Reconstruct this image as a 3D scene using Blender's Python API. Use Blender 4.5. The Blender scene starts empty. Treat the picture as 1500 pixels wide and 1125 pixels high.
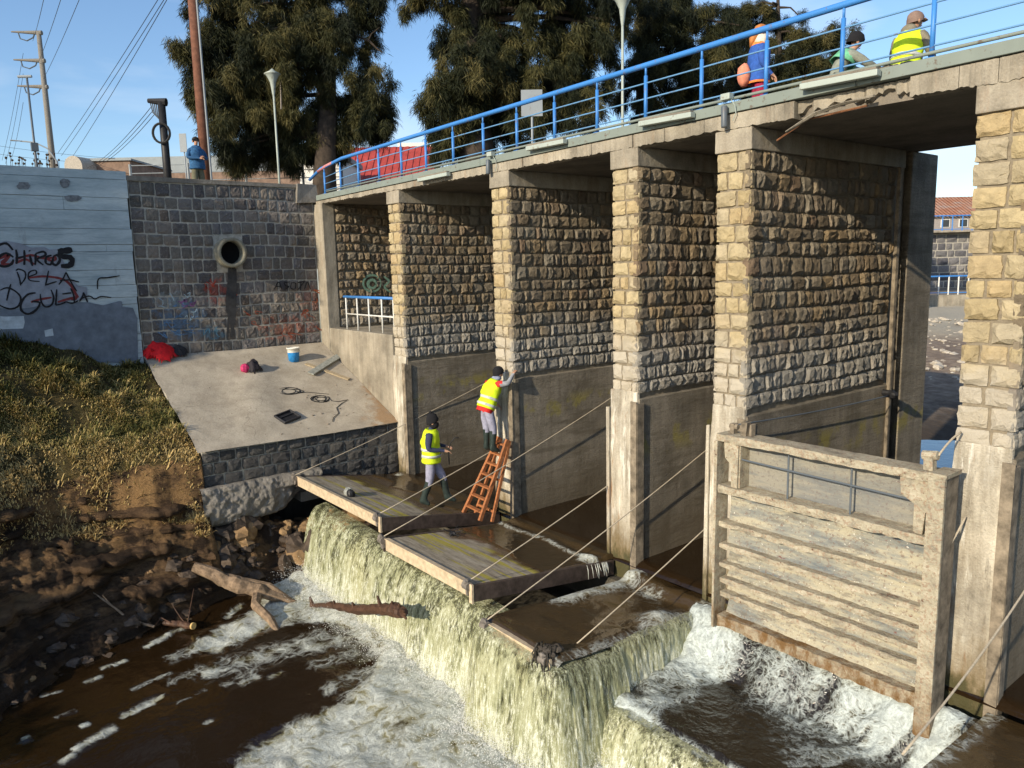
import bpy, bmesh, math, random
import numpy as np
from mathutils import Matrix, Vector, Euler, noise as mnoise

# ------------------------------------------------------------------ camera, sky, sun, exposure
SC = bpy.context.scene
COL = SC.collection
F, CX, CY = 1129.0, 750.0, 562.5
CAM = np.array([0.0, 0.0, 4.8])
_nx = np.array([-150 - CX, 410 - CY, F]); _nx /= np.linalg.norm(_nx)
_y = np.array([2200 - CX, 358 - CY, F]); _y -= _nx * (_y @ _nx); _y /= np.linalg.norm(_y)
_x = -_nx
_z = np.cross(_x, _y)
R = np.stack([_x, _y, _z], 1)                      # world -> camera (right, down, forward)

cam_d = bpy.data.cameras.new('camera'); cam = bpy.data.objects.new('camera', cam_d); COL.objects.link(cam)
cam_d.sensor_width = 36.0; cam_d.lens = F / 1500 * 36.0
cam_d.clip_start = 0.05; cam_d.clip_end = 3000
M = Matrix.Identity(4)
for i in range(3):
    M[i][0] = R[0][i]; M[i][1] = -R[1][i]; M[i][2] = -R[2][i]; M[i][3] = CAM[i]
cam.matrix_world = M
SC.camera = cam

SUN_TRAVEL = Vector((-0.175, 1.0, -0.41)).normalized()
sun_d = bpy.data.lights.new('sun', 'SUN'); sun_d.energy = 4.4; sun_d.angle = math.radians(0.53); sun_d.color = (1.0, 0.865, 0.66)
sun = bpy.data.objects.new('sun', sun_d); COL.objects.link(sun)
sun.rotation_euler = SUN_TRAVEL.to_track_quat('-Z', 'Y').to_euler(); sun.location = (3, -20, 20)
W = bpy.data.worlds.new('World'); SC.world = W; W.use_nodes = True
wn = W.node_tree; bg = wn.nodes['Background']
sky = wn.nodes.new('ShaderNodeTexSky'); sky.sky_type = 'NISHITA'; sky.sun_disc = False
sky.sun_elevation = math.radians(21.9); sky.sun_rotation = math.radians(168)
sky.air_density = 1.0; sky.dust_density = 0.5; sky.ozone_density = 3.6
_tc = wn.nodes.new('ShaderNodeTexCoord'); _mp = wn.nodes.new('ShaderNodeMapping'); _mp.inputs['Scale'].default_value = (1.2, 1.2, 4.5)
_cn = wn.nodes.new('ShaderNodeTexNoise'); _cn.inputs['Scale'].default_value = 1.6; _cn.inputs['Detail'].default_value = 6; _cn.inputs['Distortion'].default_value = .6
_cr = wn.nodes.new('ShaderNodeMapRange'); _cr.inputs[1].default_value = .47; _cr.inputs[2].default_value = .75; _cr.inputs[4].default_value = .62
_cm = wn.nodes.new('ShaderNodeMix'); _cm.data_type = 'RGBA'; _cm.inputs[7].default_value = (5.2, 5.6, 6.0, 1)      # thin high cloud
wn.links.new(_tc.outputs['Generated'], _mp.inputs[0]); wn.links.new(_mp.outputs[0], _cn.inputs['Vector']); wn.links.new(_cn.outputs['Fac'], _cr.inputs[0])
wn.links.new(_cr.outputs[0], _cm.inputs[0]); wn.links.new(sky.outputs[0], _cm.inputs[6]); wn.links.new(_cm.outputs[2], bg.inputs[0]); bg.inputs[1].default_value = 0.15
vs = SC.view_settings
vs.view_transform = 'Standard'; vs.look = 'None'; vs.gamma = 1.0; vs.exposure = 0.36; vs.use_curve_mapping = False
SC.display_settings.display_device = 'sRGB'
try:
    SC.cycles.max_bounces = 6; SC.cycles.transparent_max_bounces = 8
except Exception:
    pass

# ------------------------------------------------------------------ picture to place helpers
def ray(u, v): return R.T @ np.array([u - CX, v - CY, F])
def onz(u, v, z): d = ray(u, v); return Vector(CAM + d * (z - CAM[2]) / d[2])
def onx(u, v, x): d = ray(u, v); return Vector(CAM + d * (x - CAM[0]) / d[0])
def ony(u, v, y): d = ray(u, v); return Vector(CAM + d * (y - CAM[1]) / d[1])
def at(u, v, dep): return Vector(CAM + ray(u, v) * dep / F)
def onplane(u, v, n, d0):
    r = ray(u, v); n = np.array(n); return Vector(CAM + r * (d0 - n @ CAM) / (n @ r))

RNG = random.Random(7)

# ------------------------------------------------------------------ materials
class Mat:
    def __init__(s, name, base=(.5, .5, .5), rough=.8, metal=0.0, spec=.3):
        s.m = bpy.data.materials.new(name); s.m.use_nodes = True
        s.nt = s.m.node_tree; s.b = s.nt.nodes['Principled BSDF']
        s.b.inputs['Base Color'].default_value = (*base, 1); s.b.inputs['Roughness'].default_value = rough
        s.b.inputs['Metallic'].default_value = metal; s.b.inputs['Specular IOR Level'].default_value = spec
        s.geo = None
    def n(s, t, **kw):
        nd = s.nt.nodes.new('ShaderNode' + t)
        for k, v in kw.items(): setattr(nd, k, v)
        return nd
    def l(s, a, b): s.nt.links.new(a, b)
    def val(s, sock, x):
        if hasattr(x, 'is_output'): s.l(x, sock)
        elif isinstance(x, tuple) and len(x) == 3 and sock.type == 'RGBA': sock.default_value = (*x, 1)
        else: sock.default_value = x
    def pos(s):
        if s.geo is None: s.geo = s.n('NewGeometry')
        return s.geo.outputs['Position']
    def xyz(s):
        q = s.n('SeparateXYZ'); s.l(s.pos(), q.inputs[0]); return q.outputs
    def vec(s, scale, off=(0, 0, 0), src=None):
        mp = s.n('Mapping'); s.l(src or s.pos(), mp.inputs[0]); mp.inputs['Scale'].default_value = scale; mp.inputs['Location'].default_value = off
        return mp.outputs[0]
    def noise(s, scale=5, detail=4, rough=.6, stretch=(1, 1, 1), off=(0, 0, 0), dist=0.0, src=None):
        t = s.n('TexNoise'); t.inputs['Scale'].default_value = scale; t.inputs['Detail'].default_value = detail
        t.inputs['Roughness'].default_value = rough; t.inputs['Distortion'].default_value = dist
        s.l(s.vec(stretch, off, src), t.inputs['Vector']); return t.outputs['Fac']
    def voro(s, scale, feature='F1', stretch=(1, 1, 1), src=None, rand=1.0):
        t = s.n('TexVoronoi', feature=feature); t.inputs['Scale'].default_value = scale; t.inputs['Randomness'].default_value = rand
        s.l(s.vec(stretch, (0, 0, 0), src), t.inputs['Vector']); return t.outputs['Distance']
    def ramp(s, fac, stops, interp='LINEAR'):
        r = s.n('ValToRGB'); cr = r.color_ramp; cr.interpolation = interp
        while len(cr.elements) < len(stops): cr.elements.new(.5)
        for e, (p, c) in zip(cr.elements, stops):
            e.position = p; e.color = (*c, 1) if isinstance(c, tuple) else (c, c, c, 1)
        s.l(fac, r.inputs[0]); return r.outputs[0]
    def math(s, op, a, b=0.0, c=None, clamp=False):
        t = s.n('Math', operation=op); t.use_clamp = clamp; s.val(t.inputs[0], a); s.val(t.inputs[1], b)
        if c is not None: s.val(t.inputs[2], c)
        return t.outputs[0]
    def sstep(s, x, lo, hi):
        t = s.n('MapRange', interpolation_type='SMOOTHSTEP'); s.val(t.inputs[0], x); t.inputs[1].default_value = lo; t.inputs[2].default_value = hi
        return t.outputs[0]
    def mix(s, f, a, b, mode='MIX'):
        t = s.n('Mix', data_type='RGBA', blend_type=mode); s.val(t.inputs[0], f); s.val(t.inputs[6], a); s.val(t.inputs[7], b)
        return t.outputs[2]
    def rand(s): return s.n('ObjectInfo').outputs['Random']
    def color(s, c): s.val(s.b.inputs['Base Color'], c); return s
    def rough(s, r): s.val(s.b.inputs['Roughness'], r); return s
    def bump(s, h, strength=.5, dist=.02):
        t = s.n('Bump'); t.inputs['Strength'].default_value = strength; t.inputs['Distance'].default_value = dist
        s.l(h, t.inputs['Height'])
        old = s.b.inputs['Normal']
        if old.links: s.l(old.links[0].from_socket, t.inputs['Normal'])
        s.l(t.outputs[0], old); return s

def simple(name, c, rough=.7, metal=0.0, var=.25, scale=14, bump=.15, spec=.3):
    m = Mat(name, c, rough, metal, spec)
    n1 = m.noise(scale, 5, .65)
    lo = tuple(max(0, x * (1 - var)) for x in c); hi = tuple(min(1, x * (1 + var)) for x in c)
    m.color(m.ramp(n1, [(.3, lo), (.7, hi)]))
    if bump: m.bump(m.noise(scale * 4, 4), bump, .01)
    return m.m

def stone_mat(name, cols, stain=None, fine=22, paint=(), speck=0.0):
    m = Mat(name, rough=.9, spec=.15)
    k = m.rand(); st = [(i / (len(cols) - 1), c) for i, c in enumerate(cols)]
    c = m.ramp(k, st)
    n1 = m.noise(9, 6, .7); c = m.mix(.75, c, m.ramp(n1, [(.25, (.55, .54, .53)), (.75, (1.2, 1.17, 1.12))]), 'MULTIPLY')
    if stain:                                    # lime and flood wash on the lowest courses, with a ragged limit
        z0, z1, sc = stain
        z = m.math('ADD', m.xyz()[2], m.math('MULTIPLY', m.math('SUBTRACT', m.noise(2.2, 5), .5), 1.1))
        f = m.math('SUBTRACT', 1.0, m.sstep(z, z0, z1)); f = m.math('MULTIPLY', f, m.math('ADD', .45, m.math('MULTIPLY', m.noise(5, 4), .6)), clamp=True)
        c = m.mix(f, c, sc)
    if speck: c = m.mix(m.math('MULTIPLY', m.sstep(m.noise(26, 5, .75), .54, .68), speck), c, (.36, .34, .29))
    for q, (py, pz, ry, rz, pc, am) in enumerate(paint):          # sprayed paint soaked into the stone
        g = m.math('ADD', m.math('POWER', m.math('ABSOLUTE', m.math('DIVIDE', m.math('SUBTRACT', m.xyz()[1], py), ry)), 2.0), m.math('POWER', m.math('ABSOLUTE', m.math('DIVIDE', m.math('SUBTRACT', m.xyz()[2], pz), rz)), 2.0))
        nn = m.noise(6, 5, .7, (1, 1, 1), (q * 3.1, 1, 2)); g = m.math('ADD', m.math('SUBTRACT', 1.0, g), m.math('MULTIPLY', m.math('SUBTRACT', nn, .5), 5.0))
        c = m.mix(m.math('MULTIPLY', m.sstep(g, .2, 1.1), am), c, pc)
    m.color(c); m.bump(m.noise(fine, 8, .72), .75, .035); m.bump(m.noise(fine * 4, 4, .6), .4, .008)
    return m.m

M_FRONT = stone_mat('lit tan ashlar', [(.41, .33, .19), (.48, .395, .235), (.44, .37, .24), (.52, .435, .265), (.475, .37, .21), (.43, .375, .27), (.51, .43, .28)], (3.3, 4.0, (.47, .43, .36)), 16)  # pier fronts: paler palette, sunlight put into the stone colour
M_SIDE = stone_mat('shaded brown rubble ashlar', [(.21, .168, .115), (.26, .218, .155), (.16, .128, .09), (.25, .222, .175), (.285, .215, .13), (.195, .16, .12), (.28, .25, .195), (.22, .16, .11)], (3.25, 4.05, (.34, .325, .29)))  # pier sides: varied brown stone, darkened further for their weaker light
M_DARK = stone_mat('dark basalt', [(.10, .095, .09), (.19, .175, .155), (.14, .13, .125), (.085, .08, .085), (.23, .20, .17), (.16, .155, .16), (.12, .10, .085)], fine=15, speck=.55, paint=[tuple(onx(u, v, -19.3))[1:] + q for u, v, q in ((262, 470, (.75, .62, (.10, .19, .30), .6)), (250, 440, (.5, .3, (.26, .33, .36), .5)), (322, 428, (.42, .4, (.30, .06, .04), .55)), (425, 480, (1.0, .42, (.26, .085, .05), .55)), (455, 435, (.4, .5, (.22, .09, .06), .5)), (312, 488, (.35, .3, (.10, .20, .27), .6)))])
M_DARKB = stone_mat('wet dark basalt', [(.055, .055, .056), (.095, .092, .09), (.07, .073, .078), (.12, .115, .108)], speck=.25)

def mortar_mat(name, c):
    m = Mat(name, c, .95, spec=.1)
    n = m.noise(12, 6, .7); m.color(m.ramp(n, [(.3, tuple(x * .6 for x in c)), (.7, tuple(x * 1.15 for x in c))])); m.bump(m.noise(40, 5), .6, .02); return m.m
M_MORT = mortar_mat('sandy mortar', (.26, .22, .16))
M_MORTL = mortar_mat('pale mortar', (.44, .41, .35))

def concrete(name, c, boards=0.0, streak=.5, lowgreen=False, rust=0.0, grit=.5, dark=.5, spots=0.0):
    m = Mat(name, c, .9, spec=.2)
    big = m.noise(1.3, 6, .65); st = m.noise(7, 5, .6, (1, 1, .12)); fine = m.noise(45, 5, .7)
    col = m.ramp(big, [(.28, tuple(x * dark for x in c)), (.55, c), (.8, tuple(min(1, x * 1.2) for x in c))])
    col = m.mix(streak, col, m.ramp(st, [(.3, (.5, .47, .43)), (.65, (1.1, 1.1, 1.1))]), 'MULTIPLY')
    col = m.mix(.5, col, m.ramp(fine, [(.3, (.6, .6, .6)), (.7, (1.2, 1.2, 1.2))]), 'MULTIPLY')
    z = m.xyz()[2]
    if rust:
        f = m.math('MULTIPLY', m.sstep(m.noise(4, 5, .7, (1.6, 1.6, .22), (3, 1, 0)), .56, .72), rust, clamp=True)
        col = m.mix(f, col, (.26, .12, .04))
    if lowgreen:
        wl = m.math('MULTIPLY', m.sstep(m.noise(6, 5, .7, (1.3, 1.3, .16), (8, 2, 0)), .50, .62), m.sstep(m.noise(1.5, 3), .4, .55)); col = m.mix(m.math('MULTIPLY', wl, .8), col, (.76, .73, .64))
        dk = m.sstep(m.noise(9, 5, .7, (1.5, 1.5, .2), (1, 7, 0)), .58, .68); col = m.mix(m.math('MULTIPLY', dk, .6), col, (.15, .135, .11))
        zz = m.math('ADD', z, m.math('MULTIPLY', m.math('SUBTRACT', m.noise(5, 6, .7, (1, 1, .4)), .5), 1.3))
        col = m.mix(m.math('MULTIPLY', m.math('SUBTRACT', 1.0, m.sstep(zz, .1, .95)), .85), col, (.17, .115, .045))
        col = m.mix(m.math('MULTIPLY', m.math('SUBTRACT', 1.0, m.sstep(zz, .0, .35)), .8), col, (.045, .05, .02))
    if boards:
        m.bump(m.noise(7, 5, .7, (.25, .25, 2.2)), boards, .05); m.bump(m.noise(26, 4, .75), boards, .03)
        sb = m.sstep(m.noise(2.2, 5, .65, (.3, .35, 2.4), (2, 2, 0)), .48, .66); col = m.mix(m.math('MULTIPLY', sb, .55), col, (.12, .10, .07))
        pt = m.sstep(m.noise(34, 3, .6, (1, .6, 1.3)), .58, .66); col = m.mix(m.math('MULTIPLY', pt, .5), col, (.10, .085, .065))
        zz = m.math('ADD', z, m.math('MULTIPLY', m.noise(1.2, 4, .6, (1, .5, 2)), .7))
        col = m.mix(m.math('MULTIPLY', m.math('SUBTRACT', 1.0, m.sstep(zz, .55, 1.7)), .6), col, (.13, .10, .06))
        yel = m.math('MULTIPLY', m.math('MULTIPLY', m.sstep(z, 1.7, 2.05), m.math('SUBTRACT', 1.0, m.sstep(z, 2.1, 2.4))), m.sstep(m.noise(2, 4), .5, .62))
        col = m.mix(m.math('MULTIPLY', yel, .7), col, (.30, .26, .06))
    m.color(col); m.bump(fine, grit, .02); m.bump(m.noise(9, 5), .35, .05); return m.m
M_CONC = concrete('weathered concrete', (.38, .34, .27), rust=.25)
M_BASEF = concrete('limewashed concrete column', (.58, .53, .43), lowgreen=True, rust=.9, grit=1.0, dark=.55, streak=.95)
M_PANEL = concrete('boardmarked concrete', (.29, .255, .20), boards=.6, grit=.9)
M_SOFF = concrete('dark soffit concrete', (.24, .21, .17), streak=.1)  # darker, hardly streaked concrete
M_RAMP = concrete('paving concrete', (.50, .46, .39), streak=0, grit=.6, dark=.72)
M_WEIR = concrete('wet dark concrete', (.10, .09, .07))
M_FOUND = concrete('rough foundation concrete', (.27, .25, .22), grit=1.0)

def metal_paint(name, c, wear=.25, wc=(.16, .10, .06), rough=.45):
    m = Mat(name, c, rough, spec=.4); n = m.noise(11, 6, .7)
    col = m.mix(m.math('MULTIPLY', m.sstep(n, .58, .66), wear, clamp=True), c, wc); col = m.mix(.25, col, m.ramp(m.noise(3), [(.3, (.6, .6, .6)), (.7, (1.1, 1.1, 1.1))]), 'MULTIPLY')
    m.color(col); m.bump(n, .15, .005); return m.m
M_BLUE = metal_paint('blue paint', (.05, .22, .58), .75, (.16, .13, .15))
M_ROD = metal_paint('pale blue rods', (.13, .29, .50), .7)
M_TRIM = metal_paint('green grey trim paint', (.20, .235, .21), .9, (.12, .09, .065), .7)
M_LAMP = metal_paint('light fitting enamel', (.38, .43, .39), .6)
M_WHITE = metal_paint('white paint', (.72, .72, .68), .3)
M_GREYM = metal_paint('grey steel', (.27, .30, .32), .3)
M_DGREY = metal_paint('dark slate steel', (.10, .12, .14), .3)
M_RUST = simple('rusty steel', (.17, .075, .035), .85, var=.5, scale=9, bump=.6)
M_WOODO = simple('orange stained timber', (.34, .13, .05), .6, var=.35, scale=20)
M_WOODG = simple('grey weathered board', (.27, .28, .25), .85, var=.35, scale=12)
M_POLE = simple('brown creosoted timber', (.15, .065, .04), .85, var=.35, scale=6, bump=.5)
M_BLACK = simple('black plastic', (.018, .018, .02), .5, var=.3)
M_ROPE = simple('beige rope', (.42, .36, .27), .9, var=.25, scale=40)
M_CABLE = simple('black cable', (.02, .02, .02), .6)
M_CPOLE = simple('pole concrete', (.20, .185, .16), .9)

# ------------------------------------------------------------------ mesh builder
class B:
    def __init__(s): s.v = []; s.f = []; s.mi = []; s.k = 0
    def add(s, vs, fs):
        o = len(s.v); s.v += [tuple(p) for p in vs]
        for f in fs: s.f.append(tuple(i + o for i in f)); s.mi.append(s.k)
        return s
    def box(s, lo, hi, jit=0.0, rot=None, piv=None):
        (a, b, c), (d, e, g) = lo, hi
        P = [Vector(p) for p in ((a, b, c), (d, b, c), (d, e, c), (a, e, c), (a, b, g), (d, b, g), (d, e, g), (a, e, g))]
        if jit: P = [p + Vector((RNG.uniform(-jit, jit), RNG.uniform(-jit, jit), RNG.uniform(-jit, jit))) for p in P]
        if rot is not None:
            pv = Vector(piv) if piv is not None else sum(P, Vector()) / 8; P = [rot @ (p - pv) + pv for p in P]
        return s.add(P, [(0, 3, 2, 1), (4, 5, 6, 7), (0, 1, 5, 4), (1, 2, 6, 5), (2, 3, 7, 6), (3, 0, 4, 7)])
    def hexa(s, P): return s.add(P, [(0, 3, 2, 1), (4, 5, 6, 7), (0, 1, 5, 4), (1, 2, 6, 5), (2, 3, 7, 6), (3, 0, 4, 7)])
    def bar(s, a, b, w, h, up=(0, 0, 1)):
        a, b = Vector(a), Vector(b); d = (b - a).normalized(); sd = d.cross(Vector(up))
        if sd.length < 1e-4: sd = d.cross(Vector((1, 0, 0)))
        sd.normalize(); u = sd.cross(d); P = []
        for q in (a, b): P += [q - sd * w / 2 - u * h / 2, q + sd * w / 2 - u * h / 2, q + sd * w / 2 + u * h / 2, q - sd * w / 2 + u * h / 2]
        return s.add(P, [(0, 3, 2, 1), (4, 5, 6, 7), (0, 1, 5, 4), (1, 2, 6, 5), (2, 3, 7, 6), (3, 0, 4, 7)])
    def tube(s, pts, r, n=8, cap=True, wob=0.0, squash=1.0):
        pts = [Vector(p) for p in pts]; rs = r if isinstance(r, (list, tuple)) else [r] * len(pts)
        o = len(s.v); prev = None
        for i, p in enumerate(pts):
            d = (pts[min(i + 1, len(pts) - 1)] - pts[max(i - 1, 0)]).normalized()
            if prev is None:
                sd = d.cross(Vector((0, 0, 1)))
                if sd.length < 1e-3: sd = d.cross(Vector((1, 0, 0)))
            else: sd = prev - d * prev.dot(d)
            sd.normalize(); prev = sd; u = d.cross(sd)
            for k in range(n):
                t = 2 * math.pi * k / n; rr = rs[i] * (1 + RNG.uniform(-wob, wob))
                s.v.append(tuple(p + sd * math.cos(t) * rr + u * math.sin(t) * rr * squash))
        for i in range(len(pts) - 1):
            for k in range(n):
                a = o + i * n + k; b = o + i * n + (k + 1) % n; s.f.append((a, b, b + n, a + n)); s.mi.append(s.k)
        if cap:
            s.f.append(tuple(o + k for k in reversed(range(n)))); s.mi.append(s.k)
            e = o + (len(pts) - 1) * n; s.f.append(tuple(e + k for k in range(n))); s.mi.append(s.k)
        return s
    def ball(s, c, r, n=8, m=6, sc=(1, 1, 1), jit=0.0):
        c = Vector(c); P = []; fs = []
        for i in range(m + 1):
            th = math.pi * i / m
            for k in range(n):
                ph = 2 * math.pi * k / n; q = r * (1 + RNG.uniform(-jit, jit))
                P.append(c + Vector((math.sin(th) * math.cos(ph) * sc[0], math.sin(th) * math.sin(ph) * sc[1], math.cos(th) * sc[2])) * q)
        for i in range(m):
            for k in range(n):
                fs.append((i * n + k, (i + 1) * n + k, (i + 1) * n + (k + 1) % n, i * n + (k + 1) % n))
        return s.add(P, fs)
    def build(s, name, mat, parent=None, smooth=False, bevel=0.0, kind=None, label=None):
        me = bpy.data.meshes.new(name); me.from_pydata([tuple(p) for p in s.v], [], s.f)
        for m in (mat if isinstance(mat, (list, tuple)) else [mat]): me.materials.append(m)
        if any(s.mi): me.polygons.foreach_set('material_index', s.mi)
        if smooth: me.polygons.foreach_set('use_smooth', [True] * len(me.polygons))
        o = bpy.data.objects.new(name, me); COL.objects.link(o); me.update()
        if bevel:
            b = o.modifiers.new('bevel', 'BEVEL'); b.width = bevel; b.segments = 2; b.limit_method = 'ANGLE'
        if parent is not None:
            o.parent = parent; o.matrix_parent_inverse = Matrix.Translation(-Vector(wloc(parent)))
        if kind: o['kind'] = kind
        if label: o['label'] = label
        return o

WL = {}
def wloc(o): return WL.get(o.name, (0, 0, 0))
def tag(o, label=None, cat=None, group=None, kind=None):
    if label: o['label'] = label
    if cat: o['category'] = cat
    if group: o['group'] = group
    if kind: o['kind'] = kind
    return o
def thing(name, loc, label, cat, group=None):
    o = bpy.data.objects.new(name, None); COL.objects.link(o); o.location = loc; o.empty_display_size = .2
    WL[o.name] = tuple(loc); return tag(o, label, cat, group)
def struct(o): o['kind'] = 'structure'; return o

# numpy value noise
def _h(ix, iy, iz=0):
    n = (ix * 374761393 + iy * 668265263 + iz * 1274126177) & 0xffffffff
    n = ((n ^ (n >> 13)) * 1274126177) & 0xffffffff
    return ((n ^ (n >> 16)) & 0xffff) / 65535.0
def vnoise(x, y, seed=0):
    xi = np.floor(x).astype(np.int64); yi = np.floor(y).astype(np.int64); fx = x - xi; fy = y - yi
    fx = fx * fx * (3 - 2 * fx); fy = fy * fy * (3 - 2 * fy)
    a = _h(xi, yi, seed); b = _h(xi + 1, yi, seed); c = _h(xi, yi + 1, seed); d = _h(xi + 1, yi + 1, seed)
    return (a * (1 - fx) + b * fx) * (1 - fy) + (c * (1 - fx) + d * fx) * fy
def fbm(x, y, oct=4, seed=0):
    t = 0; a = .5; s = 0
    for i in range(oct): t = t + a * vnoise(x * 2 ** i + 17.3 * i, y * 2 ** i - 9.1 * i, seed + i); s += a; a *= .5
    return t / s
def sst(x, lo, hi):
    t = np.clip((x - lo) / (hi - lo), 0, 1); return t * t * (3 - 2 * t)

def grid_mesh(name, X, Y, Z, mat, attrs=None, smooth=True, parent=None, keep=None):
    h, w = X.shape; me = bpy.data.meshes.new(name)
    co = np.stack([X, Y, Z], -1).reshape(-1, 3)
    i = np.arange((h - 1) * w).reshape(h - 1, w)[:, :-1].ravel(); fa = np.stack([i, i + 1, i + w + 1, i + w], 1)
    if keep is not None: fa = fa[keep.reshape(-1)[fa].all(1)]
    me.vertices.add(len(co)); me.vertices.foreach_set('co', co.ravel().astype(np.float32))
    me.loops.add(fa.size); me.loops.foreach_set('vertex_index', fa.ravel().astype(np.int32))
    me.polygons.add(len(fa)); me.polygons.foreach_set('loop_start', np.arange(0, fa.size, 4, dtype=np.int32)); me.polygons.foreach_set('loop_total', np.full(len(fa), 4, np.int32))
    me.update(calc_edges=True)
    if smooth: me.polygons.foreach_set('use_smooth', [True] * len(fa))
    for k, a in (attrs or {}).items():
        at_ = me.attributes.new(k, 'FLOAT', 'POINT'); at_.data.foreach_set('value', a.ravel().astype(np.float32))
    me.materials.append(mat); o = bpy.data.objects.new(name, me); COL.objects.link(o)
    if parent is not None: o.parent = parent; o.matrix_parent_inverse = Matrix.Translation(-Vector(wloc(parent)))
    return o
def tri_soup(name, V, Fq, mat, parent=None, kind=None, attrs=None):
    me = bpy.data.meshes.new(name); V = np.asarray(V, np.float32).reshape(-1, 3); Fq = np.asarray(Fq, np.int32); k = Fq.shape[1]
    me.vertices.add(len(V)); me.vertices.foreach_set('co', V.ravel())
    me.loops.add(Fq.size); me.loops.foreach_set('vertex_index', Fq.ravel())
    me.polygons.add(len(Fq)); me.polygons.foreach_set('loop_start', np.arange(0, Fq.size, k, dtype=np.int32)); me.polygons.foreach_set('loop_total', np.full(len(Fq), k, np.int32))
    me.update(calc_edges=True); me.materials.append(mat)
    for n_, a in (attrs or {}).items():
        at_ = me.attributes.new(n_, 'FLOAT', 'POINT'); at_.data.foreach_set('value', np.asarray(a, np.float32))
    o = bpy.data.objects.new(name, me); COL.objects.link(o)
    if parent is not None: o.parent = parent; o.matrix_parent_inverse = Matrix.Translation(-Vector(wloc(parent)))
    if kind: o['kind'] = kind
    return o

# ------------------------------------------------------------------ stones
def stone_variants(mat, count, rough, n=4, flat=.35, seed=1):
    rg = random.Random(seed); out = []
    for q in range(count):
        vs = []; fs = []; tiltx, tilty = rg.uniform(-.25, .25), rg.uniform(-.25, .25)
        for j in range(n + 1):
            for i in range(n + 1):
                x, y = i / n - .5, j / n - .5; e = i in (0, n) or j in (0, n)
                if e: z = flat * rg.uniform(.5, 1.0)
                else: z = flat + (1 - flat) * (rg.uniform(1 - rough, 1.0)) + tiltx * x * 2 + tilty * y * 2
                if not e: x += rg.uniform(-.4, .4) / n; y += rg.uniform(-.4, .4) / n
                else:
                    if 0 < i < n: x += rg.uniform(-.25, .25) / n; y += rg.uniform(-.05, .012)  * (1 if y > 0 else -1)
                    if 0 < j < n: y += rg.uniform(-.25, .25) / n; x += rg.uniform(-.05, .012) * (1 if x > 0 else -1)
                    if i in (0, n) and j in (0, n): x *= rg.uniform(.90, .98); y *= rg.uniform(.90, .98)
                vs.append((x, y, z))
        N = n + 1
        for j in range(n):
            for i in range(n):
                a = j * N + i
                fs += [(a, a + 1, a + N + 1), (a, a + N + 1, a + N)] if rg.random() < .5 else [(a, a + 1, a + N), (a + 1, a + N + 1, a + N)]
        ring = [i for i in range(N)] + [j * N + n for j in range(1, N)] + [n * N + i for i in range(n - 1, -1, -1)] + [j * N for j in range(n - 1, 0, -1)]
        o = len(vs)
        for r in ring: vs.append((vs[r][0], vs[r][1], -1.0))
        L = len(ring)
        for k in range(L): fs.append((ring[k], o + k, o + (k + 1) % L, ring[(k + 1) % L]))
        me = bpy.data.meshes.new('stone'); me.from_pydata(vs, [], fs); me.materials.append(mat); me.update(); out.append(me)
    return out
V_FRONT = stone_variants(M_FRONT, 14, .35, 4, .55, 11)
V_SIDE = stone_variants(M_SIDE, 28, .60, 5, .55, 12)
V_DARK = stone_variants(M_DARK, 20, .8, 5, .45, 13)
V_DARKB = stone_variants(M_DARKB, 12, .55, 4, .55, 14)

def place_stone(me, parent, c, u, v, n, w, h, d, rg, flip=True, name='stone'):
    if flip and rg.random() < .5: u, v = -u, -v
    o = bpy.data.objects.new(name, me); COL.objects.link(o); o.parent = parent
    d *= rg.uniform(.75, 1.15); c = Vector(c) - Vector(wloc(parent)); a = rg.uniform(-.03, .03); u2 = u + v * a; v2 = v - u * a
    o.matrix_local = Matrix(((u2.x * w, v2.x * h, n.x * d, c.x), (u2.y * w, v2.y * h, n.y * d, c.y), (u2.z * w, v2.z * h, n.z * d, c.z), (0, 0, 0, 1)))
    return o
def courses(parent, org, u, v, n, Wd, Ht, ch, wr, var, proud, joint, seed, skip=None, hvar=.12, wob=0.0):
    rg = random.Random(seed); u, v, n, org = Vector(u), Vector(v), Vector(n), Vector(org)
    nr = max(1, round(Ht / ch)); hs = [rg.uniform(1 - hvar, 1 + hvar) for _ in range(nr)]; k = Ht / sum(hs); hs = [h * k for h in hs]
    y = 0; cnt = 0
    for h in hs:
        x = 0.0; ws = []
        while x < Wd - 1e-6:
            w = rg.uniform(*wr)
            if Wd - x - w < wr[0] * .7: w = Wd - x
            ws.append((x, w)); x += w
        for (x, w) in ws:
            jj = joint
            dy = wob * math.sin((x + y * .3) * 2.1) if wob else 0
            if skip and skip(x + w / 2, y + h / 2): continue
            d = rg.uniform(*proud)
            place_stone(rg.choice(var), parent, org + u * (x + w / 2) + v * (y + h / 2 + dy), u, v, n, w - joint * rg.uniform(.7, 1.5), h - joint * rg.uniform(.7, 1.5), d, rg); cnt += 1
        y += h
    return cnt

X_, Y_, Z_ = Vector((1, 0, 0)), Vector((0, 1, 0)), Vector((0, 0, 1))
YF = 8.75
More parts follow.
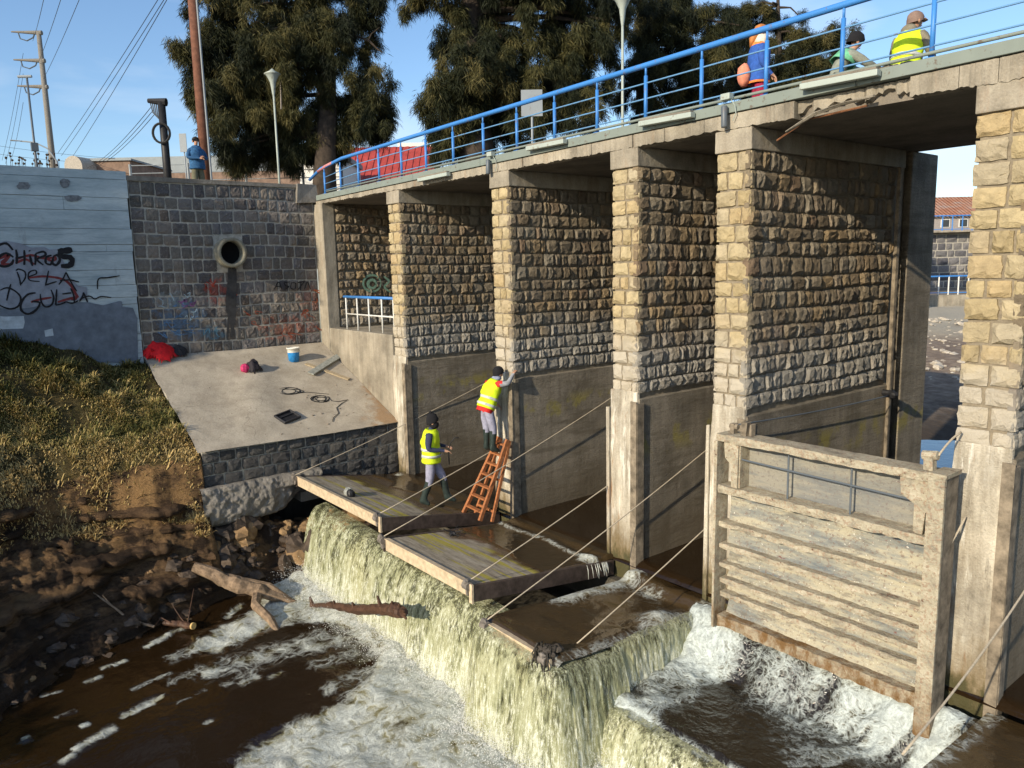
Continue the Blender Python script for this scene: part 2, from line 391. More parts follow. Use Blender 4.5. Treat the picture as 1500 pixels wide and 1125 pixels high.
# ------------------------------------------------------------------ piers
M_ANGLE = simple('lime crusted steel angle', (.20, .165, .12), .85, var=.6, scale=7, bump=.6)
def pier(x0, x1, label, seed, rust_left=False, back=14.0):
    t = thing('bridge_pier', ((x0 + x1) / 2, 11, 0), label, 'bridge pier', 'stone bridge piers')
    b = B(); b.box((x0 + .045, YF + .045, 2.7), (x1 - .045, 12.7, 6.3)); b.build('mortar_core', M_MORT, t)
    courses(t, (x0 - .005, YF + .05, 2.80), X_, Z_, -Y_, x1 - x0 + .01, 3.42, .228, ((x1 - x0) * .30, (x1 - x0) * .62), V_FRONT, (.05, .07), .02, seed, hvar=.16)
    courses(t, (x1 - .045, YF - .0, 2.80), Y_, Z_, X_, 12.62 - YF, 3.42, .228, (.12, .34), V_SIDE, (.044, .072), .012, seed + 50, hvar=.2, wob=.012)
    # cap block, lower wall with sloping ledge, rear pilaster and slot
    b = B(); b.box((x0 - .006, YF - .012, 6.22), (x1 + .004, 12.9, 6.497), .006); b.build('cap_block', M_CONC, t, bevel=.012)
    b = B()
    b.hexa([(x1 - .3, YF + .03, -1.2), (x1 + .02, YF + .03, -1.2), (x1 + .02, 12.75, -1.2), (x1 - .3, 12.75, -1.2), (x1 - .3, YF + .03, 2.80), (x1 + .02, YF + .03, 2.72), (x1 + .02, 12.75, 2.72), (x1 - .3, 12.75, 2.80)])
    b.build('side_panel', M_PANEL, t)
    b = B(); b.box((x0 + .02, YF + .06, -1.2), (x1 - .302, 12.75, 2.78)); b.build('lower_core', M_MORT, t)
    # front lower column: chipped profile
    b = B(); rg = random.Random(seed + 9); rows = [-1.2, -.2, .25, .6, 1.0, 1.4, 1.8, 2.1, 2.35, 2.6, 2.84]; P = []
    for i, z in enumerate(rows):
        j = lambda a: rg.uniform(-a, a); e = 0 if z < 2.5 else .02
        yb = YF + .058
        P += [(x0 + .0 + j(.015), yb, z), (x0 + e + j(.015), YF - .05 + e + j(.015), z), (x0 + .14 + j(.01), YF - .05 + e * 2 + j(.01), z), (x0 + .3 + j(.01), YF - .035 + e * 2 + j(.015), z), (x1 - .10 + j(.012), YF - .04 + e * 2 + j(.012), z), (x1 - .012 + j(.01) * .8, YF - .02 + e + j(.01), z), (x1 - .012, yb, z)]
    fs = []
    for i in range(len(rows) - 1):
        for k in range(6): a = i * 7 + k; fs.append((a, a + 1, a + 8, a + 7))
    o = (len(rows) - 1) * 7; fs.append(tuple(o + k for k in range(7)))
    b.add(P, fs); b.build('lower_column', M_BASEF, t, bevel=.01)
    b = B(); b.box((x1 - .075, YF - .075, -.4), (x1 + .045, YF - .055, 2.70), .008); b.box((x1 + .027, YF - .053, -.4), (x1 + .047, YF + .09, 2.66), .006); b.build('steel_angle', M_ANGLE, t)
    if rust_left:
        b = B(); b.box((x0 - .02, YF - .10, -.5), (x0 + .035, YF - .055, 2.55), .012); b.build('guide_strip', M_BASEF, t)
    b = B(); b.box((x0 + .05, 13.1, -1.2), (x1 + .03, back, 6.497), .01); b.build('rear_pilaster', M_PANEL, t, bevel=.02)
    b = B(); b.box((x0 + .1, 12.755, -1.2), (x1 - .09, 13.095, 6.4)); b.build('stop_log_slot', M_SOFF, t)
    b = B(); b.box((x1 + .0, 12.62, -.5), (x1 + .075, 12.70, 6.2), .012); b.build('slot_guide', M_ANGLE, t)
    b = B(); b.tube([(x1 + .02, 12.5, 2.62), (x1 + .16, 12.5, 2.62)], .05, 8); b.ball((x1 + .19, 12.48, 2.6), .09, 8, 6, (1, 1, .8), .15); b.build('rope_anchor', M_BLACK, t)
    return t
pier(-15.52, -14.98, 'narrow stone pier standing at the lower end of the paved ramp', 101)
pier(-11.67, -11.11, 'stone pier with the ladder and worker leaning on its foot', 202)
pier(-8.58, -8.02, 'stone pier with limewashed foot between the two lowered wet gates', 303, True)
pier(-6.63, -6.08, 'wide lit stone pier to the left of the upright gate with cylindrical floodlight above', 404, True)
pier(-3.45, -2.87, 'nearest stone pier to the right of the upright gate, cut by the picture edge', 505)

# ------------------------------------------------------------------ left abutment bay
ab = thing('bridge_abutment', (-19, 9, 3), 'stone abutment bay with blue handrail floor at the far end of the bridge', 'abutment')
b = B(); b.box((-19.325, YF - .03, 2.0), (-18.82, YF + .3, 6.497), .008); b.build('corner_column', M_CONC, ab, bevel=.015)
b = B(); b.box((-19.3, YF + .302, 2), (-18.86, 14, 6.49)); b.build('mortar_core', M_MORT, ab)
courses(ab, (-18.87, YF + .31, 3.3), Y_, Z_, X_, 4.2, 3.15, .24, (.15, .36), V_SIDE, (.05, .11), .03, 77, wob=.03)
b = B()
b.hexa([(-18.815, YF - .02, .6), (-15.53, YF - .02, .6), (-15.53, YF + .3, .6), (-18.815, YF + .3, .6), (-18.815, YF - .02, 3.31), (-15.53, YF - .02, 3.31), (-15.53, YF + .3, 3.31), (-18.815, YF + .3, 3.31)])
b.build('breast_wall', M_CONC, ab, bevel=.02)
b = B(); b.box((-18.84, YF + .31, 3.0), (-15.54, 14, 3.28)); b.build('walkway_floor', M_CONC, ab)
# small blue and white railing on that floor
hr = thing('handrail', (-17, YF + .1, 3.31), 'low railing with blue top and white bars under the far end of the bridge', 'railing')
b = B(); b.tube([(-18.15, YF + .12, 4.13), (-15.56, YF + .12, 4.13)], .035, 8); b.build('top_rail', M_BLUE, hr, True)
b = B(); b.tube([(-18.05, YF + .12, 3.70), (-15.56, YF + .12, 3.70)], .02, 6); b.build('mid_rail', M_WHITE, hr, True)
for x in (-18.05, -17.45, -16.85, -16.2, -15.65):
    b = B(); b.tube([(x, YF + .12, 3.30), (x, YF + .12, 4.11)], .022, 6); b.build('post', M_WHITE, hr, True)

# ------------------------------------------------------------------ deck
def zt(x): return 6.80 + (x + 10) * .0095          # top of the edge trim
dk = thing('bridge_deck', (-9, 11, 6.6), 'concrete bridge deck with green grey edge trim spanning the stone piers', 'bridge deck')
b = B(); b.hexa([(-19.3, YF + .14, 6.5), (3.5, YF + .14, 6.5), (3.5, 13.3, 6.5), (-19.3, 13.3, 6.5), (-19.3, YF + .14, 6.70), (3.5, YF + .14, 6.86), (3.5, 13.3, 6.86), (-19.3, 13.3, 6.70)])
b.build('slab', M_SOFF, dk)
rg = random.Random(5); xs = -19.2
while xs < 3.4:                                     # the chipped edge beam, length by length
    w = rg.uniform(.35, .9); xe = min(xs + w, 3.4); broken = -5.35 < (xs + xe) / 2 < -4.35
    n = 16; P = []; fs = []
    for i in range(n + 1):
        x = xs + .004 + (xe - xs - .008) * i / n; zb = 6.49 + .03 * (mnoise.noise(Vector((x * 1.4, 3, 0))) + .5 * mnoise.noise(Vector((x * 9, 1, 0)))); top = zt(x) - .145
        yf = YF - .02 + rg.uniform(-.008, .012)
        if broken: zb = 6.56 + rg.uniform(-.02, .08); yf += .06 + rg.uniform(0, .05)
        P += [(x, YF + .135, zb), (x, yf, zb + rg.uniform(0, .02)), (x, yf - .004, top), (x, YF + .135, top)]
    for i in range(n):
        for k in range(4): a = i * 4 + k; c = i * 4 + (k + 1) % 4; fs.append((a, c, c + 4, a + 4))
    fs += [(3, 2, 1, 0), tuple(n * 4 + k for k in range(4))]
    bb = B(); bb.add(P, fs); bb.build('edge_beam', M_CONC, dk); xs = xe
b = B(); b.tube([(-5.55, YF - .06, 6.34), (-5.2, YF - .03, 6.50), (-4.85, YF - .03, 6.56), (-4.5, YF - .02, 6.585)], [.025, .05, .05, .03], 6, wob=.4, squash=.5); b.build('hanging_chip', M_CONC, dk)
b = B(); b.tube([(-5.75, YF + .05, 6.28), (-5.3, YF + .0, 6.46), (-4.6, YF + .03, 6.50)], .012, 5); b.build('bare_rebar', M_RUST, dk)
xs = -19.1
while xs < 3.3:
    xe = min(xs + 2.4, 3.4); b = B()
    b.hexa([(xs + .004, YF - .05, zt(xs) - .13), (xe - .004, YF - .05, zt(xe) - .13), (xe - .004, YF + .1, zt(xe) - .13), (xs + .004, YF + .1, zt(xs) - .13), (xs + .004, YF - .05, zt(xs)), (xe - .004, YF - .05, zt(xe)), (xe - .004, YF + .1, zt(xe)), (xs + .004, YF + .1, zt(xs))])
    b.build('edge_trim', M_TRIM, dk, bevel=.006); xs = xe
b = B(); rgd = random.Random(3)
for i in range(26):
    x = rgd.uniform(-5.6, -4.1); b.ball((x, YF + rgd.uniform(-.02, .1), zt(x) + .01), rgd.uniform(.02, .06), 6, 4, (1.6, 1, .5), .3)
b.build('rubble_on_edge', M_SOFF, dk, kind='stuff')

# railing
rl = thing('bridge_railing', (-9, YF + .03, 6.8), 'long blue pipe railing along the front edge of the bridge deck', 'railing')
rz = lambda x: 7.585 + (x + 10) * .0135
b = B(); pts = [(-19.6, YF + .03, 7.16), (-18.9, YF + .03, 7.36), (-17.7, YF + .03, 7.48)] + [(x, YF + .03, rz(x)) for x in range(-17, 4)]
b.tube(pts, .04, 10); b.build('top_rail', M_BLUE, rl, True)
b = B(); b.tube([(-19.05, YF + .03, 7.318), (-18.6, YF + .03, 7.392), (-18.2, YF + .03, 7.432)], .0415, 10); b.build('faded_pink_sleeve', simple('pink faded paint', (.50, .20, .20), .6), rl, True)
px_ = [-18.7, -17.8] + [-16.86 + i * .995 for i in range(20)]
for x in px_:
    top = rz(x) if x > -17.2 else (7.40 if x > -18 else 7.375); z0 = zt(x)
    b = B(); b.tube([(x, YF + .03, z0 - .02), (x, YF + .03, z0 + (top - z0) * .82)], .027, 8); b.tube([(x, YF + .03, z0 + (top - z0) * .80), (x, YF + .03, top)], .016, 8)
    b.box((x - .05, YF - .02, z0 - .005), (x + .05, YF + .08, z0 + .012)); b.build('post', M_BLUE, rl, True)
for fr in (.16, .42, .69):
    b = B(); b.tube([(-18.7, YF + .03, zt(-18.7) + .6 * fr)] + [(x, YF + .03, zt(x) + (rz(x) - zt(x)) * fr) for x in range(-17, 4)], .011, 6); b.build('rod', M_ROD, rl, True)
b = B(); b.tube([(x, YF - .03, zt(x) + .045) for x in (-18.5, -10, -2, 3.4)], .02, 6); b.build('conduit', M_TRIM, rl, True)

# light fittings on the deck edge
def fitting(u0, u1, v0, v1, label):
    p0, p1 = ony(u0, v0, YF - .12), ony(u1, v1, YF - .12); t = thing('strip_light', tuple((p0 + p1) / 2), label, 'light fitting', 'strip lights along the deck edge')
    b = B(); b.bar(p0, p1, .10, .07); b.build('housing', M_LAMP, t, bevel=.008)
    b = B(); d = (p1 - p0).normalized(); b.bar(p0 + d * .02 + Vector((0, 0, .05)), p1 - d * .02 + Vector((0, 0, .05)), .07, .024); b.build('lid', M_SOFF, t)
    for p in (p0 + d * .15, p1 - d * .15):
        b = B(); b.box((p.x - .02, p.y + .04, p.z - .03), (p.x + .02, YF - .045, p.z + .03)); b.build('bracket', M_GREYM, t)
fitting(614, 657, 264, 255, 'pale strip light farthest along the deck edge, near the red roofed house')
fitting(773, 828, 218, 207, 'pale strip light on the deck edge below the back of the road sign')
fitting(938, 1015, 182, 168, 'pale strip light on the deck edge just left of the wide pier')
fitting(1174, 1288, 128, 106, 'long pale strip light over the broken edge below the kneeling people')
def flood(u, v0, v1, bu, bv, label):
    p0, p1 = ony(u, v0, YF - .11), ony(u, v1, YF - .11); t = thing('floodlight', tuple(p0), label, 'floodlight', 'cylindrical floodlights on the piers')
    b = B(); r = .042; b.tube([p0, p0 + Vector((0, 0, -.012)), p1 + Vector((0, 0, .02)), p1], [r * .8, r, r, r * .9], 12); b.build('housing', M_DGREY, t, True)
    q = ony(bu, bv, YF - .10); b = B(); b.box((q.x - .07, q.y - .05, q.z - .04), (q.x + .07, YF - .055, q.z + .04)); b.build('junction_box', M_LAMP, t, bevel=.008)
    b = B(); b.tube([q + Vector((.05, 0, -.03)), q + Vector((.11, .02, -.12)), q + Vector((.12, .03, -.22)), q + Vector((.07, .04, -.3))], .007, 5); b.build('cable', M_LAMP, t)
    b = B(); b.box((p0.x - .015, p0.y, p0.z - .08), (p0.x + .015, YF - .03, p0.z - .04)); b.build('bracket', M_GREYM, t)
flood(1061, 155, 187, 1065, 142, 'dark cylindrical floodlight with white box on top of the wide pier')
flood(715, 234, 255, 719, 226, 'dark cylindrical floodlight above the pier with the ladder')

# ------------------------------------------------------------------ upright gate
gt = thing('sluice_gate', (-4.7, 8.3, 0), 'upright crusted sluice gate closing the opening between the two nearest piers', 'sluice gate', None)
m = Mat('crusted gate paint', (.45, .40, .29), .92, spec=.15)
n1 = m.noise(6, 6, .7); n2 = m.noise(28, 5, .7); z = m.xyz()[2]
c = m.ramp(n1, [(.25, (.22, .20, .165)), (.5, (.42, .375, .275)), (.75, (.58, .53, .41))])
c = m.mix(m.math('MULTIPLY', m.sstep(n2, .50, .62), .7), c, (.33, .22, .15)); c = m.mix(m.sstep(m.noise(16, 6, .75, (1, 1, 1), (5, 0, 2)), .60, .66), c, (.14, .065, .04))
low = m.math('SUBTRACT', 1.0, m.sstep(m.math('ADD', z, m.math('MULTIPLY', m.noise(4, 4), .3)), .22, .5)); low = m.math('MULTIPLY', low, m.math('ADD', .25, m.sstep(m.noise(5, 5, .7, (1, 1, .5), (6, 1, 1)), .38, .62))); c = m.mix(m.math('MULTIPLY', low, .75, clamp=True), c, (.17, .09, .03))
c = m.mix(m.math('MULTIPLY', m.sstep(m.noise(3, 6, .75, (.6, 1, 1.5), (4, 4, 4)), .55, .66), .5), c, (.12, .105, .085)); m.color(c); m.bump(n2, .9, .03); m.bump(n1, .5, .04); M_GATE = m.m
m = Mat('stained gate plate', (.4, .4, .33), .85, spec=.2); z = m.xyz()[2]
n1 = m.noise(2.6, 6, .68, (.45, 1, 2.4)); n2 = m.noise(24, 5, .75)
c = m.ramp(n1, [(.32, (.13, .15, .16)), (.46, (.26, .26, .225)), (.58, (.41, .375, .275)), (.74, (.29, .28, .245))])
c = m.mix(m.math('MULTIPLY', m.sstep(n2, .52, .64), .7), c, (.17, .11, .08)); c = m.mix(m.math('MULTIPLY', m.sstep(m.noise(38, 3, .6), .66, .70), .9), c, (.70, .68, .60)); c = m.mix(m.sstep(m.noise(5, 5, .7, (1, 1, 3), (7, 2, 1)), .66, .70), c, (.16, .05, .04))
c = m.mix(m.math('MULTIPLY', m.sstep(z, 1.86, 1.92), .55), c, (.17, .17, .165)); c = m.mix(m.math('MULTIPLY', m.sstep(m.noise(3.5, 6, .75, (.5, 1, 1.6), (2, 8, 1)), .56, .66), .55), c, (.11, .10, .085)); m.color(c); m.bump(n2, .6, .02); M_PLATE = m.m
GX0, GX1, GY = -6.10, -3.26, 8.16
def rough_beam(name, x0, x1, z0, z1, y0, y1, seed, jag=.008, mat=None):
    rg = random.Random(seed); n = 28; P = []; fs = []
    for i in range(n + 1):
        x = x0 + (x1 - x0) * i / n; j = lambda: rg.uniform(-jag, jag)
        P += [(x, y1, z0 + j() * .3), (x, y0 + j(), z0 + j()), (x, y0 + j(), (z0 + z1) / 2 + j()), (x, y0 + j(), z1 + j()), (x, y1, z1 + j() * .3)]
    for i in range(n):
        for k in range(5): a = i * 5 + k; c = i * 5 + (k + 1) % 5; fs.append((a, c, c + 5, a + 5))
    fs += [(4, 3, 2, 1, 0), tuple(n * 5 + k for k in range(5))]
    bb = B(); bb.add(P, fs); return bb.build(name, mat or M_GATE, gt)
b = B(); b.box((GX0 + .06, GY + .262, .0), (GX1 - .17, GY + .292, 2.5)); b.build('skin_plate', M_PLATE, gt)
rough_beam('top_beam', GX0, GX1 - .172, 2.49, 2.585, GY - .0, GY + .31, 1)
rough_beam('middle_beam', GX0 + .03, GX1 - .172, 1.80, 1.90, GY + .01, GY + .26, 2, .011)
for i, z in enumerate((1.36, 1.06, .80, .585, .39)):
    rough_beam('rib', GX0 + .02 + .01 * i, GX1 - .172, z - .035, z + .03, GY + .06, GY + .26, 10 + i, .010)
for i, (za, zb_) in enumerate(((1.39, 1.72), (1.10, 1.32), (.83, 1.02), (.62, .765), (.42, .55), (.10, .355))):   # bulged sheet between the ribs
    P = []; fs = []; n = 24; rg = random.Random(i + 60)
    for k in range(n + 1):
        x = GX0 + .08 + (GX1 - .18 - GX0 - .08) * k / n; j = lambda: rg.uniform(-.004, .004)
        for t in range(7):
            s_ = t / 6; P.append((x, GY + .258 - .10 * (1 - s_) ** 1.6 * (1 if i else .6) + j(), za - .03 + (zb_ + .05 - za) * s_))
    for k in range(n):
        for t in range(6): a = k * 7 + t; fs.append((a, a + 7, a + 8, a + 1))
    bb = B(); bb.add(P, fs); bb.build('bulged_sheet', M_PLATE, gt, True)
rough_beam('bottom_beam', GX0 + .05, GX1 - .172, -.06, .10, GY + .03, GY + .26, 30, .014)
b = B(); b.box((GX1 - .17, GY - .02, -.35), (GX1 - .0, GY + .02, 2.55), .006); b.build('right_post_flange', M_GATE, gt)
b = B(); b.box((GX1 - .165, GY + .022, -.3), (GX1 - .145, GY + .27, 2.53)); b.box((GX1 - .02, GY + .022, -.3), (GX1 - .005, GY + .31, 2.60), .004); b.build('right_post_web', M_ANGLE, gt)
b = B(); b.box((GX1 - .17, GY - .03, 2.552), (GX1 + .01, GY + .33, 2.60), .008); b.build('post_cap', M_GATE, gt)
b = B(); b.box((GX0 - .02, GY - .01, -.1), (GX0 + .015, GY + .26, 2.485), .01); b.build('left_post', M_GATE, gt)
b = B(); P = [(GX0 + .10, GY + .03, 2.485), (GX0 + .32, GY + .03, 2.485), (GX0 + .31, GY + .03, 1.905), (GX0 + .22, GY + .03, 1.905), (GX0 + .21, GY + .03, 2.2), (GX0 + .12, GY + .03, 2.28)]
b.add(P + [(p[0], p[1] + .03, p[2]) for p in P], [tuple(range(6))[::-1], tuple(range(6, 12))] + [(k, (k + 1) % 6, 6 + (k + 1) % 6, 6 + k) for k in range(6)]); b.box((GX0 + .30, GY + .062, 1.905), (GX0 + .33, GY + .26, 2.485)); b.build('left_gusset', M_GATE, gt)
b = B(); P = [(GX1 - .172, GY + .03, 2.485), (GX1 - .48, GY + .03, 2.485), (GX1 - .46, GY + .03, 2.3), (GX1 - .32, GY + .03, 2.22), (GX1 - .30, GY + .03, 1.905), (GX1 - .22, GY + .03, 1.905), (GX1 - .20, GY + .03, 2.15), (GX1 - .172, GY + .03, 2.15)]
b.add(P + [(p[0], p[1] + .03, p[2]) for p in P], [tuple(range(8)), tuple(range(8, 16))[::-1]] + [(k, 8 + k, 8 + (k + 1) % 8, (k + 1) % 8) for k in range(8)]); b.box((GX1 - .33, GY + .062, 1.905), (GX1 - .30, GY + .26, 2.485)); b.build('right_gusset', M_GATE, gt)
for x in (GX0 + .98, GX0 + 1.78):
    b = B(); b.tube([(x, GY + .12, 2.49), (x, GY + .12, 1.90)], .012, 6); b.build('tie_rod', M_DGREY, gt)
b = B(); b.tube([(GX0 + .32, GY + .10, 2.28), (GX1 - .3, GY + .10, 2.235)], .012, 6); b.build('cross_rod', M_DGREY, gt)
b = B(); b.box((GX0 + .12, GY + .12, 2.59), (GX0 + .18, GY + .2, 2.72)); b.tube([(GX0 + .10, GY + .16, 2.68), (GX0 + .22, GY + .16, 2.68)], .035, 8); b.box((GX0 + .28, GY + .14, 2.59), (GX0 + .36, GY + .22, 2.75), .01); b.box((GX0 + .40, GY + .14, 2.59), (GX0 + .43, GY + .22, 2.74), .01); b.build('left_lifting_lug', M_ANGLE, gt)
b = B(); b.box((GX1 - .26, GY + .06, 2.59), (GX1 - .17, GY + .16, 2.74), .008); b.tube([(GX1 - .29, GY + .11, 2.74), (GX1 - .14, GY + .11, 2.76)], .05, 8); b.build('right_lifting_lug', M_GATE, gt)

# ------------------------------------------------------------------ lowered gates lying on the sill
m = Mat('wet gate face', (.25, .2, .15), .6, spec=.22)
p = m.xyz(); n1 = m.noise(1.4, 6, .65, (1, 2.2, 1)); n2 = m.noise(6, 6, .7, (.35, 1.8, 1)); n3 = m.noise(30, 4, .7)
c = m.ramp(n2, [(.3, (.14, .11, .08)), (.5, (.32, .275, .205)), (.7, (.45, .40, .31))]); n4 = m.noise(2.0, 4, .6, (.12, 2.6, 1), (0, 6, 0)); c = m.mix(m.math('MULTIPLY', m.sstep(n4, .53, .58), .85), c, (.40, .34, .05))
c = m.mix(m.math('MULTIPLY', m.sstep(n1, .58, .66), .3), c, (.12, .10, .085))
c = m.mix(.5, c, m.ramp(n3, [(.3, (.6, .6, .6)), (.7, (1.15, 1.15, 1.15))]), 'MULTIPLY')
wy = m.math('ADD', p[1], m.math('MULTIPLY', m.math('SUBTRACT', m.noise(1.1, 4, .6, (1, .4, 1), (3, 3, 0)), .5), 1.3))
wet = m.sstep(wy, 7.05, 7.25); c = m.mix(m.math('MULTIPLY', wet, .85), c, (.085, .052, .026))
m.color(c); m.rough(m.math('SUBTRACT', .95, m.math('MULTIPLY', wet, .7))); m.bump(n3, .35, .01); M_LOWG = m.m
M_EDGE = simple('sandy gate edge', (.50, .40, .27), .9, var=.3, scale=9, bump=.4)
M_RUSTW = simple('wet dark rust', (.075, .055, .045), .55, var=.5, scale=8, bump=.5)
M_GREYR = simple('grey rusted iron', (.17, .15, .13), .8, var=.4, scale=20, bump=.4)
def lowered(label, x0, x1, yf, zf, yb, zb, th=.24, mat=None):
    t = thing('lowered_gate', ((x0 + x1) / 2, (yf + yb) / 2, zf), label, 'sluice gate', 'lowered gates lying on the sill')
    z = lambda y, o=0: zf + (zb - zf) * (y - yf) / (yb - yf) + o
    def slab(a, b_, c_, d, top, bot):
        return [(a, c_, z(c_, bot)), (b_, c_, z(c_, bot)), (b_, d, z(d, bot)), (a, d, z(d, bot)), (a, c_, z(c_, top)), (b_, c_, z(c_, top)), (b_, d, z(d, top)), (a, d, z(d, top))]
    bb = B(); bb.hexa(slab(x0 + .05, x1 - .06, yf + .05, yb, -.012, -.05)); bb.build('face_plate', mat or M_LOWG, t)
    bb = B(); bb.hexa(slab(x0 + .10, x1 - .16, yf, yf + .048, 0, -.20)); bb.build('front_channel', M_EDGE, t, bevel=.008)
    bb = B(); bb.hexa(slab(x0 + .10, x1 - .16, yf - .02, yf + .07, .014, .002)); bb.build('front_flange', M_EDGE, t)
    bb = B(); bb.hexa(slab(x1 - .055, x1, yf + .0, yb, .004, -th)); bb.build('right_channel', M_RUSTW, t, bevel=.006)
    bb = B(); bb.hexa(slab(x0, x0 + .045, yf + .0, yb, .004, -th)); bb.build('left_channel', M_RUSTW, t, bevel=.006)
    bb = B(); bb.hexa(slab(x1 - .07, x1 + .004, yf - .035, yf - .002, .02, -th - .02)); bb.build('end_plate', M_EDGE, t)
    for k in range(3):
        y = yf + .5 + k * .8; bb = B(); bb.hexa(slab(x0 + .06, x1 - .06, y, y + .07, -.055, -th)); bb.build('under_rib', M_RUSTW, t)
    for x in (x0 + .05, x1 - .11):
        q = Vector((x, yf - .03, z(yf) + .0)); bb = B(); bb.tube([q + Vector((-.06, 0, -.02)), q + Vector((.06, 0, -.02))], .065, 10); bb.ball(q + Vector((0, -.02, .05)), .05, 7, 5, (1, 1, .8), .2); bb.box((q.x - .03, q.y - .02, q.z - .16), (q.x + .03, q.y + .03, q.z - .06), .01); bb.build('pulley_block', M_GREYR, t)
    return t
GA = lowered('lowered gate the standing worker walks on, dry pale front edge', -15.22, -11.50, 6.10, .55, 8.66, .10)
GBt = lowered('lowered gate streaked with yellow at the ladder foot', -11.06, -8.44, 5.86, .38, 8.66, .02)
m = Mat('silted drowned gate face', (.06, .04, .02), .25, spec=.5); n = m.noise(3, 5, .6, (.5, 1.5, 1)); m.color(m.ramp(n, [(.3, (.03, .018, .008)), (.6, (.075, .048, .02)), (.8, (.12, .085, .03))])); M_DROWN = m.m
GCt = lowered('lowered gate drowned under brown water, nearest in the middle', -7.97, -6.60, 5.70, .07, 8.6, -.20, mat=M_DROWN)
GDt = lowered('lowered gate at the bottom right corner beside the nearest pier', -2.86, .4, 5.9, -.02, 8.6, -.10, mat=M_DROWN)

# wreck of rags and wire on the corner of the drowned gate, float on the dry one
rt = thing('snagged_debris', (-6.9, 5.6, .1), 'tangle of black weed and wire snagged on the drowned gate corner', 'debris'); c0 = onz(800, 955, .1)
b = B(); rgd = random.Random(8)
for i in range(40):
    p0 = c0 + Vector((rgd.uniform(-.12, .12), rgd.uniform(-.05, .1), rgd.uniform(-.02, .08))); dr = rgd.uniform(.15, .7)
    b.tube([p0, p0 + Vector((rgd.uniform(-.06, .06), -.06, .03)), p0 + Vector((rgd.uniform(-.1, .12), -.12, -dr * .5)), p0 + Vector((rgd.uniform(-.12, .16), -.14, -dr))], [.014, .014, .01, .005], 5)
b.build('weed', simple('black weed', (.03, .026, .02), .6), rt)
b = B()
for i in range(10):
    b.ball(c0 + Vector((rgd.uniform(-.12, .12), rgd.uniform(-.05, .12), rgd.uniform(0, .07))), rgd.uniform(.03, .06), 7, 5, (1.3, 1, .8), .3)
b.build('clot', simple('dark clotted rubbish', (.06, .05, .04), .7), rt)
q = onz(513, 727, .47); t = thing('float_buoy', tuple(q), 'small black and pale lump lying on the gate the worker walks on', 'buoy')
b = B(); b.ball(q + Vector((-.06, 0, .07)), .12, 10, 7, (1, .8, .8), .12); b.build('pale_half', simple('pale lump', (.30, .31, .28), .8), t)
b = B(); b.ball(q + Vector((.07, -.02, .06)), .105, 9, 6, (.8, .8, .95), .15); b.build('black_half', M_BLACK, t)
q = onz(663, 785, .22); t = thing('dead_weed', tuple(q), 'small black knot with twigs lying on the yellow streaked gate', 'debris')
b = B(); b.ball(q + Vector((0, 0, .04)), .06, 8, 5, (1.3, 1, .7), .2); b.build('knot', M_BLACK, t)
b = B()
for a in range(7): an = a * .9; b.tube([q + Vector((0, 0, .05)), q + Vector((math.cos(an) * .2, math.sin(an) * .16, .05 + .05 * (a % 3)))], .008, 4)
b.build('twigs', M_CABLE, t)

# ropes from gate corners to the anchors on the piers
def rope(name, a, b_, label, r=.009, sag=.09, mat=None):
    a, b_ = Vector(a), Vector(b_); bb = B(); bb.tube([a.lerp(b_, k / 12) + Vector((0, 0, -sag * 4 * (k / 12) * (1 - k / 12))) for k in range(13)], r, 6)
    return tag(bb.build(name, mat or M_ROPE, None, True), label, 'rope', 'ropes holding the gates')
rope('gate_rope', (-15.10, 6.06, .60), (-14.80, 12.48, 2.6), 'thin rope from the far corner of the far lowered gate past the first pier', .008)
rope('gate_rope', (-11.62, 6.06, .58), (-11.68, 12.48, 2.6), 'rope passing just behind the standing worker')
rope('gate_rope', (-10.98, 5.82, .42), (-10.92, 12.48, 2.6), 'rope crossing in front of the ladder')
rope('gate_rope', (-8.56, 5.80, .40), (-8.60, 12.48, 2.6), 'rope rising from the near corner of the yellow streaked gate')
rope('gate_rope', (-7.90, 5.66, .12), (-7.83, 12.48, 2.6), 'rope crossing in front of the limewashed pier foot')
rope('gate_rope', (-6.75, 6.25, .05), (-6.66, 12.48, 2.6), 'rope rising out of the drowned gate')
rope('gate_rope', ony(1322, 1105, 6.0), ony(1560, 770, 9.6), 'rope crossing the bottom right corner in front of the nearest pier', .011, .12)
rope('stay_cable', (-5.93, GY + .16, 2.70), (-5.9, 12.48, 2.60), 'thin dark cable from the upright gate to the pier wall', .01, .03, M_DGREY)
rope('frayed_rope', (-3.4, GY + .12, 2.76), (-3.36, YF - .06, 2.95), 'short frayed rope from gate corner to the nearest pier', .012, -.03)
rope('frayed_rope', (-3.30, GY - .02, 1.7), (-3.25, YF - .08, 2.05), 'lower frayed rope beside the upright gate post', .012, .06)

# ------------------------------------------------------------------ weir body, river bed
b = B(); b.box((-15.3, 6.75, -3.0), (4, 13.9, -.75)); struct(b.build('weir_sill', M_WEIR))
b = B(); b.box((-15.3, 8.56, -.745), (4, 13.9, -.25)); struct(b.build('gate_sill', M_WEIR))

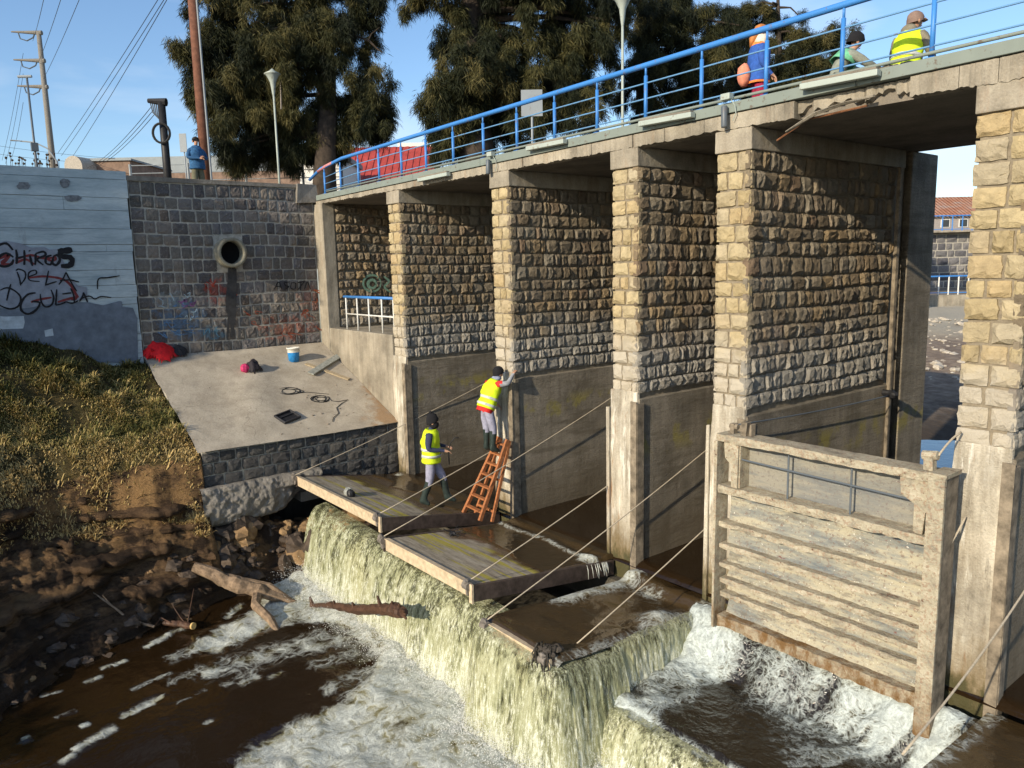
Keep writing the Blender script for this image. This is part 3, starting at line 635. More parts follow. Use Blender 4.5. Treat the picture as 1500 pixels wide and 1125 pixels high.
# ------------------------------------------------------------------ left bank: retaining wall, painted wall, ramp
rw = thing('retaining_wall', (-19.5, 6.5, 2.8), 'dark stone retaining wall with pale joints and a drain pipe', 'wall')
PC = onx(340, 370, -19.05)
b = B(); b.box((-20.0, 4.30, 1.5), (-19.33, 8.715, 6.98)); b.build('mortar_core', M_MORTL, rw)
courses(rw, (-19.335, 4.30, 2.35), Y_, Z_, X_, 4.40, 4.55, .285, (.2, .36), V_DARK, (.032, .058), .022, 31, skip=lambda x, y: (4.30 + x - PC.y) ** 2 + (2.35 + y - PC.z) ** 2 < .36 ** 2, wob=.02)
b = B(); b.box((-20.02, 4.28, 6.90), (-19.27, 8.3, 6.99), .012); b.build('coping', M_FOUND, rw)
b = B(); b.box((-19.9, 8.25, 6.55), (-19.2, 8.8, 7.02), .05); b.build('broken_corner', M_FOUND, rw)
b = B(); N = 22; ro, ri = .36, .275; P = []; fs = []
for (xx, rr) in ((-19.6, ro), (-19.02, ro), (-19.0, ro - .02), (-19.0, ri + .015), (-19.02, ri), (-19.36, ri)):
    for k in range(N): a = 2 * math.pi * k / N; P.append((xx, PC.y + math.cos(a) * rr, PC.z + math.sin(a) * rr))
for i in range(5):
    for k in range(N): a = i * N + k; c = i * N + (k + 1) % N; fs.append((a, c, c + N, a + N))
b.add(P, fs); b.build('drain_pipe', concrete('pipe concrete', (.36, .34, .26), rust=.3), rw, True)
b = B(); b.tube([(-19.35, PC.y, PC.z), (-19.318, PC.y, PC.z)], ri - .002, 20); b.build('pipe_shade_disc', simple('pipe shade black', (.006, .006, .006), 1), rw)  # black disc painted in for the shade inside the pipe

M_PWALL = Mat('grey blue wall paint', (.42, .49, .50), .8, spec=.25)
m = M_PWALL; n = m.noise(2.0, 5, .65, (1, .35, 1.5)); f = m.noise(30, 5, .7, (1, .25, 1))
c = m.ramp(n, [(.3, (.27, .335, .36)), (.55, (.42, .49, .51)), (.8, (.56, .62, .61))]); c = m.mix(m.math('MULTIPLY', m.sstep(m.noise(5, 5, .75, (1, .12, 3.5)), .56, .64), .5), c, (.20, .24, .26)); c = m.mix(m.math('MULTIPLY', m.sstep(m.noise(3, 6, .75, (1, 1, .25), (0, 5, 5)), .60, .70), .45), c, (.23, .24, .23)); c = m.mix(.5, c, m.ramp(f, [(.3, (.75, .75, .75)), (.7, (1.1, 1.1, 1.1))]), 'MULTIPLY')
m.color(c); m.bump(f, .3, .01)
pw = thing('painted_wall', (-19.4, 2, 2), 'grey painted board marked wall with black and red graffiti', 'wall')
b = B(); b.box((-20.0, -7.0, 0.5), (-19.30, 4.26, 7.08)); b.build('wall_core', M_CONC, pw)
z = 1.9; rg = random.Random(21)
while z < 7.05:
    h = rg.choice((.16, .22, .28, .34, .40)); z1 = min(z + h, 7.09)
    if 7.09 - z1 < .1: z1 = 7.09
    y = -7.0; cut = sorted([-7.0 + rg.uniform(1.5, 3), rg.uniform(-3, -.5), rg.uniform(.6, 3.8), 4.28 - rg.uniform(-.015, .03)])
    y0 = -7.0
    for c_ in cut:
        xo = -19.262 + rg.uniform(-.007, .007); tw = rg.uniform(-.004, .004); b = B()
        b.hexa([(-19.31, y0 + .002, z), (xo, y0 + .002, z + .004), (xo + tw, c_ - .002, z + .004), (-19.31, c_ - .002, z), (-19.31, y0 + .002, z1 - .004), (xo + rg.uniform(-.004, .004), y0 + .002, z1 - .006), (xo + tw, c_ - .002, z1 - .006), (-19.31, c_ - .002, z1 - .004)])
        b.build('board_panel', M_PWALL.m, pw); y0 = c_
    z = z1
def paint_patch(poly, mat, x, name='paint_patch', par=None):
    P = [onx(u, v, x) for u, v in poly]; bb = B(); bb.add(P, [tuple(range(len(P)))]); return bb.build(name, mat, par or pw)
def px3(L, ox=0, oy=330, s=6.618): return [(ox + a / s, oy + b_ / s) for a, b_ in L]
M_PDK = simple('slate repaint', (.13, .155, .19), .8, var=.3, scale=4, bump=0); M_PMID = simple('purple grey repaint', (.23, .25, .29), .8, var=.25, scale=5, bump=0); M_PLT = simple('pale repaint', (.40, .46, .50), .8, var=.25, scale=6, bump=0)
XP = -19.246
paint_patch(px3([(-80, 800), (120, 810), (280, 800), (560, 745), (850, 745), (1000, 775), (1150, 735), (1175, 735), (1180, 790), (1290, 800), (1330, 900), (1340, 1340), (-80, 1300)]), M_PDK, XP)
paint_patch(px3([(-60, 390), (-60, 180), (60, 150), (200, 175), (300, 215), (430, 210), (480, 235), (560, 230), (640, 400), (650, 480), (760, 590), (840, 600), (850, 720), (560, 747), (280, 800), (-60, 800)]), M_PMID, XP + .0015)
paint_patch(px3([(-60, 880), (60, 885), (230, 880), (240, 940), (225, 1000), (-60, 1010)]), M_PLT, XP + .0015)
paint_patch(px3([(430, 1020), (510, 1000), (520, 1070), (440, 1080)]), M_PLT, XP + .0015)
paint_patch(px3([(1150, 735), (1180, 740), (1195, 880), (1150, 870)]), M_PDK, XP + .003)
M_GB = simple('black spray', (.012, .012, .014), .8, bump=0); M_GR = simple('dark red spray', (.16, .03, .03), .8, bump=0)
def stroke(pts, w, mat, x, par, name='graffiti', closed=False, smooth_=True):
    """a sprayed line: flat ribbon on the wall, width w metres"""
    P = [onx(u, v, x) for u, v in pts]
    if closed: P.append(P[0])
    if smooth_ and len(P) > 2:
        Q = []
        for i in range(len(P) - 1):
            p0, p1, p2, p3 = P[max(i - 1, 0)], P[i], P[i + 1], P[min(i + 2, len(P) - 1)]
            for k in range(4):
                t = k / 4; Q.append(.5 * (2 * p1 + (p2 - p0) * t + (2 * p0 - 5 * p1 + 4 * p2 - p3) * t * t + (3 * p1 - p0 - 3 * p2 + p3) * t ** 3))
        P = Q + [P[-1]]
    return P, w
def ribbons(lines, mat, x, par, name='graffiti', taper=True):
    bb = B()
    for j, (pts, w) in enumerate(lines):
        P, w = stroke(pts, w, mat, x + j * .0002, par); n = len(P); vs = []
        for i, p in enumerate(P):
            d = (P[min(i + 1, n - 1)] - P[max(i - 1, 0)]); d.x = 0; d.normalize() if d.length > 0 else None; s_ = Vector((0, -d.z, d.y)); ww = w * .5 * (1 if not taper else min(1, .55 + .45 * math.sin(math.pi * (i + .5) / n) * 1.5)) * RNG.uniform(.85, 1.15)
            vs += [p + s_ * ww, p - s_ * ww]
        bb.add(vs, [(2 * i, 2 * i + 1, 2 * i + 3, 2 * i + 2) for i in range(n - 1)])
    return bb.build(name, mat, par)
g3 = lambda L, w: (px3(L), w)
ribbons([g3([(-20, 330), (40, 300), (90, 280), (60, 330), (20, 370), (100, 380), (130, 340)], .07), g3([(150, 330), (300, 290), (420, 320), (540, 310)], .05), g3([(150, 370), (250, 330), (330, 380)], .05), g3([(280, 510), (420, 495), (560, 510), (640, 540), (700, 600), (760, 700)], .05), g3([(560, 745), (640, 720), (760, 690)], .05), g3([(300, 745), (380, 720), (500, 700)], .045), g3([(700, 600), (745, 700), (690, 720)], .05), g3([(430, 290), (480, 340), (540, 330), (520, 290)], .05)], M_GR, XP + .004, pw)
ribbons([g3([(125, 240), (60, 175), (-30, 200)], .05), g3([(130, 310), (60, 270), (-10, 310), (-30, 370), (40, 400), (110, 375), (130, 330)], .05),        # C
         g3([(155, 235), (165, 300), (160, 375)], .045), g3([(235, 240), (238, 310), (235, 385)], .045), g3([(150, 320), (245, 300)], .04),              # H
         g3([(290, 290), (300, 340), (315, 395)], .045), g3([(283, 243), (290, 252)], .045),                                                        # I
         g3([(345, 275), (345, 340), (340, 385)], .045), g3([(345, 275), (420, 255), (440, 290), (360, 330), (420, 385)], .045),                    # R
         g3([(500, 290), (450, 310), (445, 365), (490, 380), (500, 345)], .045),                                                                     # G
         g3([(520, 300), (560, 290), (580, 340), (545, 385), (510, 365), (520, 300)], .05),                                                          # O
         g3([(700, 235), (640, 245), (560, 250)], .12), g3([(570, 260), (600, 300), (680, 310), (700, 350), (670, 390), (590, 395)], .11),            # S
         g3([(155, 440), (180, 425), (240, 450), (245, 510), (200, 575)], .03), g3([(165, 450), (190, 520), (200, 585)], .03),                        # D
         g3([(270, 500), (350, 470), (340, 435), (280, 460), (285, 530), (385, 545)], .03),                                                           # E
         g3([(470, 440), (455, 520), (440, 585)], .03), g3([(440, 580), (500, 560), (550, 545)], .03),                                                # L
         g3([(570, 575), (610, 520), (640, 455)], .03), g3([(640, 455), (700, 570), (745, 640)], .03), g3([(580, 535), (680, 530), (765, 550)], .03),  # A
         g3([(0, 630), (70, 605), (150, 640), (200, 700), (180, 780), (110, 810), (40, 795), (-30, 760)], .035), g3([(105, 570), (85, 640), (65, 730)], .03),  # O with a bar
         g3([(345, 655), (270, 670), (210, 740), (205, 820), (270, 860), (350, 820), (385, 750), (310, 740)], .045),                                  # G
         g3([(390, 665), (400, 740), (440, 790), (500, 770), (520, 700), (495, 625)], .035),                                                          # U
         g3([(550, 620), (545, 700), (540, 775)], .035), g3([(540, 775), (600, 760), (640, 740)], .03),                                                # L
         g3([(605, 665), (690, 655)], .03), g3([(685, 610), (715, 680), (720, 750)], .035), g3([(640, 740), (700, 755), (760, 730)], .03),               # T
         g3([(770, 740), (800, 690), (810, 650)], .035), g3([(810, 650), (830, 700), (850, 745)], .035), g3([(770, 720), (840, 690), (880, 690), (920, 715), (980, 690), (1080, 700)], .03),  # A and tail
         g3([(945, 620), (955, 520), (1040, 508), (1160, 490)], .03)], M_GB, XP + .006, pw)
M_SMUDGE = simple('soot smudge', (.16, .17, .18), .9, var=.5, scale=12, bump=0)
for cx_, cy_, rx, ry in ((35, 272, 10, 6), (95, 268, 9, 7), (107, 290, 12, 5)):
    paint_patch([(cx_ + rx * math.cos(a) * RNG.uniform(.75, 1.2), cy_ + ry * math.sin(a) * RNG.uniform(.75, 1.2)) for a in [k * .449 for k in range(14)]], M_SMUDGE, XP + .001, 'soot_mark')
# sprayed scribbles on the rough stone wall
XS = -19.272
def scrib(u0, v0, u1, v1, n, w, mat, seed):
    rg = random.Random(seed); L = []
    for k in range(n):
        u, v = rg.uniform(u0, u1), rg.uniform(v0, v1); L.append(([(u + rg.uniform(-7, 7) * t, v + rg.uniform(-6, 6)) for t in range(-1, 3)], w * rg.uniform(.6, 1.3)))
    ribbons(L, mat, XS + rg.uniform(0, .012), rw)
C = lambda n, c: simple(n, c, .8, bump=0, var=.4)
scrib(235, 445, 290, 500, 12, .022, C('blue spray', (.10, .20, .34)), 1); scrib(230, 420, 280, 470, 8, .02, C('pale blue spray', (.30, .40, .46)), 2); scrib(300, 470, 322, 500, 4, .02, C('steel blue spray', (.10, .22, .30)), 3)
scrib(295, 408, 350, 450, 6, .022, C('red spray', (.34, .05, .03)), 4); scrib(360, 455, 470, 500, 8, .022, C('rust spray', (.26, .06, .03)), 5); scrib(440, 420, 470, 445, 3, .022, C('rust spray', (.30, .08, .03)), 6); scrib(268, 440, 285, 455, 4, .03, C('violet spray', (.16, .07, .18)), 7)
ribbons([([(402, 424), (408, 413), (413, 424)], .03), ([(404, 420), (412, 419)], .025), ([(424, 413), (417, 414), (418, 418), (423, 420), (417, 424)], .03), ([(427, 414), (426, 422), (432, 423), (433, 415), (427, 414)], .03), ([(436, 414), (446, 412)], .03), ([(441, 413), (440, 425)], .03), ([(436, 425), (447, 411)], .025), ([(446, 424), (450, 413), (455, 424)], .03)], M_GB, XS + .016, rw)
_rg = random.Random(14); _L = []
for k in range(7):
    u0 = 340 + _rg.uniform(-5, 5); v1 = _rg.uniform(440, 522); _L.append(([(u0, 389 + abs(u0 - 340) * .8), (u0 + _rg.uniform(-1, 1), 410), (u0 - 2 + _rg.uniform(-2, 2), (410 + v1) / 2), (u0 - 2 + _rg.uniform(-2, 2), v1)], _rg.uniform(.05, .11)))
ribbons(_L, C('damp soot', (.04, .04, .041)), XS + .004, rw, 'damp_streak')
# graffiti ring on the abutment rubble
ribbons([([(545 + 13 * math.cos(a), 415 + 12 * math.sin(a)) for a in [k * .52 for k in range(13)]], .06), ([(545 + 6 * math.cos(a), 416 + 6 * math.sin(a)) for a in [k * .8 for k in range(9)]], .08), ([(562, 405), (570, 412), (563, 420), (572, 428)], .06)], C('green spray', (.18, .30, .22)), -18.78, ab)

# ramp
RN, RD = (.405, 0, 1), 2.9 - .405 * 19.3
def rampz(x): return 2.9 - .405 * (x + 19.3)
rm = thing('paved_ramp', (-17.3, 6.5, 1.3), 'sloping concrete bank paving with a dark stone front face', 'ramp')
nx_, ny_ = 60, 68; U, V = np.meshgrid(np.linspace(0, 1, nx_), np.linspace(0, 1, ny_)); XX = -19.29 + U * 3.93; YY = 4.28 + V * (8.72 - 4.28) + (1 - V) * (U * -.05 + .05 * (fbm(U * 9, U * 0 + 2, 3) - .5))
bulge = .07 * np.exp(-((YY - 6.2 - (XX + 17.5) * -.35) / .5) ** 2) * np.sin(np.clip(U, 0, 1) * math.pi)
ZZ = 2.9 - .405 * (XX + 19.3) + bulge + .03 * (fbm(XX * 1.3, YY * 1.3, 4) - .5) + .03 * np.clip((6.2 - YY) / 2, 0, 1)
XX = XX + np.where(U > .98, .03 * (fbm(YY * 8, YY * 0, 2) - .5), 0)
m = Mat('dusty ramp concrete', (.5, .45, .37), .9, spec=.15); n = m.noise(1.6, 6, .65); f = m.noise(30, 6, .72)
c = m.ramp(n, [(.3, (.33, .285, .22)), (.6, (.48, .425, .335)), (.8, (.55, .485, .385))])
p = m.xyz(); rs = m.math('ADD', m.math('ADD', m.math('MULTIPLY', p[1], .5), m.math('MULTIPLY', p[0], .22)), m.math('MULTIPLY', m.noise(2.2, 5, .7, (1, 1, 1), (3, 1, 0)), .9))
c = m.mix(m.math('MULTIPLY', m.sstep(rs, 1.02, 1.25), .75), c, (.30, .17, .07)); c = m.mix(.6, c, m.ramp(f, [(.3, (.62, .62, .62)), (.7, (1.2, 1.2, 1.2))]), 'MULTIPLY'); c = m.mix(m.sstep(m.noise(14, 3, .6, (1, 1, 1), (9, 4, 0)), .68, .73), c, (.16, .13, .10)); ck = m.n('TexNoise'); ck.inputs['Scale'].default_value = 1.8; m.l(m.pos(), ck.inputs['Vector']); cm_ = m.n('VectorMath', operation='MULTIPLY_ADD'); m.l(ck.outputs['Color'], cm_.inputs[0]); cm_.inputs[1].default_value = (.9, .9, .9); m.l(m.pos(), cm_.inputs[2]); cv = m.voro(.42, 'DISTANCE_TO_EDGE', src=cm_.outputs[0]); c = m.mix(m.math('MULTIPLY', m.math('SUBTRACT', 1.0, m.sstep(cv, .0, .005)), .4), c, (.13, .11, .09)); c = m.mix(m.math('MULTIPLY', m.sstep(m.noise(2.6, 6, .7, (1, 1, 1), (7, 7, 1)), .52, .66), .45), c, (.27, .235, .19))
m.color(c); m.bump(f, .6, .015); m.bump(n, .3, .05); M_RAMPC = m.m
grid_mesh('paving', XX, YY, ZZ, M_RAMPC, parent=rm)
b = B(); b.hexa([(-19.29, 4.32, .9), (-15.46, 4.32, .55), (-15.46, 8.70, .55), (-19.29, 8.70, .9), (-19.29, 4.32, 2.83), (-15.46, 4.32, rampz(-15.46) - .06), (-15.46, 8.70, rampz(-15.46) - .06), (-19.29, 8.70, 2.83)]); b.build('fill', M_MORTL, rm)
courses(rm, (-15.45, 4.30, .58), Y_, Z_, X_, 4.40, .70, .235, (.22, .42), V_DARKB, (.03, .05), .018, 71)
courses(rm, (-15.45, 6.05, -.14), Y_, Z_, X_, 2.65, .72, .24, (.22, .44), V_DARKB, (.03, .07), .02, 73, skip=lambda x, y: y < .3 and x < .9 - .5 * y)
b = B(); b.box((-16.4, 6.3, -.12), (-15.465, 8.7, .548)); b.build('lower_fill', M_FOUND, rm)
courses(rm, (-19.2, 4.35, .75), X_, Z_, -Y_, 3.7, .5, .25, (.25, .45), V_DARKB, (.03, .06), .03, 72)
n = 170; prof = [(-16.3, .0), (-15.9, -.06), (-15.55, -.14), (-15.34, -.20), (-15.25, -.12), (-15.22, 0), (-15.2, .1), (-15.2, .2), (-15.21, .3), (-15.23, .4), (-15.26, .5), (-15.33, .575), (-15.42, .60)]
_t = np.linspace(0, len(prof) - 1, 60); prof = list(zip(np.interp(_t, range(len(prof)), [q[0] for q in prof]), np.interp(_t, range(len(prof)), [q[1] for q in prof]))); YY = np.repeat(np.linspace(4.2, 6.7, n)[:, None], len(prof), 1); XX = np.array([q[0] for q in prof])[None, :] + 0 * YY; ZZ = np.array([q[1] for q in prof])[None, :] + 0 * YY
k = np.clip((ZZ + .3) / .5, 0, 1); up = sst(YY, 5.6, 6.7); ZZ = ZZ + up * (1 - np.clip((ZZ + .2) / .8, 0, 1)) * .42 + .16 * (fbm(YY * 2.2, ZZ * 0, 4, 3) - .5) * (ZZ < .1); XX = XX + .10 * (fbm(YY * 2.5, ZZ * 3.5, 3, 8) - .5) + .16 * (fbm(YY * 7, ZZ * 7, 5, 9) - .5) - .25 * up * (ZZ < .35)
grid_mesh('footing', XX, YY, ZZ, M_FOUND, parent=rm)
b = B(); b.box((-16.4, 4.24, -.1), (-15.5, 4.3, .58)); b.build('footing_end', M_FOUND, rm)
b = B(); b.box((-17.6, 4.6, -2.5), (-16.75, 8.7, .6), .1); b.build('undercut_core', M_WEIR, rm)
# ------------------------------------------------------------------ bank terrain and grass
WZ = -1.35                                          # level of the pool below the weir
def shore_x(y): return np.interp(y, [-9, -4, -1, .43, 1.0, 1.76, 2.48, 3.36, 4.37, 5.22, 5.8, 9], [-7.5, -10.2, -11.5, -12.3, -12.9, -13.5, -13.65, -14.0, -14.45, -14.6, -14.9, -15.3])
def top_z(y): return np.interp(y, [-9, -4, 0, 1.6, 3, 4.3, 4.4, 9], [5.0, 4.5, 3.95, 3.62, 3.2, 2.80, 2.2, 1.5])
def bank_z(x, y):
    s = (x + 19.3) / (shore_x(y) + 19.3)
    zt_ = top_z(y); brk = np.interp(y, [-3, 1.5, 2.6, 3.6, 4.3], [.46, .50, .56, .70, .80]) + .10 * (fbm(y * 1.1, y * 0 + 3.3, 4) - .5)
    lipz = np.interp(y, [-3, 1, 3, 4.3], [1.2, 1.0, 1.05, 1.25])
    g = np.clip(s / brk, 0, 1); z1 = zt_ - (zt_ - lipz) * (g + .05 * np.sin(g * 12.5))
    q = np.clip((s - brk) / (1 - brk), 0, 1)
    cliff = sst(q, 0, .10 + .10 * (fbm(y * 2.5, y * 0, 3, 5) - .3)) * .85
    led = q * 6.5 + 2.2 * (fbm(x * .7, y * .7, 4, 4) - .5); fl = np.floor(led); step = (fl + sst(led - fl, .70, .97)) / 6.5
    base = lipz - cliff; z2 = base + (WZ - .05 - base) * np.clip(.35 * q + .65 * np.clip(step, 0, 1), 0, 1)
    z = np.where(s < brk, z1, z2); z = np.where(s > 1, WZ - .06 - .30 * (s - 1) * 4, z)
    rz_ = 2.9 - .405 * (x + 19.3) - .07 - np.clip(4.3 - y, 0, 3) * .22 + .10 * (fbm(x * 3, y * 3, 3, 61) - .5)
    z = np.where((y > 2.9) & (y <= 4.32), z + (rz_ - z) * sst(y, 2.9, 3.9) * (1 - sst(x, -15.75, -15.45)), z)
    z = z + .22 * (fbm(x * 1.7, y * 1.7, 5, 9) - .5) * np.clip(s * 4, .15, 1) + np.where(s > brk, .22, .08) * ((fbm(x * 4.2, y * 4.2, 5, 21) - .5) + .45 * (np.abs(fbm(x * 9, y * 9, 4, 27) - .5) * 2 - .3)) + .34 * (fbm(x * .8 + 4, y * .8, 3, 33) - .5) * np.clip(s * 2, 0, 1) * (s < 1)
    hol = np.where(x < -15.35, -.42 - .5 * np.clip(y - 5.5, 0, 1), -.45 - (x + 15.35) * .95) + .50 * (fbm(x * 2.4, y * 2.4, 5, 3) - .5); z = np.where(y > 4.32, np.minimum(hol, .45), z)
    return z, s, brk
yy = np.arange(-9, 9.0, .035); xx = np.arange(-19.32, -8.0, .035)
XX, YY = np.meshgrid(xx, yy); ZZ, SS, BK = bank_z(XX, YY)
dry = np.clip(1 - np.abs(SS - BK - .04) * 6, 0, 1) * np.clip((YY + .2) / 2.2, .25, 1)
m = Mat('bank earth', rough=.95, spec=.1); n = m.noise(2.2, 6, .65); f = m.noise(18, 6, .75, (1, 1, 2.5)); a_ = m.n('Attribute', attribute_name='grassy').outputs['Fac']; d_ = m.n('Attribute', attribute_name='dry').outputs['Fac']
c = m.ramp(n, [(.3, (.075, .05, .035)), (.55, (.16, .105, .065)), (.75, (.24, .16, .09))]); c = m.mix(.7, c, m.ramp(f, [(.3, (.45, .42, .4)), (.7, (1.3, 1.25, 1.15))]), 'MULTIPLY')
zl = m.noise(3.2, 5, .6, (.22, .22, 2.2), (3, 3, 1)); c = m.mix(m.math('MULTIPLY', m.sstep(zl, .50, .58), .75), c, (.030, .023, .018)); c = m.mix(m.math('MULTIPLY', m.math('SUBTRACT', 1.0, m.sstep(zl, .36, .46)), .55), c, (.27, .17, .085)); c = m.mix(m.math('MULTIPLY', d_, m.sstep(n, .42, .6)), c, (.36, .22, .10)); c = m.mix(m.math('MULTIPLY', a_, .8), c, (.10, .085, .035))
wet_ = m.math('SUBTRACT', 1.0, m.sstep(m.xyz()[2], -1.32, -.75)); c = m.mix(m.math('MULTIPLY', wet_, .65), c, (.035, .025, .018)); c = m.mix(m.sstep(m.noise(7, 5, .75, (1, 1, 3), (4, 4, 4)), .58, .70), c, (.035, .026, .02)); m.color(c); m.rough(m.math('SUBTRACT', .95, m.math('MULTIPLY', wet_, .45))); m.bump(f, 1.0, .10); m.bump(m.noise(60, 5, .75), .8, .03)
struct(grid_mesh('river_bank', XX, YY, ZZ, m.m, {'grassy': (SS < BK).astype(float), 'dry': dry}))
_ty = np.arange(-4.0, 4.25, .07); _ts = np.linspace(0, 1.02, 240); V_, Fq = [], []
for k, (zk, ya, yb_, dep_) in enumerate(((.62, -3.5, 3.2, .34), (.30, -4, 4.2, .42), (-.02, -2, 4.2, .36), (-.30, -4, 3.6, .46), (-.58, -3, 4.2, .40), (-.84, -4, 3.9, .42), (-1.08, -4, 4.0, .30))):
    rows = []
    for y_ in _ty[(_ty > ya) & (_ty < yb_)]:                # undercut layers of hard earth along the bank
        xs_ = -19.3 + _ts * (float(shore_x(y_)) + 19.3); zz_ = bank_z(xs_, np.full_like(xs_, y_))[0]; ix = np.where(zz_ > zk)[0]; x_ = xs_[ix[-1]] if len(ix) else xs_[-1]
        nn = float(fbm(np.array([y_ * 1.7 + k * 9.1]), np.array([k * 3.3]), 4, 5)[0]) - .42; n2_ = float(fbm(np.array([y_ * 7 + k * 4.1]), np.array([k * 1.3]), 3, 6)[0]) - .5; o_ = max(-.25, dep_ * nn * 3.2 + n2_ * .16); zd = zk + .12 * nn + .06 * n2_; th_ = .10 + .10 * abs(n2_) + .05 * k % .04
        rows.append([(x_ - .5, y_, zd - .03), (x_ + o_ * .5 - .1, y_, zd + .05 + .05 * n2_), (x_ + o_, y_ + .05 * n2_, zd + .02), (x_ + o_ + .02, y_, zd - th_ * .5), (x_ + o_ - .10, y_, zd - th_), (x_ - .5, y_, zd - th_ - .06)])
    for i in range(len(rows)):
        b0 = len(V_); V_ += rows[i]
        if i: Fq += [(b0 - 6 + q, b0 - 6 + (q + 1) % 6, b0 + (q + 1) % 6, b0 + q) for q in range(6)]
struct(tri_soup('eroded_ledge', V_, Fq, bpy.data.materials['bank earth']))
rs_ = np.random.RandomState(3); NB = 90000
gx = rs_.uniform(-19.25, -13.5, NB * 3); gy = rs_.uniform(-7, 4.27, NB * 3); gz, gs, gb = bank_z(gx, gy)
dens = fbm(gx * 1.6, gy * 1.6, 4, 50); edge = 4.27 - gy
ok = (gs < gb + .07 + .10 * (dens - .5)) & (gs > .0) & (rs_.rand(NB * 3) < np.clip((dens - .36) * 4.5, .06, 1)) & (gy > -5)
gx, gy, gz, dens, gs, gb = [q[ok][:NB] for q in (gx, gy, gz, dens, gs, gb)]; n_ = len(gx)
tuft = fbm(gx * 4, gy * 4, 3, 70); L = (.04 + .24 * np.clip((tuft - .42) * 3.0, 0, 1) + .12 * np.clip((tuft - .5) * 4, 0, 1) * np.clip(1 - gs / .3, 0, 1)) * rs_.uniform(.6, 1.4, n_) + .04
ang = rs_.uniform(0, 6.283, n_); lean = rs_.uniform(.2, 1.1, n_); dx = np.cos(ang) * lean + .55; dy = np.sin(ang) * lean - .1; dz = np.ones(n_) * .8; nr = np.sqrt(dx * dx + dy * dy + dz * dz); D = np.stack([dx, dy, dz], 1) / nr[:, None]
P0 = np.stack([gx, gy, gz - .01], 1); wv = np.stack([-np.sin(ang), np.cos(ang), np.zeros(n_)], 1) * (.006 + .006 * rs_.rand(n_))[:, None]
P1 = P0 + D * (L * .6)[:, None] + [0, 0, .01]; P2 = P0 + D * L[:, None]; P2[:, 2] -= L * .25
V_ = np.stack([P0 - wv, P0 + wv, P1 + wv * .8, P1 - wv * .8, P2], 1).reshape(-1, 3); i5 = np.arange(n_) * 5
Ft = np.concatenate([np.stack([i5, i5 + 1, i5 + 2], 1), np.stack([i5, i5 + 2, i5 + 3], 1), np.stack([i5 + 3, i5 + 2, i5 + 4], 1)])
tone = np.clip(.55 * fbm(gx * .9, gy * .9, 4, 90) + .40 * rs_.rand(n_) + .42 * np.clip((gs - gb * .72) * 4, 0, 1) - .22 * np.clip(1 - gs / .28, 0, 1), 0, 1)
m = Mat('bank grass', rough=.7, spec=.2); t = m.n('Attribute', attribute_name='tone').outputs['Fac']
m.color(m.ramp(t, [(.16, (.045, .05, .015)), (.34, (.125, .125, .034)), (.48, (.28, .225, .075)), (.70, (.55, .40, .17))]))
o = tri_soup('grass', V_, Ft, m.m, None, 'stuff', {'tone': np.repeat(tone, 5)}); o['label'] = 'green and straw coloured grass tufts covering the upper left river bank'

def rock_mesh(bb, c, r, seed, sc=(1, 1, 1)):
    rg = random.Random(seed); n, mm = 9, 6; P = []; off = Vector((rg.uniform(0, 50), rg.uniform(0, 50), rg.uniform(0, 50)))
    for i in range(mm + 1):
        th = math.pi * i / mm
        for k in range(n):
            ph = 2 * math.pi * k / n; d = Vector((math.sin(th) * math.cos(ph), math.sin(th) * math.sin(ph), math.cos(th))); q = r * (1 + .55 * mnoise.noise(d * 1.6 + off)); P.append(Vector(c) + Vector((d.x * sc[0], d.y * sc[1], d.z * sc[2])) * q)
    fs = [(i * n + k, (i + 1) * n + k, (i + 1) * n + (k + 1) % n, i * n + (k + 1) % n) for i in range(mm) for k in range(n)]; bb.add(P, fs)
M_ROCK = simple('wet brown rock', (.075, .055, .04), .75, var=.6, scale=5, bump=.9); M_ROCKB = simple('ochre clay rock', (.25, .16, .08), .9, var=.45, scale=7, bump=.9)
b = B(); rg = random.Random(12)
for i in range(95):
    y = rg.uniform(-.5, 6.0); x = float(shore_x(y)) + rg.uniform(-1.0, .12) * (1 if y < 4.4 else .8); z = float(bank_z(np.array([x]), np.array([y]))[0][0]); b.k = 0 if rg.random() < .9 else 1
    rock_mesh(b, (x, y, z - .03), rg.choice((.04, .05, .06, .08, .10, .16)), i, (1.3, 1, .6))
tag(b.build('bank_rubble', [M_ROCK, M_ROCKB], None, False, kind='stuff'), 'brown stones and clods along the waterline of the left bank')
b = B(); rg = random.Random(77)
for i in range(110):
    b.k = 0 if rg.random() < .6 else 1; rock_mesh(b, (lambda x_, y_: (x_, y_, float(bank_z(np.array([x_]), np.array([y_]))[0][0]) + .02))(rg.uniform(-16.6, -14.7), rg.uniform(4.35, 7.6)), rg.choice((.07, .10, .14, .2, .27)), 900 + i, (1.1, 1, .75))
tag(b.build('hollow_rocks', [M_ROCK, M_ROCKB], None, False, kind='stuff'), 'dark broken rock in the washed out hollow under the ramp footing')
for i, (u, v, z, r, lab) in enumerate(((462, 800, -.75, .27, 'black wet boulder at the left edge of the waterfall'), (418, 825, -1.05, .15, 'small brown boulder left of the waterfall foot'), (392, 780, -.6, .2, 'dark boulder in the hollow under the ramp footing'))):
    b = B(); p = onz(u, v, z); rock_mesh(b, p, r, 400 + i, (1, .9, 1.2)); tag(b.build('boulder', M_ROCK), lab, 'rock', 'boulders beside the waterfall')

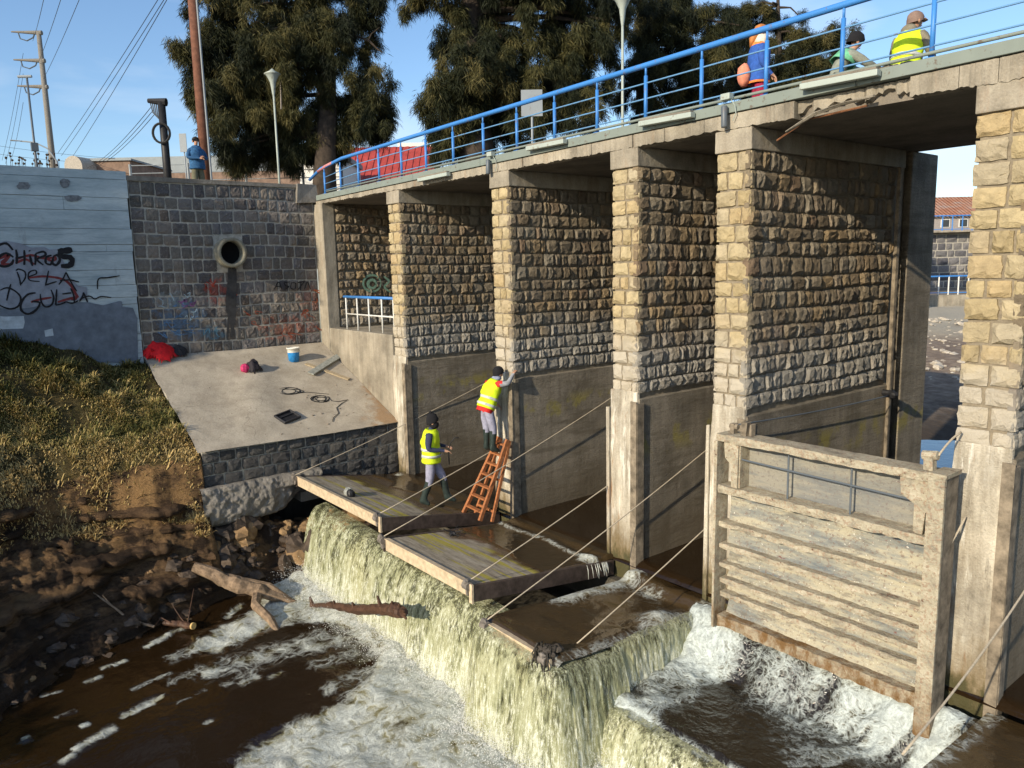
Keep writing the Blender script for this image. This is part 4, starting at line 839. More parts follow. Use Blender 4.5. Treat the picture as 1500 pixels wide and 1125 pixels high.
# ------------------------------------------------------------------ water
def water_mat(name, dark=(.018, .010, .004), foam=(.60, .63, .57), olive=(.23, .20, .07), rip=6, ripb=.15, web=2.4, olive_amt=.85):
    m = Mat(name, dark, .07, spec=.5); a = m.n('Attribute', attribute_name='foam').outputs['Fac']
    wv = m.n('TexNoise'); wv.inputs['Scale'].default_value = 2.3; wv.inputs['Detail'].default_value = 4; m.l(m.pos(), wv.inputs[0])
    vm = m.n('VectorMath', operation='MULTIPLY_ADD'); m.l(wv.outputs['Color'], vm.inputs[0]); vm.inputs[1].default_value = (.7, .7, .7); m.l(m.pos(), vm.inputs[2]); wp = vm.outputs[0]
    v1 = m.voro(web, 'DISTANCE_TO_EDGE', src=wp); v2 = m.voro(web * 2.6, 'DISTANCE_TO_EDGE', src=wp); n1 = m.noise(7, 7, .72, src=wp); n2 = m.noise(2.6, 5, .65, src=wp); n3 = m.noise(30, 5, .7)
    lace = m.math('ADD', m.math('MULTIPLY', m.math('SUBTRACT', .26, v1), 1.1), m.math('MULTIPLY', m.math('SUBTRACT', .17, v2), 1.1))
    t = m.math('ADD', m.math('ADD', m.math('MULTIPLY', a, 1.12), m.math('MULTIPLY', m.math('SUBTRACT', n2, .5), 1.1)), m.math('ADD', lace, m.math('ADD', m.math('MULTIPLY', m.math('SUBTRACT', n1, .5), .8), m.math('MULTIPLY', m.math('SUBTRACT', n3, .5), .35))))
    f = m.math('MULTIPLY', m.sstep(t, .30, 1.28), m.sstep(a, .03, .36)); ol = m.math('MULTIPLY', m.sstep(t, .15, .62), m.math('MULTIPLY', m.sstep(a, .35, .75), olive_amt))
    fc = m.mix(m.sstep(m.noise(13, 6, .8, src=wp), .36, .62), tuple(x * .55 for x in foam), foam)
    m.color(m.mix(f, m.mix(ol, dark, olive), fc)); m.rough(m.math('ADD', .07, m.math('MULTIPLY', f, .55)))
    r1 = m.noise(rip, 4, .55, (1, 1, 1), (2, 2, 2)); m.bump(r1, ripb, .06); m.bump(m.math('MULTIPLY', m.math('ADD', n1, n3), f), .35, .04)
    return m.m
M_POOL = water_mat('churned brown river water')
yy = np.arange(-9, 6.6, .045); xx = np.arange(-15.6, 3.6, .045); XX, YY = np.meshgrid(xx, yy)
_p = np.stack([XX - CAM[0], YY - CAM[1], 0 * XX + WZ - CAM[2]], -1) @ R.T; FU = CX + F * _p[..., 0] / _p[..., 2]; FV = CY + F * _p[..., 1] / _p[..., 2]; FU = np.where(_p[..., 2] > .5, FU, -9999); FV = np.where(_p[..., 2] > .5, FV, 9999)
def polysd(U_, V_, poly):
    """signed distance, positive inside, to a traced outline of the foam"""
    P = np.array(poly, float); ins = np.zeros(U_.shape, bool); dm = np.full(U_.shape, 1e9)
    for i in range(len(P)):
        a, b_ = P[i], P[(i + 1) % len(P)]; d_ = b_ - a; t = np.clip(((U_ - a[0]) * d_[0] + (V_ - a[1]) * d_[1]) / (d_ @ d_), 0, 1); dm = np.minimum(dm, (U_ - a[0] - t * d_[0]) ** 2 + (V_ - a[1] - t * d_[1]) ** 2)
        c_ = ((a[1] > V_) != (b_[1] > V_)) & (U_ < (b_[0] - a[0]) * (V_ - a[1]) / (b_[1] - a[1] + 1e-9) + a[0]); ins ^= c_
    return np.sqrt(dm) * np.where(ins, 1, -1)
wob1 = 46 * (fbm(XX * 1.6, YY * 1.6, 4, 2) - .5)
MAIN = [(600, 890), (575, 915), (556, 955), (540, 990), (500, 1030), (430, 1050), (385, 1085), (330, 1125), (280, 1240), (240, 1500), (1300, 1500), (1300, 850), (700, 850)]
LEFT = [(380, 862), (410, 835), (450, 800), (520, 850), (600, 880), (600, 905), (530, 915), (500, 930), (470, 918), (440, 908), (400, 928), (350, 948), (290, 962), (255, 958), (310, 930), (345, 905), (372, 890)]
f1 = sst(polysd(FU, FV, MAIN) + wob1, -14, 26) * (.62 + .8 * (fbm(XX * 1.3, YY * 1.3, 4, 8) - .33)); f1 = np.where(FU < -9000, .5, f1)
f2 = sst(polysd(FU, FV, LEFT) + wob1 * .6, -8, 16) * (.70 + .7 * (fbm(XX * 1.7, YY * 1.7, 4, 18) - .33)); f3 = 0 * XX
for (u0, v0, u1, v1, w_, a_) in ((215, 948, 245, 930, 4, .8), (240, 932, 280, 916, 4, .7), (332, 902, 352, 888, 5, .7), (180, 1048, 238, 1020, 5, .75), (195, 1010, 250, 985, 3, .5), (112, 1098, 165, 1066, 6, .8), (92, 1116, 106, 1108, 5, .8), (118, 1063, 128, 1060, 4, .8), (35, 1084, 42, 1080, 4, .8), (150, 980, 185, 968, 3, .7), (125, 1000, 150, 990, 3, .6), (80, 1052, 110, 1040, 3, .4), (250, 1000, 330, 965, 8, .45), (330, 1000, 420, 960, 7, .45), (300, 1060, 310, 1055, 3, .7), (355, 1000, 375, 990, 6, .65), (395, 990, 412, 985, 5, .7), (60, 1020, 90, 1012, 2, .5), (260, 1030, 300, 1010, 3, .35), (300, 985, 470, 935, 16, .50), (420, 955, 540, 930, 12, .5), (460, 975, 530, 955, 10, .4), (250, 965, 360, 925, 9, .5), (480, 1010, 540, 985, 12, .45)):
    d_ = np.array([u1 - u0, v1 - v0], float); t = np.clip(((FU - u0) * d_[0] + (FV - v0) * d_[1]) / (d_ @ d_), 0, 1); rr = (FU - u0 - t * d_[0]) ** 2 + ((FV - v0 - t * d_[1]) * 1.4) ** 2
    f3 = np.maximum(f3, a_ * np.exp(-rr / (w_ * 1.3) ** 2) * (.6 + .7 * fbm(XX * 6, YY * 6, 3, 31)))
d = 5.75 - YY; f4 = .9 * np.exp(-(np.clip(d, 0, 9) / .45) ** 2) * sst(XX, -14.6, -14.0) * (.7 + .5 * fbm(XX * 4, YY * 4, 3, 35))
foam = np.clip(np.maximum(np.maximum(f1, f2), np.maximum(f3, f4)), 0, 1.0); foam = np.where((XX > -8.0) & (YY > 3), np.maximum(foam, .55), foam)
tur = np.clip(foam * 1.2 - .1, 0, 1); ZZ = WZ + .03 * (fbm(XX * 1.2, YY * 1.2, 3, 5) - .5) + tur * (.20 * (fbm(XX * 1.6, YY * 1.6, 4, 6) - .5) + .05 * (fbm(XX * 7, YY * 7, 4, 7) - .5)) + .14 * np.exp(-(d / .4) ** 2) * fbm(XX * 3, YY * 3, 3, 14) + .10 * np.exp(-((d - 1.0) / .5) ** 2) * f1
struct(grid_mesh('river_water', XX, YY, ZZ, M_POOL, {'foam': foam}))

# upstream water and the water lying on gates and apron
M_STILL = water_mat('dark still river water', rip=3.5, ripb=.10, web=4)
yy = np.concatenate([np.arange(8.66, 12, .08), np.arange(12, 60, .6)]); xx = np.arange(-15.6, 6, .12); XX, YY = np.meshgrid(xx, yy)
ff = .0 * XX; ZZ = .12 + .012 * (fbm(XX * 1.5, YY * 1.5, 3, 4) - .5) - .10 * sst(-YY, -8.8, -8.62)
struct(grid_mesh('upstream_water', XX, YY, ZZ, M_STILL, {'foam': ff}))
M_THIN = water_mat('thin water over the gate', (.050, .032, .014), rip=7, ripb=.25, web=5, olive=(.16, .12, .03))
yy = np.arange(5.72, 8.75, .03); xx = np.arange(-8.02, -6.50, .03); XX, YY = np.meshgrid(xx, yy)
ZZ = .07 - .27 * (YY - 5.7) / 2.9 + .045 + .03 * (fbm(XX * 4, YY * 4, 3, 5) - .5) - .06 * sst(XX, -6.66, -6.52) - .05 * sst(-YY, -5.8, -5.72) + .10 * np.exp(-(((XX + 6.75) / .16) ** 2 + ((YY - 7.75) / .28) ** 2)) + .14 * sst(YY, 8.3, 8.6) + .06 * np.exp(-(((XX + 7.85) / .2) ** 2)) * sst(YY, 6.8, 7.6)
ff = .75 * np.exp(-((XX + 7.95) / .22) ** 2) * sst(YY, 6.6, 7.2) + .55 * np.exp(-(((XX + 6.75) / .2) ** 2 + ((YY - 7.75) / .4) ** 2)) + .5 * np.exp(-(((XX + 7.4) / .25) ** 2 + ((YY - 8.35) / .18) ** 2)) + .35 * sst(XX, -6.75, -6.55)
struct(grid_mesh('gate_water', XX, YY, ZZ, M_THIN, {'foam': np.clip(ff, 0, 1)}))
yy = np.arange(7.2, 8.75, .03); xx = np.arange(-11.0, -8.46, .03); XX, YY = np.meshgrid(xx, yy)
lip = 7.22 + .28 * fbm(XX * 2, XX * 0, 3, 3) - .35 * sst(XX, -9.6, -8.5)
ZZ = .38 - .36 * (YY - 5.86) / 2.8 + .012 - .05 * sst(lip - YY, -.05, .05) + .05 * np.exp(-((YY - 8.33 + .05 * np.sin(XX * 4)) / .10) ** 2) + .08 * sst(YY, 8.35, 8.6) + .05 * np.exp(-(((XX + 8.6) / .16) ** 2 + ((YY - 8.25) / .14) ** 2)) + .012 * (fbm(XX * 6, YY * 6, 3, 2) - .5) - .1 * sst(XX, -8.52, -8.46)
ff = .62 * np.exp(-((YY - 8.27 + .05 * np.sin(XX * 4)) / .07) ** 2) * (.4 + .6 * fbm(XX * 6, YY * 3, 3, 11)) + 1.0 * np.exp(-(((XX + 8.62) / .14) ** 2 + ((YY - 8.2) / .13) ** 2))
struct(grid_mesh('gate_water', XX, YY, ZZ, M_THIN, {'foam': np.clip(ff, 0, 1)}))
yy = np.arange(7.3, 8.75, .04); xx = np.arange(-15.2, -11.52, .04); XX, YY = np.meshgrid(xx, yy)
lip = 7.45 + .7 * fbm(XX * 1.3, XX * 0, 3, 13)
ZZ = .55 - .45 * (YY - 6.1) / 2.56 + .012 - .05 * sst(lip - YY, -.05, .05) + .06 * sst(YY, 8.3, 8.6) + .01 * (fbm(XX * 6, YY * 6, 3, 2) - .5)
ff = .75 * np.exp(-(((XX + 15.0) / .12) ** 2 + ((YY - 8.45) / .1) ** 2))
struct(grid_mesh('gate_water', XX, YY, ZZ, M_THIN, {'foam': ff}))
M_APR = water_mat('rushing apron water', (.016, .012, .007), (.52, .58, .56), rip=9, ripb=.5, web=7, olive_amt=.25)
yy = np.arange(6.45, 8.46, .03); xx = np.arange(-6.62, -2.82, .03); XX, YY = np.meshgrid(xx, yy)
nz = fbm(XX * 2.2, YY * 2.2, 4, 40); nst = fbm((XX * .5 + YY * .87) * 1.2, (XX * .87 - YY * .5) * 5, 4, 44)
fst = np.clip(.35 + 1.25 * (fbm(XX * 5.5 + YY, YY * 1.3, 4, 71) - .18), 0, 1.15)
ff = np.clip(.66 * fst * sst(YY + 1.5 * (nz - .5), 7.35, 8.15) + (.42 + .45 * nz) * sst(-XX + 1.3 * (nz - .5), 5.5, 6.2) + .6 * sst(XX + .7 * (nz - .5), -3.5, -3.05) * sst(-XX, 2.8, 3.1) * sst(YY, 6.9, 7.6) + .55 * sst(nst, .52, .68) * sst(XX, -5.2, -3.6) + .35 * np.exp(-((YY - 6.52) / .08) ** 2), 0, 1) * sst(-XX + .3 * (nz - .5), 2.84, 3.2)
lipz = sst(-YY, -6.62, -6.47)
ZZ = -.62 + .56 * sst(YY + .25 * (nz - .5), 7.85, 8.42) + ff * (.07 * (fbm(XX * 4, YY * 4, 4, 41) - .35) + .07 * (fbm(XX * 11, YY * 11, 4, 42) - .5)) + .05 * (nz - .5) - .10 * lipz + .12 * np.exp(-(((XX + 6.35) / .2) ** 2)) * nz
struct(grid_mesh('apron_water', XX, YY, ZZ, M_APR, {'foam': ff}))
XX, YY = np.meshgrid(np.arange(-2.9, .5, .05), np.arange(5.92, 8.75, .05)); ZZ = .03 - .08 * (YY - 5.9) / 2.7 + .02 * (fbm(XX * 5, YY * 5, 3, 4) - .5); ff = .8 * np.exp(-((XX + 2.85) / .12) ** 2) * fbm(XX * 3, YY * 3, 3, 5)
struct(grid_mesh('gate_water', XX, YY, ZZ, M_THIN, {'foam': ff}))

# falling curtains
m = Mat('falling olive water', rough=.3, spec=.45); u = m.n('Attribute', attribute_name='fall').outputs['Fac']
s1 = m.noise(5, 5, .65, (1, 1, .07)); s2 = m.noise(30, 5, .7, (1, 1, .07)); s3 = m.noise(48, 5, .8, (1, 1, .22)); s4 = m.noise(1.6, 4, .6, (1, 1, .3)); s5 = m.noise(90, 3, .75, (1, 1, .6)); s6 = m.noise(4, 5, .7, (1, 1, .5), (3, 1, 5))
c = m.ramp(s1, [(.3, (.17, .18, .085)), (.5, (.28, .29, .165)), (.7, (.40, .41, .27))])
c = m.mix(m.math('MULTIPLY', m.sstep(s4, .45, .68), .4), c, (.41, .39, .21))
wh = m.math('ADD', m.math('ADD', m.math('MULTIPLY', s2, .75), m.math('MULTIPLY', s3, .7)), m.math('ADD', m.math('MULTIPLY', s5, .5), m.math('ADD', m.math('MULTIPLY', m.math('POWER', u, 2.2), .22), m.math('MULTIPLY', m.math('SUBTRACT', s6, .5), .5))))
c = m.mix(m.math('MULTIPLY', m.sstep(wh, 1.0, 1.24), .75), c, (.74, .76, .65)); c = m.mix(m.math('MULTIPLY', m.math('SUBTRACT', 1.0, m.sstep(wh, .78, .96)), .6), c, (.09, .09, .045))
m.color(c); m.rough(.22); m.bump(s2, .35, .03); m.bump(s3, .35, .015)
thin = m.math('MULTIPLY', m.math('SUBTRACT', 1.0, m.sstep(m.math('ADD', m.math('MULTIPLY', s2, .8), m.math('ADD', m.math('MULTIPLY', s1, .8), m.math('MULTIPLY', u, .25))), .66, .95)), .85)
tear = m.math('MULTIPLY', m.sstep(u, .80, 1.0), m.math('SUBTRACT', 1.0, m.sstep(m.math('ADD', s3, m.math('SUBTRACT', .9, u)), .42, .62)))
m.val(m.b.inputs['Alpha'], m.math('SUBTRACT', m.math('SUBTRACT', 1.0, thin), m.math('MULTIPLY', tear, .8), clamp=True)); M_FALL = m.m
def curtain(P0, P1, ztop0, ztop1, zbot, out, throw, seed, ns, label, nt=64, lip=.10):
    """a sheet of water from the edge P0-P1, thrown 'throw' metres along out"""
    P0, P1, out = np.array(P0, float), np.array(P1, float), np.array(out, float)
    S, T = np.meshgrid(np.linspace(0, 1, ns), np.linspace(0, 1, nt)); Ln = np.linalg.norm(P1 - P0); sx = S * Ln
    zt_ = ztop0 + (ztop1 - ztop0) * S; z = zt_ + (zbot - zt_) * T ** 1.25
    th = throw * np.sqrt(np.clip(T, 0, 1)) + .06 * (fbm(sx * 2.2, T * 1.1, 3, seed) - .5) * sst(T, .0, .5) + .05 * (fbm(sx * 8, T * 2.4, 3, seed + 1) - .5) * sst(T, .02, .5) + .035 * (fbm(sx * 24, T * 2.0, 3, seed + 2) - .5) * sst(T, .05, .4) + .14 * sst(T, .84, 1) ** 2 * fbm(sx * 3, T * 2, 3, seed + 5)
    th = th - lip * (1 - sst(T, 0, .06)); X = P0[0] + (P1[0] - P0[0]) * S + out[0] * th; Yv = P0[1] + (P1[1] - P0[1]) * S + out[1] * th
    z = z + .05 * (fbm(sx * 7, T * 7, 3, seed + 3) - .5) * T
    o = grid_mesh('waterfall', X, Yv, z, M_FALL, {'fall': T}); tag(o, label, kind='structure'); return o
curtain((-14.55, 6.36), (-7.95, 6.22), .06, -.04, WZ - .1, (0, -1), .60, 1, 420, 'olive curtain of water falling from under the lowered gates')
def curtain_path(path, ztop, zbot, throw, seed, label, nt=70, rad=.10, step=.012):
    """water falling off a bent edge, corners rounded so the sheet stays whole"""
    pts = [np.array(p, float) for p in path]; PP, NN = [], []
    for i in range(len(pts) - 1):
        d_ = pts[i + 1] - pts[i]; Ln = np.linalg.norm(d_); d_ /= Ln; n_ = np.array([d_[1], -d_[0]]); a = rad if i else 0; e_ = Ln - (rad if i < len(pts) - 2 else 0)
        for q in np.arange(a, e_, step): PP.append(pts[i] + d_ * q); NN.append(n_)
        if i < len(pts) - 2:
            d2 = pts[i + 2] - pts[i + 1]; d2 /= np.linalg.norm(d2); n2 = np.array([d2[1], -d2[0]]); s0 = pts[i + 1] - d_ * rad; s1 = pts[i + 1] + d2 * rad
            for q in np.linspace(0, 1, 26): v = n_ * (1 - q) + n2 * q; v /= np.linalg.norm(v); PP.append((1 - q) ** 2 * s0 + 2 * q * (1 - q) * pts[i + 1] + q * q * s1); NN.append(v)
    PP, NN = np.array(PP), np.array(NN); zt_ = ztop(PP[:, 0], PP[:, 1]); T = np.linspace(0, 1, nt)[:, None]; sx = (np.arange(len(PP)) * step)[None, :] + 0 * T; T = T + 0 * sx
    th = throw * np.sqrt(np.clip(T, 0, 1)) + .05 * (fbm(sx * 2.2, T * 1.1, 3, seed) - .5) * sst(T, 0, .5) + .05 * (fbm(sx * 8, T * 2.4, 3, seed + 1) - .5) * sst(T, .02, .5) + .035 * (fbm(sx * 24, T * 2.0, 3, seed + 2) - .5) * sst(T, .05, .4) + .14 * sst(T, .84, 1) ** 2 * fbm(sx * 3, T * 2, 3, seed + 5) - .10 * (1 - sst(T, 0, .06))
    X = PP[None, :, 0] + NN[None, :, 0] * th; Yv = PP[None, :, 1] + NN[None, :, 1] * th; z = zt_[None, :] + (zbot - zt_[None, :]) * T ** 1.25 + .05 * (fbm(sx * 7, T * 7, 3, seed + 3) - .5) * T
    o = grid_mesh('waterfall', X, Yv, z, M_FALL, {'fall': T}); tag(o, label, kind='structure')
curtain_path([(-8.0, 6.5), (-8.0, 5.70), (-6.555, 5.70), (-6.555, 6.75)], lambda x, y: .085 - .06 * (x + 8) / 1.45 - .1 * (y - 5.7), WZ - .12, .36, 21, 'curtain of water wrapping the front of the drowned gate')
curtain((-6.555, 6.62), (-6.555, 8.30), -.02, -.10, -.66, (1, 0), .16, 41, 120, 'short curtain spilling from the drowned gate on to the apron', 24, .06)
curtain((-6.6, 6.50), (-2.8, 6.50), -.66, -.66, WZ - .1, (0, -1), .40, 51, 240, 'curtain falling from the apron at the bottom of the picture')
b = None
def thin_fall(p, q, drop, seed):
    rg = random.Random(seed); bb = B()
    for i in range(15):
        t = rg.random() ** .35; a = Vector(p).lerp(Vector(q), t); k = rg.uniform(.5, 1); bb.tube([a, a + Vector((.03, -.0, -drop * .3)), a + Vector((.05, rg.uniform(-.02, .02), -drop * k))], [.003, .006, .003], 4)
    return bb.build('water_spill', simple('white spill', (.62, .64, .58), .3, bump=0), None, True, kind='stuff', label='thin threads of water spilling off the side of the yellow streaked gate')
thin_fall((-8.425, 7.9, .13), (-8.425, 8.5, .05), .24, 3)
# flying drops
rs_ = np.random.RandomState(9); N = 34000; k = rs_.rand(N)
dxp = np.where(k < .6, rs_.uniform(-14.4, -8, N), np.where(k < .8, rs_.uniform(-8.1, -6.3, N), rs_.uniform(-6.5, -3, N)))
base_y = np.where((dxp > -8.1) & (dxp < -6.4), 5.3, np.where(dxp > -6.4, 6.1, 5.72)); py = base_y - np.abs(rs_.normal(0, .30, N)) + .12; pz = WZ + np.abs(rs_.normal(0, .17, N))
c0 = np.stack([dxp, py, pz], 1); sz = rs_.uniform(.0012, .0038, N)[:, None]
T4 = np.array([(1, 1, 1), (1, -1, -1), (-1, 1, -1), (-1, -1, 1)], float) * [1, 1, 1.5]
V_ = (c0[:, None, :] + T4[None] * sz[:, None, :]).reshape(-1, 3); i4 = np.arange(N) * 4; Ft = np.concatenate([np.stack([i4 + a, i4 + b_, i4 + c_], 1) for a, b_, c_ in ((0, 1, 2), (0, 3, 1), (0, 2, 3), (1, 3, 2))])
o = tri_soup('spray_drops', V_, Ft, simple('spray', (.85, .87, .80), .4, bump=0), None, 'stuff'); o['label'] = 'white spray drops flying off the waterfall'

# driftwood
M_BARK = simple('grey brown driftwood', (.22, .155, .10), .9, var=.55, scale=10, bump=.9); M_BARKD = simple('wet dark driftwood', (.075, .04, .025), .5, var=.5, scale=9, bump=.9)
def log(name, pts, rs, label, mat, forks=(), n=10):
    t = thing(name, tuple(pts[0]), label, 'driftwood'); bb = B()
    Q, rr = [], []
    for i in range(len(pts) - 1):
        for k in range(5): Q.append(Vector(pts[i]).lerp(Vector(pts[i + 1]), k / 5) + Vector((RNG.uniform(-.02, .02), RNG.uniform(-.02, .02), RNG.uniform(-.02, .02))) * rs[i] * 6); rr.append((rs[i] + (rs[i + 1] - rs[i]) * k / 5) * RNG.uniform(.86, 1.14))
    Q.append(Vector(pts[-1])); rr.append(rs[-1]); bb.tube(Q, rr, n, wob=.14); bb.build('trunk', mat, t)
    for f in forks: bb = B(); bb.tube(f[0], f[1], 7, wob=.15); bb.build('branch', mat, t)
    return t
a, b1, b2, e = onz(284, 830, -.62), onz(335, 852, -.92), onz(380, 866, -1.12), onz(436, 884, -1.42)
log('driftwood_log', [a, b1, b2, e], [.10, .15, .13, .05], 'big pale forked driftwood log sliding from the bank into the foam', M_BARK, [([b2 + Vector((-.1, 0, -.03)), onz(374, 886, -1.18), onz(396, 908, -1.3), onz(409, 930, -1.42)], [.10, .085, .07, .04]), ([b1 + Vector((0, .05, .08)), onz(395, 858, -1.05), onz(428, 878, -1.35)], [.05, .05, .02]), ([a.lerp(b1, .5), onz(318, 850, -.85)], [.07, .02])])
r0, r1 = onz(456, 887, -1.30), ony(590, 894, 5.42) + Vector((0, 0, -.03))
log('driftwood_log', [r0, r0.lerp(r1, .25) + Vector((0, 0, .04)), r0.lerp(r1, .5) + Vector((0, .02, -.02)), r0.lerp(r1, .78) + Vector((0, 0, .02)), r0.lerp(r1, .93) + Vector((0, 0, .03)), r1], [.03, .055, .075, .09, .105, .085], 'dark knobbly driftwood log lying in the foam below the waterfall', M_BARKD, [([r0.lerp(r1, q), r0.lerp(r1, q) + Vector((dx_, -.03, h_))], [.05, .015]) for q, dx_, h_ in ((.02, -.04, .17), (.3, .03, .14), (.52, .0, .12), (.8, -.05, .24), (.9, .08, .2), (.97, .20, .10), (.98, .22, -.02), (.985, .18, .04), (.96, .1, .17))])
log('dead_branch', [onz(137, 868, -.72), onz(165, 888, -.9), onz(190, 908, -1.12), onz(226, 918, -1.26)], [.013, .02, .022, .026], 'thin pale bare branch lying on the dark bank', M_BARK, [([onz(165, 888, -.9), onz(150, 872, -.7)], [.012, .005])], 6)
cb = onz(283, 917, -1.24); t = log('cut_branch', [onz(240, 912, -1.26), onz(262, 914, -1.26), cb], [.045, .055, .058], 'dark branch with a pale sawn end at the waterline', M_BARKD, [([onz(275, 912, -1.22), onz(278, 895, -1.05), onz(284, 862, -.8)], [.012, .01, .004]), ([onz(270, 912, -1.22), onz(258, 895, -1.1), onz(252, 885, -1.0)], [.012, .008, .004]), ([onz(250, 912, -1.22), onz(236, 905, -1.15), onz(228, 915, -1.2)], [.012, .008, .004])])
dd = (cb - onz(262, 914, -1.26)).normalized(); b = B(); b.tube([cb - dd * .02, cb + dd * .012], .059, 14); b.build('sawn_end', simple('sawn wood', (.58, .40, .16), .8), t)

# ------------------------------------------------------------------ things lying on the ramp
def onr(u, v, dz=0): p = onplane(u, v, RN, RD); return p + Vector((0, 0, dz))
RROT = Matrix.Rotation(math.atan(.405), 3, 'Y')      # tilts a flat thing to the ramp
def rplace(o_verts, c, rz=0):
    Q = RROT @ Matrix.Rotation(rz, 3, 'Z'); return [Q @ Vector(p) + c for p in o_verts]
p = onr(430.5, 528, -.03); t = thing('paint_bucket', tuple(p), 'blue and white plastic bucket standing on the ramp', 'bucket'); h = .36
b = B(); N = 24
def lathe(bb, c, prof, n=24):
    o = len(bb.v); bb.v += [(c[0] + math.cos(2 * math.pi * k / n) * r, c[1] + math.sin(2 * math.pi * k / n) * r, c[2] + z) for r, z in prof for k in range(n)]
    for i in range(len(prof) - 1):
        for k in range(n): a = o + i * n + k; c_ = o + i * n + (k + 1) % n; bb.f.append((a, c_, c_ + n, a + n)); bb.mi.append(bb.k)
lathe(b, p, [(.0, 0), (.125, 0), (.145, h * .66)]); b.build('body', simple('blue bucket plastic', (.03, .24, .58), .4, bump=0), t, True)
b = B(); lathe(b, p, [(.1452, h * .66), (.153, h * .9), (.165, h * .9), (.167, h), (.150, h), (.135, h * .5), (0, h * .42)]); b.build('rim_band', simple('white bucket plastic', (.72, .70, .62), .45, bump=0), t, True)
b = B(); b.ball(p + Vector((0, 0, h * .62)), .13, 10, 6, (1, 1, .55), .2); b.build('contents', simple('dried mortar', (.25, .21, .15), .95), t)
b = B(); b.tube([p + Vector((math.cos(a) * .168, math.sin(a) * .168, h * .9 - .10 * math.sin(a - .3))) for a in [.3 + math.pi * k / 10 for k in range(11)]], .005, 5); b.build('handle', M_GREYM, t)
def board(c, L_, w, th, rz, label, mat, grp=None):
    bb = B(); n = 8; P = []; fs = []
    for i in range(n + 1):
        x = -L_ / 2 + L_ * i / n; j = RNG.uniform(-.004, .004); P += [(x, -w / 2 + j, 0), (x, w / 2 + j, 0), (x, w / 2 + j, th), (x, -w / 2 + j, th)]
    for i in range(n):
        for k in range(4): a = i * 4 + k; c_ = i * 4 + (k + 1) % 4; fs.append((a, c_, c_ + 4, a + 4))
    fs += [(3, 2, 1, 0), tuple(n * 4 + k for k in range(4))]; bb.add(rplace(P, c, rz), fs); return tag(bb.build('plank', mat), label, 'plank', 'planks lying on the ramp')
pa, pb = onr(455, 551), onr(498, 524); board((pa + pb) / 2 + Vector((0, 0, .05)), (pb - pa).length, .17, .035, math.atan2(pb.y - pa.y, (pb.x - pa.x) * 1.08), 'wide grey plank lying across another board on the ramp', M_WOODG)
pa, pb = onr(448, 534), onr(511, 557); board((pa + pb) / 2 + Vector((0, 0, .012)), (pb - pa).length, .10, .03, math.atan2(pb.y - pa.y, (pb.x - pa.x) * 1.08), 'narrow tan board under the grey plank on the ramp', simple('tan board', (.36, .29, .19), .9))
p = onr(421, 613, .015); t = thing('plastic_tray', tuple(p), 'black plastic tray lying on the lower ramp', 'tray')
b = B(); b.add(rplace([(-.17, -.22, 0), (.17, -.22, 0), (.17, .22, 0), (-.17, .22, 0), (-.16, -.21, .02), (.16, -.21, .02), (.16, .21, .02), (-.16, .21, .02)], p, .35), [(0, 3, 2, 1), (4, 5, 6, 7), (0, 1, 5, 4), (1, 2, 6, 5), (2, 3, 7, 6), (3, 0, 4, 7)]); b.build('base', M_BLACK, t)
b = B()
for lo, hi in (((-.18, -.23, .0), (.18, -.20, .06)), ((-.18, .20, 0), (.18, .23, .06)), ((-.18, -.198, 0), (-.15, .198, .06)), ((.15, -.198, 0), (.18, .198, .06)), ((-.05, -.195, .021), (-.03, .195, .045))):
    bb2 = B().box(lo, hi); b.add(rplace(bb2.v, p, .35), bb2.f)
b.build('rim', simple('scuffed black plastic', (.035, .035, .04), .5), t, bevel=.006)
def blobcloth(name, c, rx, ry, rz_, mat, seed, n=26, par=None):
    S_, T_ = np.meshgrid(np.linspace(-1, 1, n), np.linspace(-1, 1, n)); r = np.sqrt(S_ ** 2 + T_ ** 2); a = np.arctan2(T_, S_)
    lim = .85 + .5 * (fbm(np.cos(a) * 1.6 + 5, np.sin(a) * 1.6, 3, seed) - .5); k_ = np.clip(r / lim, 0, 1.0)
    X = c.x + S_ * rx; Yv = c.y + T_ * ry; H_ = rz_ * np.sqrt(np.clip(1 - k_ ** 3, 0, 1)) * (.15 + 1.25 * fbm(S_ * 1.7, T_ * 1.7, 4, seed + 3) ** 1.2) + .035 * np.abs(np.sin(6 * fbm(S_ * 1.6, T_ * 1.6, 3, seed + 7) * 3)) * (1 - k_)
    Z = c.z - .405 * (X - c.x) + H_ - .01; return grid_mesh(name, X, Yv, Z, mat, parent=par, keep=(r < lim))
p = onr(237, 523, -.02); t = thing('red_jacket', tuple(p), 'crumpled bright red jacket dropped at the top of the ramp', 'jacket'); o = blobcloth('cloth', p, .45, .52, .36, simple('red cloth', (.62, .012, .016), .8, var=.3, bump=.1), 3, par=t)
b = B(); q = onr(226, 526); b.tube([p + Vector((.1, -.15, .2)), q + Vector((0, 0, .1)), onr(214, 527, .05)], [.12, .09, .05], 8, wob=.2); b.build('sleeve', o.data.materials[0], t)
p = onr(262, 521); t = thing('dark_bag', tuple(p), 'small black bag behind the red jacket', 'bag'); blobcloth('cloth', p, .2, .26, .26, simple('black cloth', (.025, .025, .028), .85, bump=0), 8, par=t)
p = onr(372, 545); t = thing('backpack', tuple(p), 'black and pink backpack lying on the ramp', 'backpack'); blobcloth('body', p, .24, .26, .30, simple('black nylon', (.025, .02, .025), .7, bump=0), 12, par=t)
b = B(); b.ball(p + Vector((.03, -.22, .11)), .12, 9, 6, (.9, .9, .95), .12); b.build('pink_pocket', simple('pink nylon', (.42, .03, .11), .7, var=.35), t)
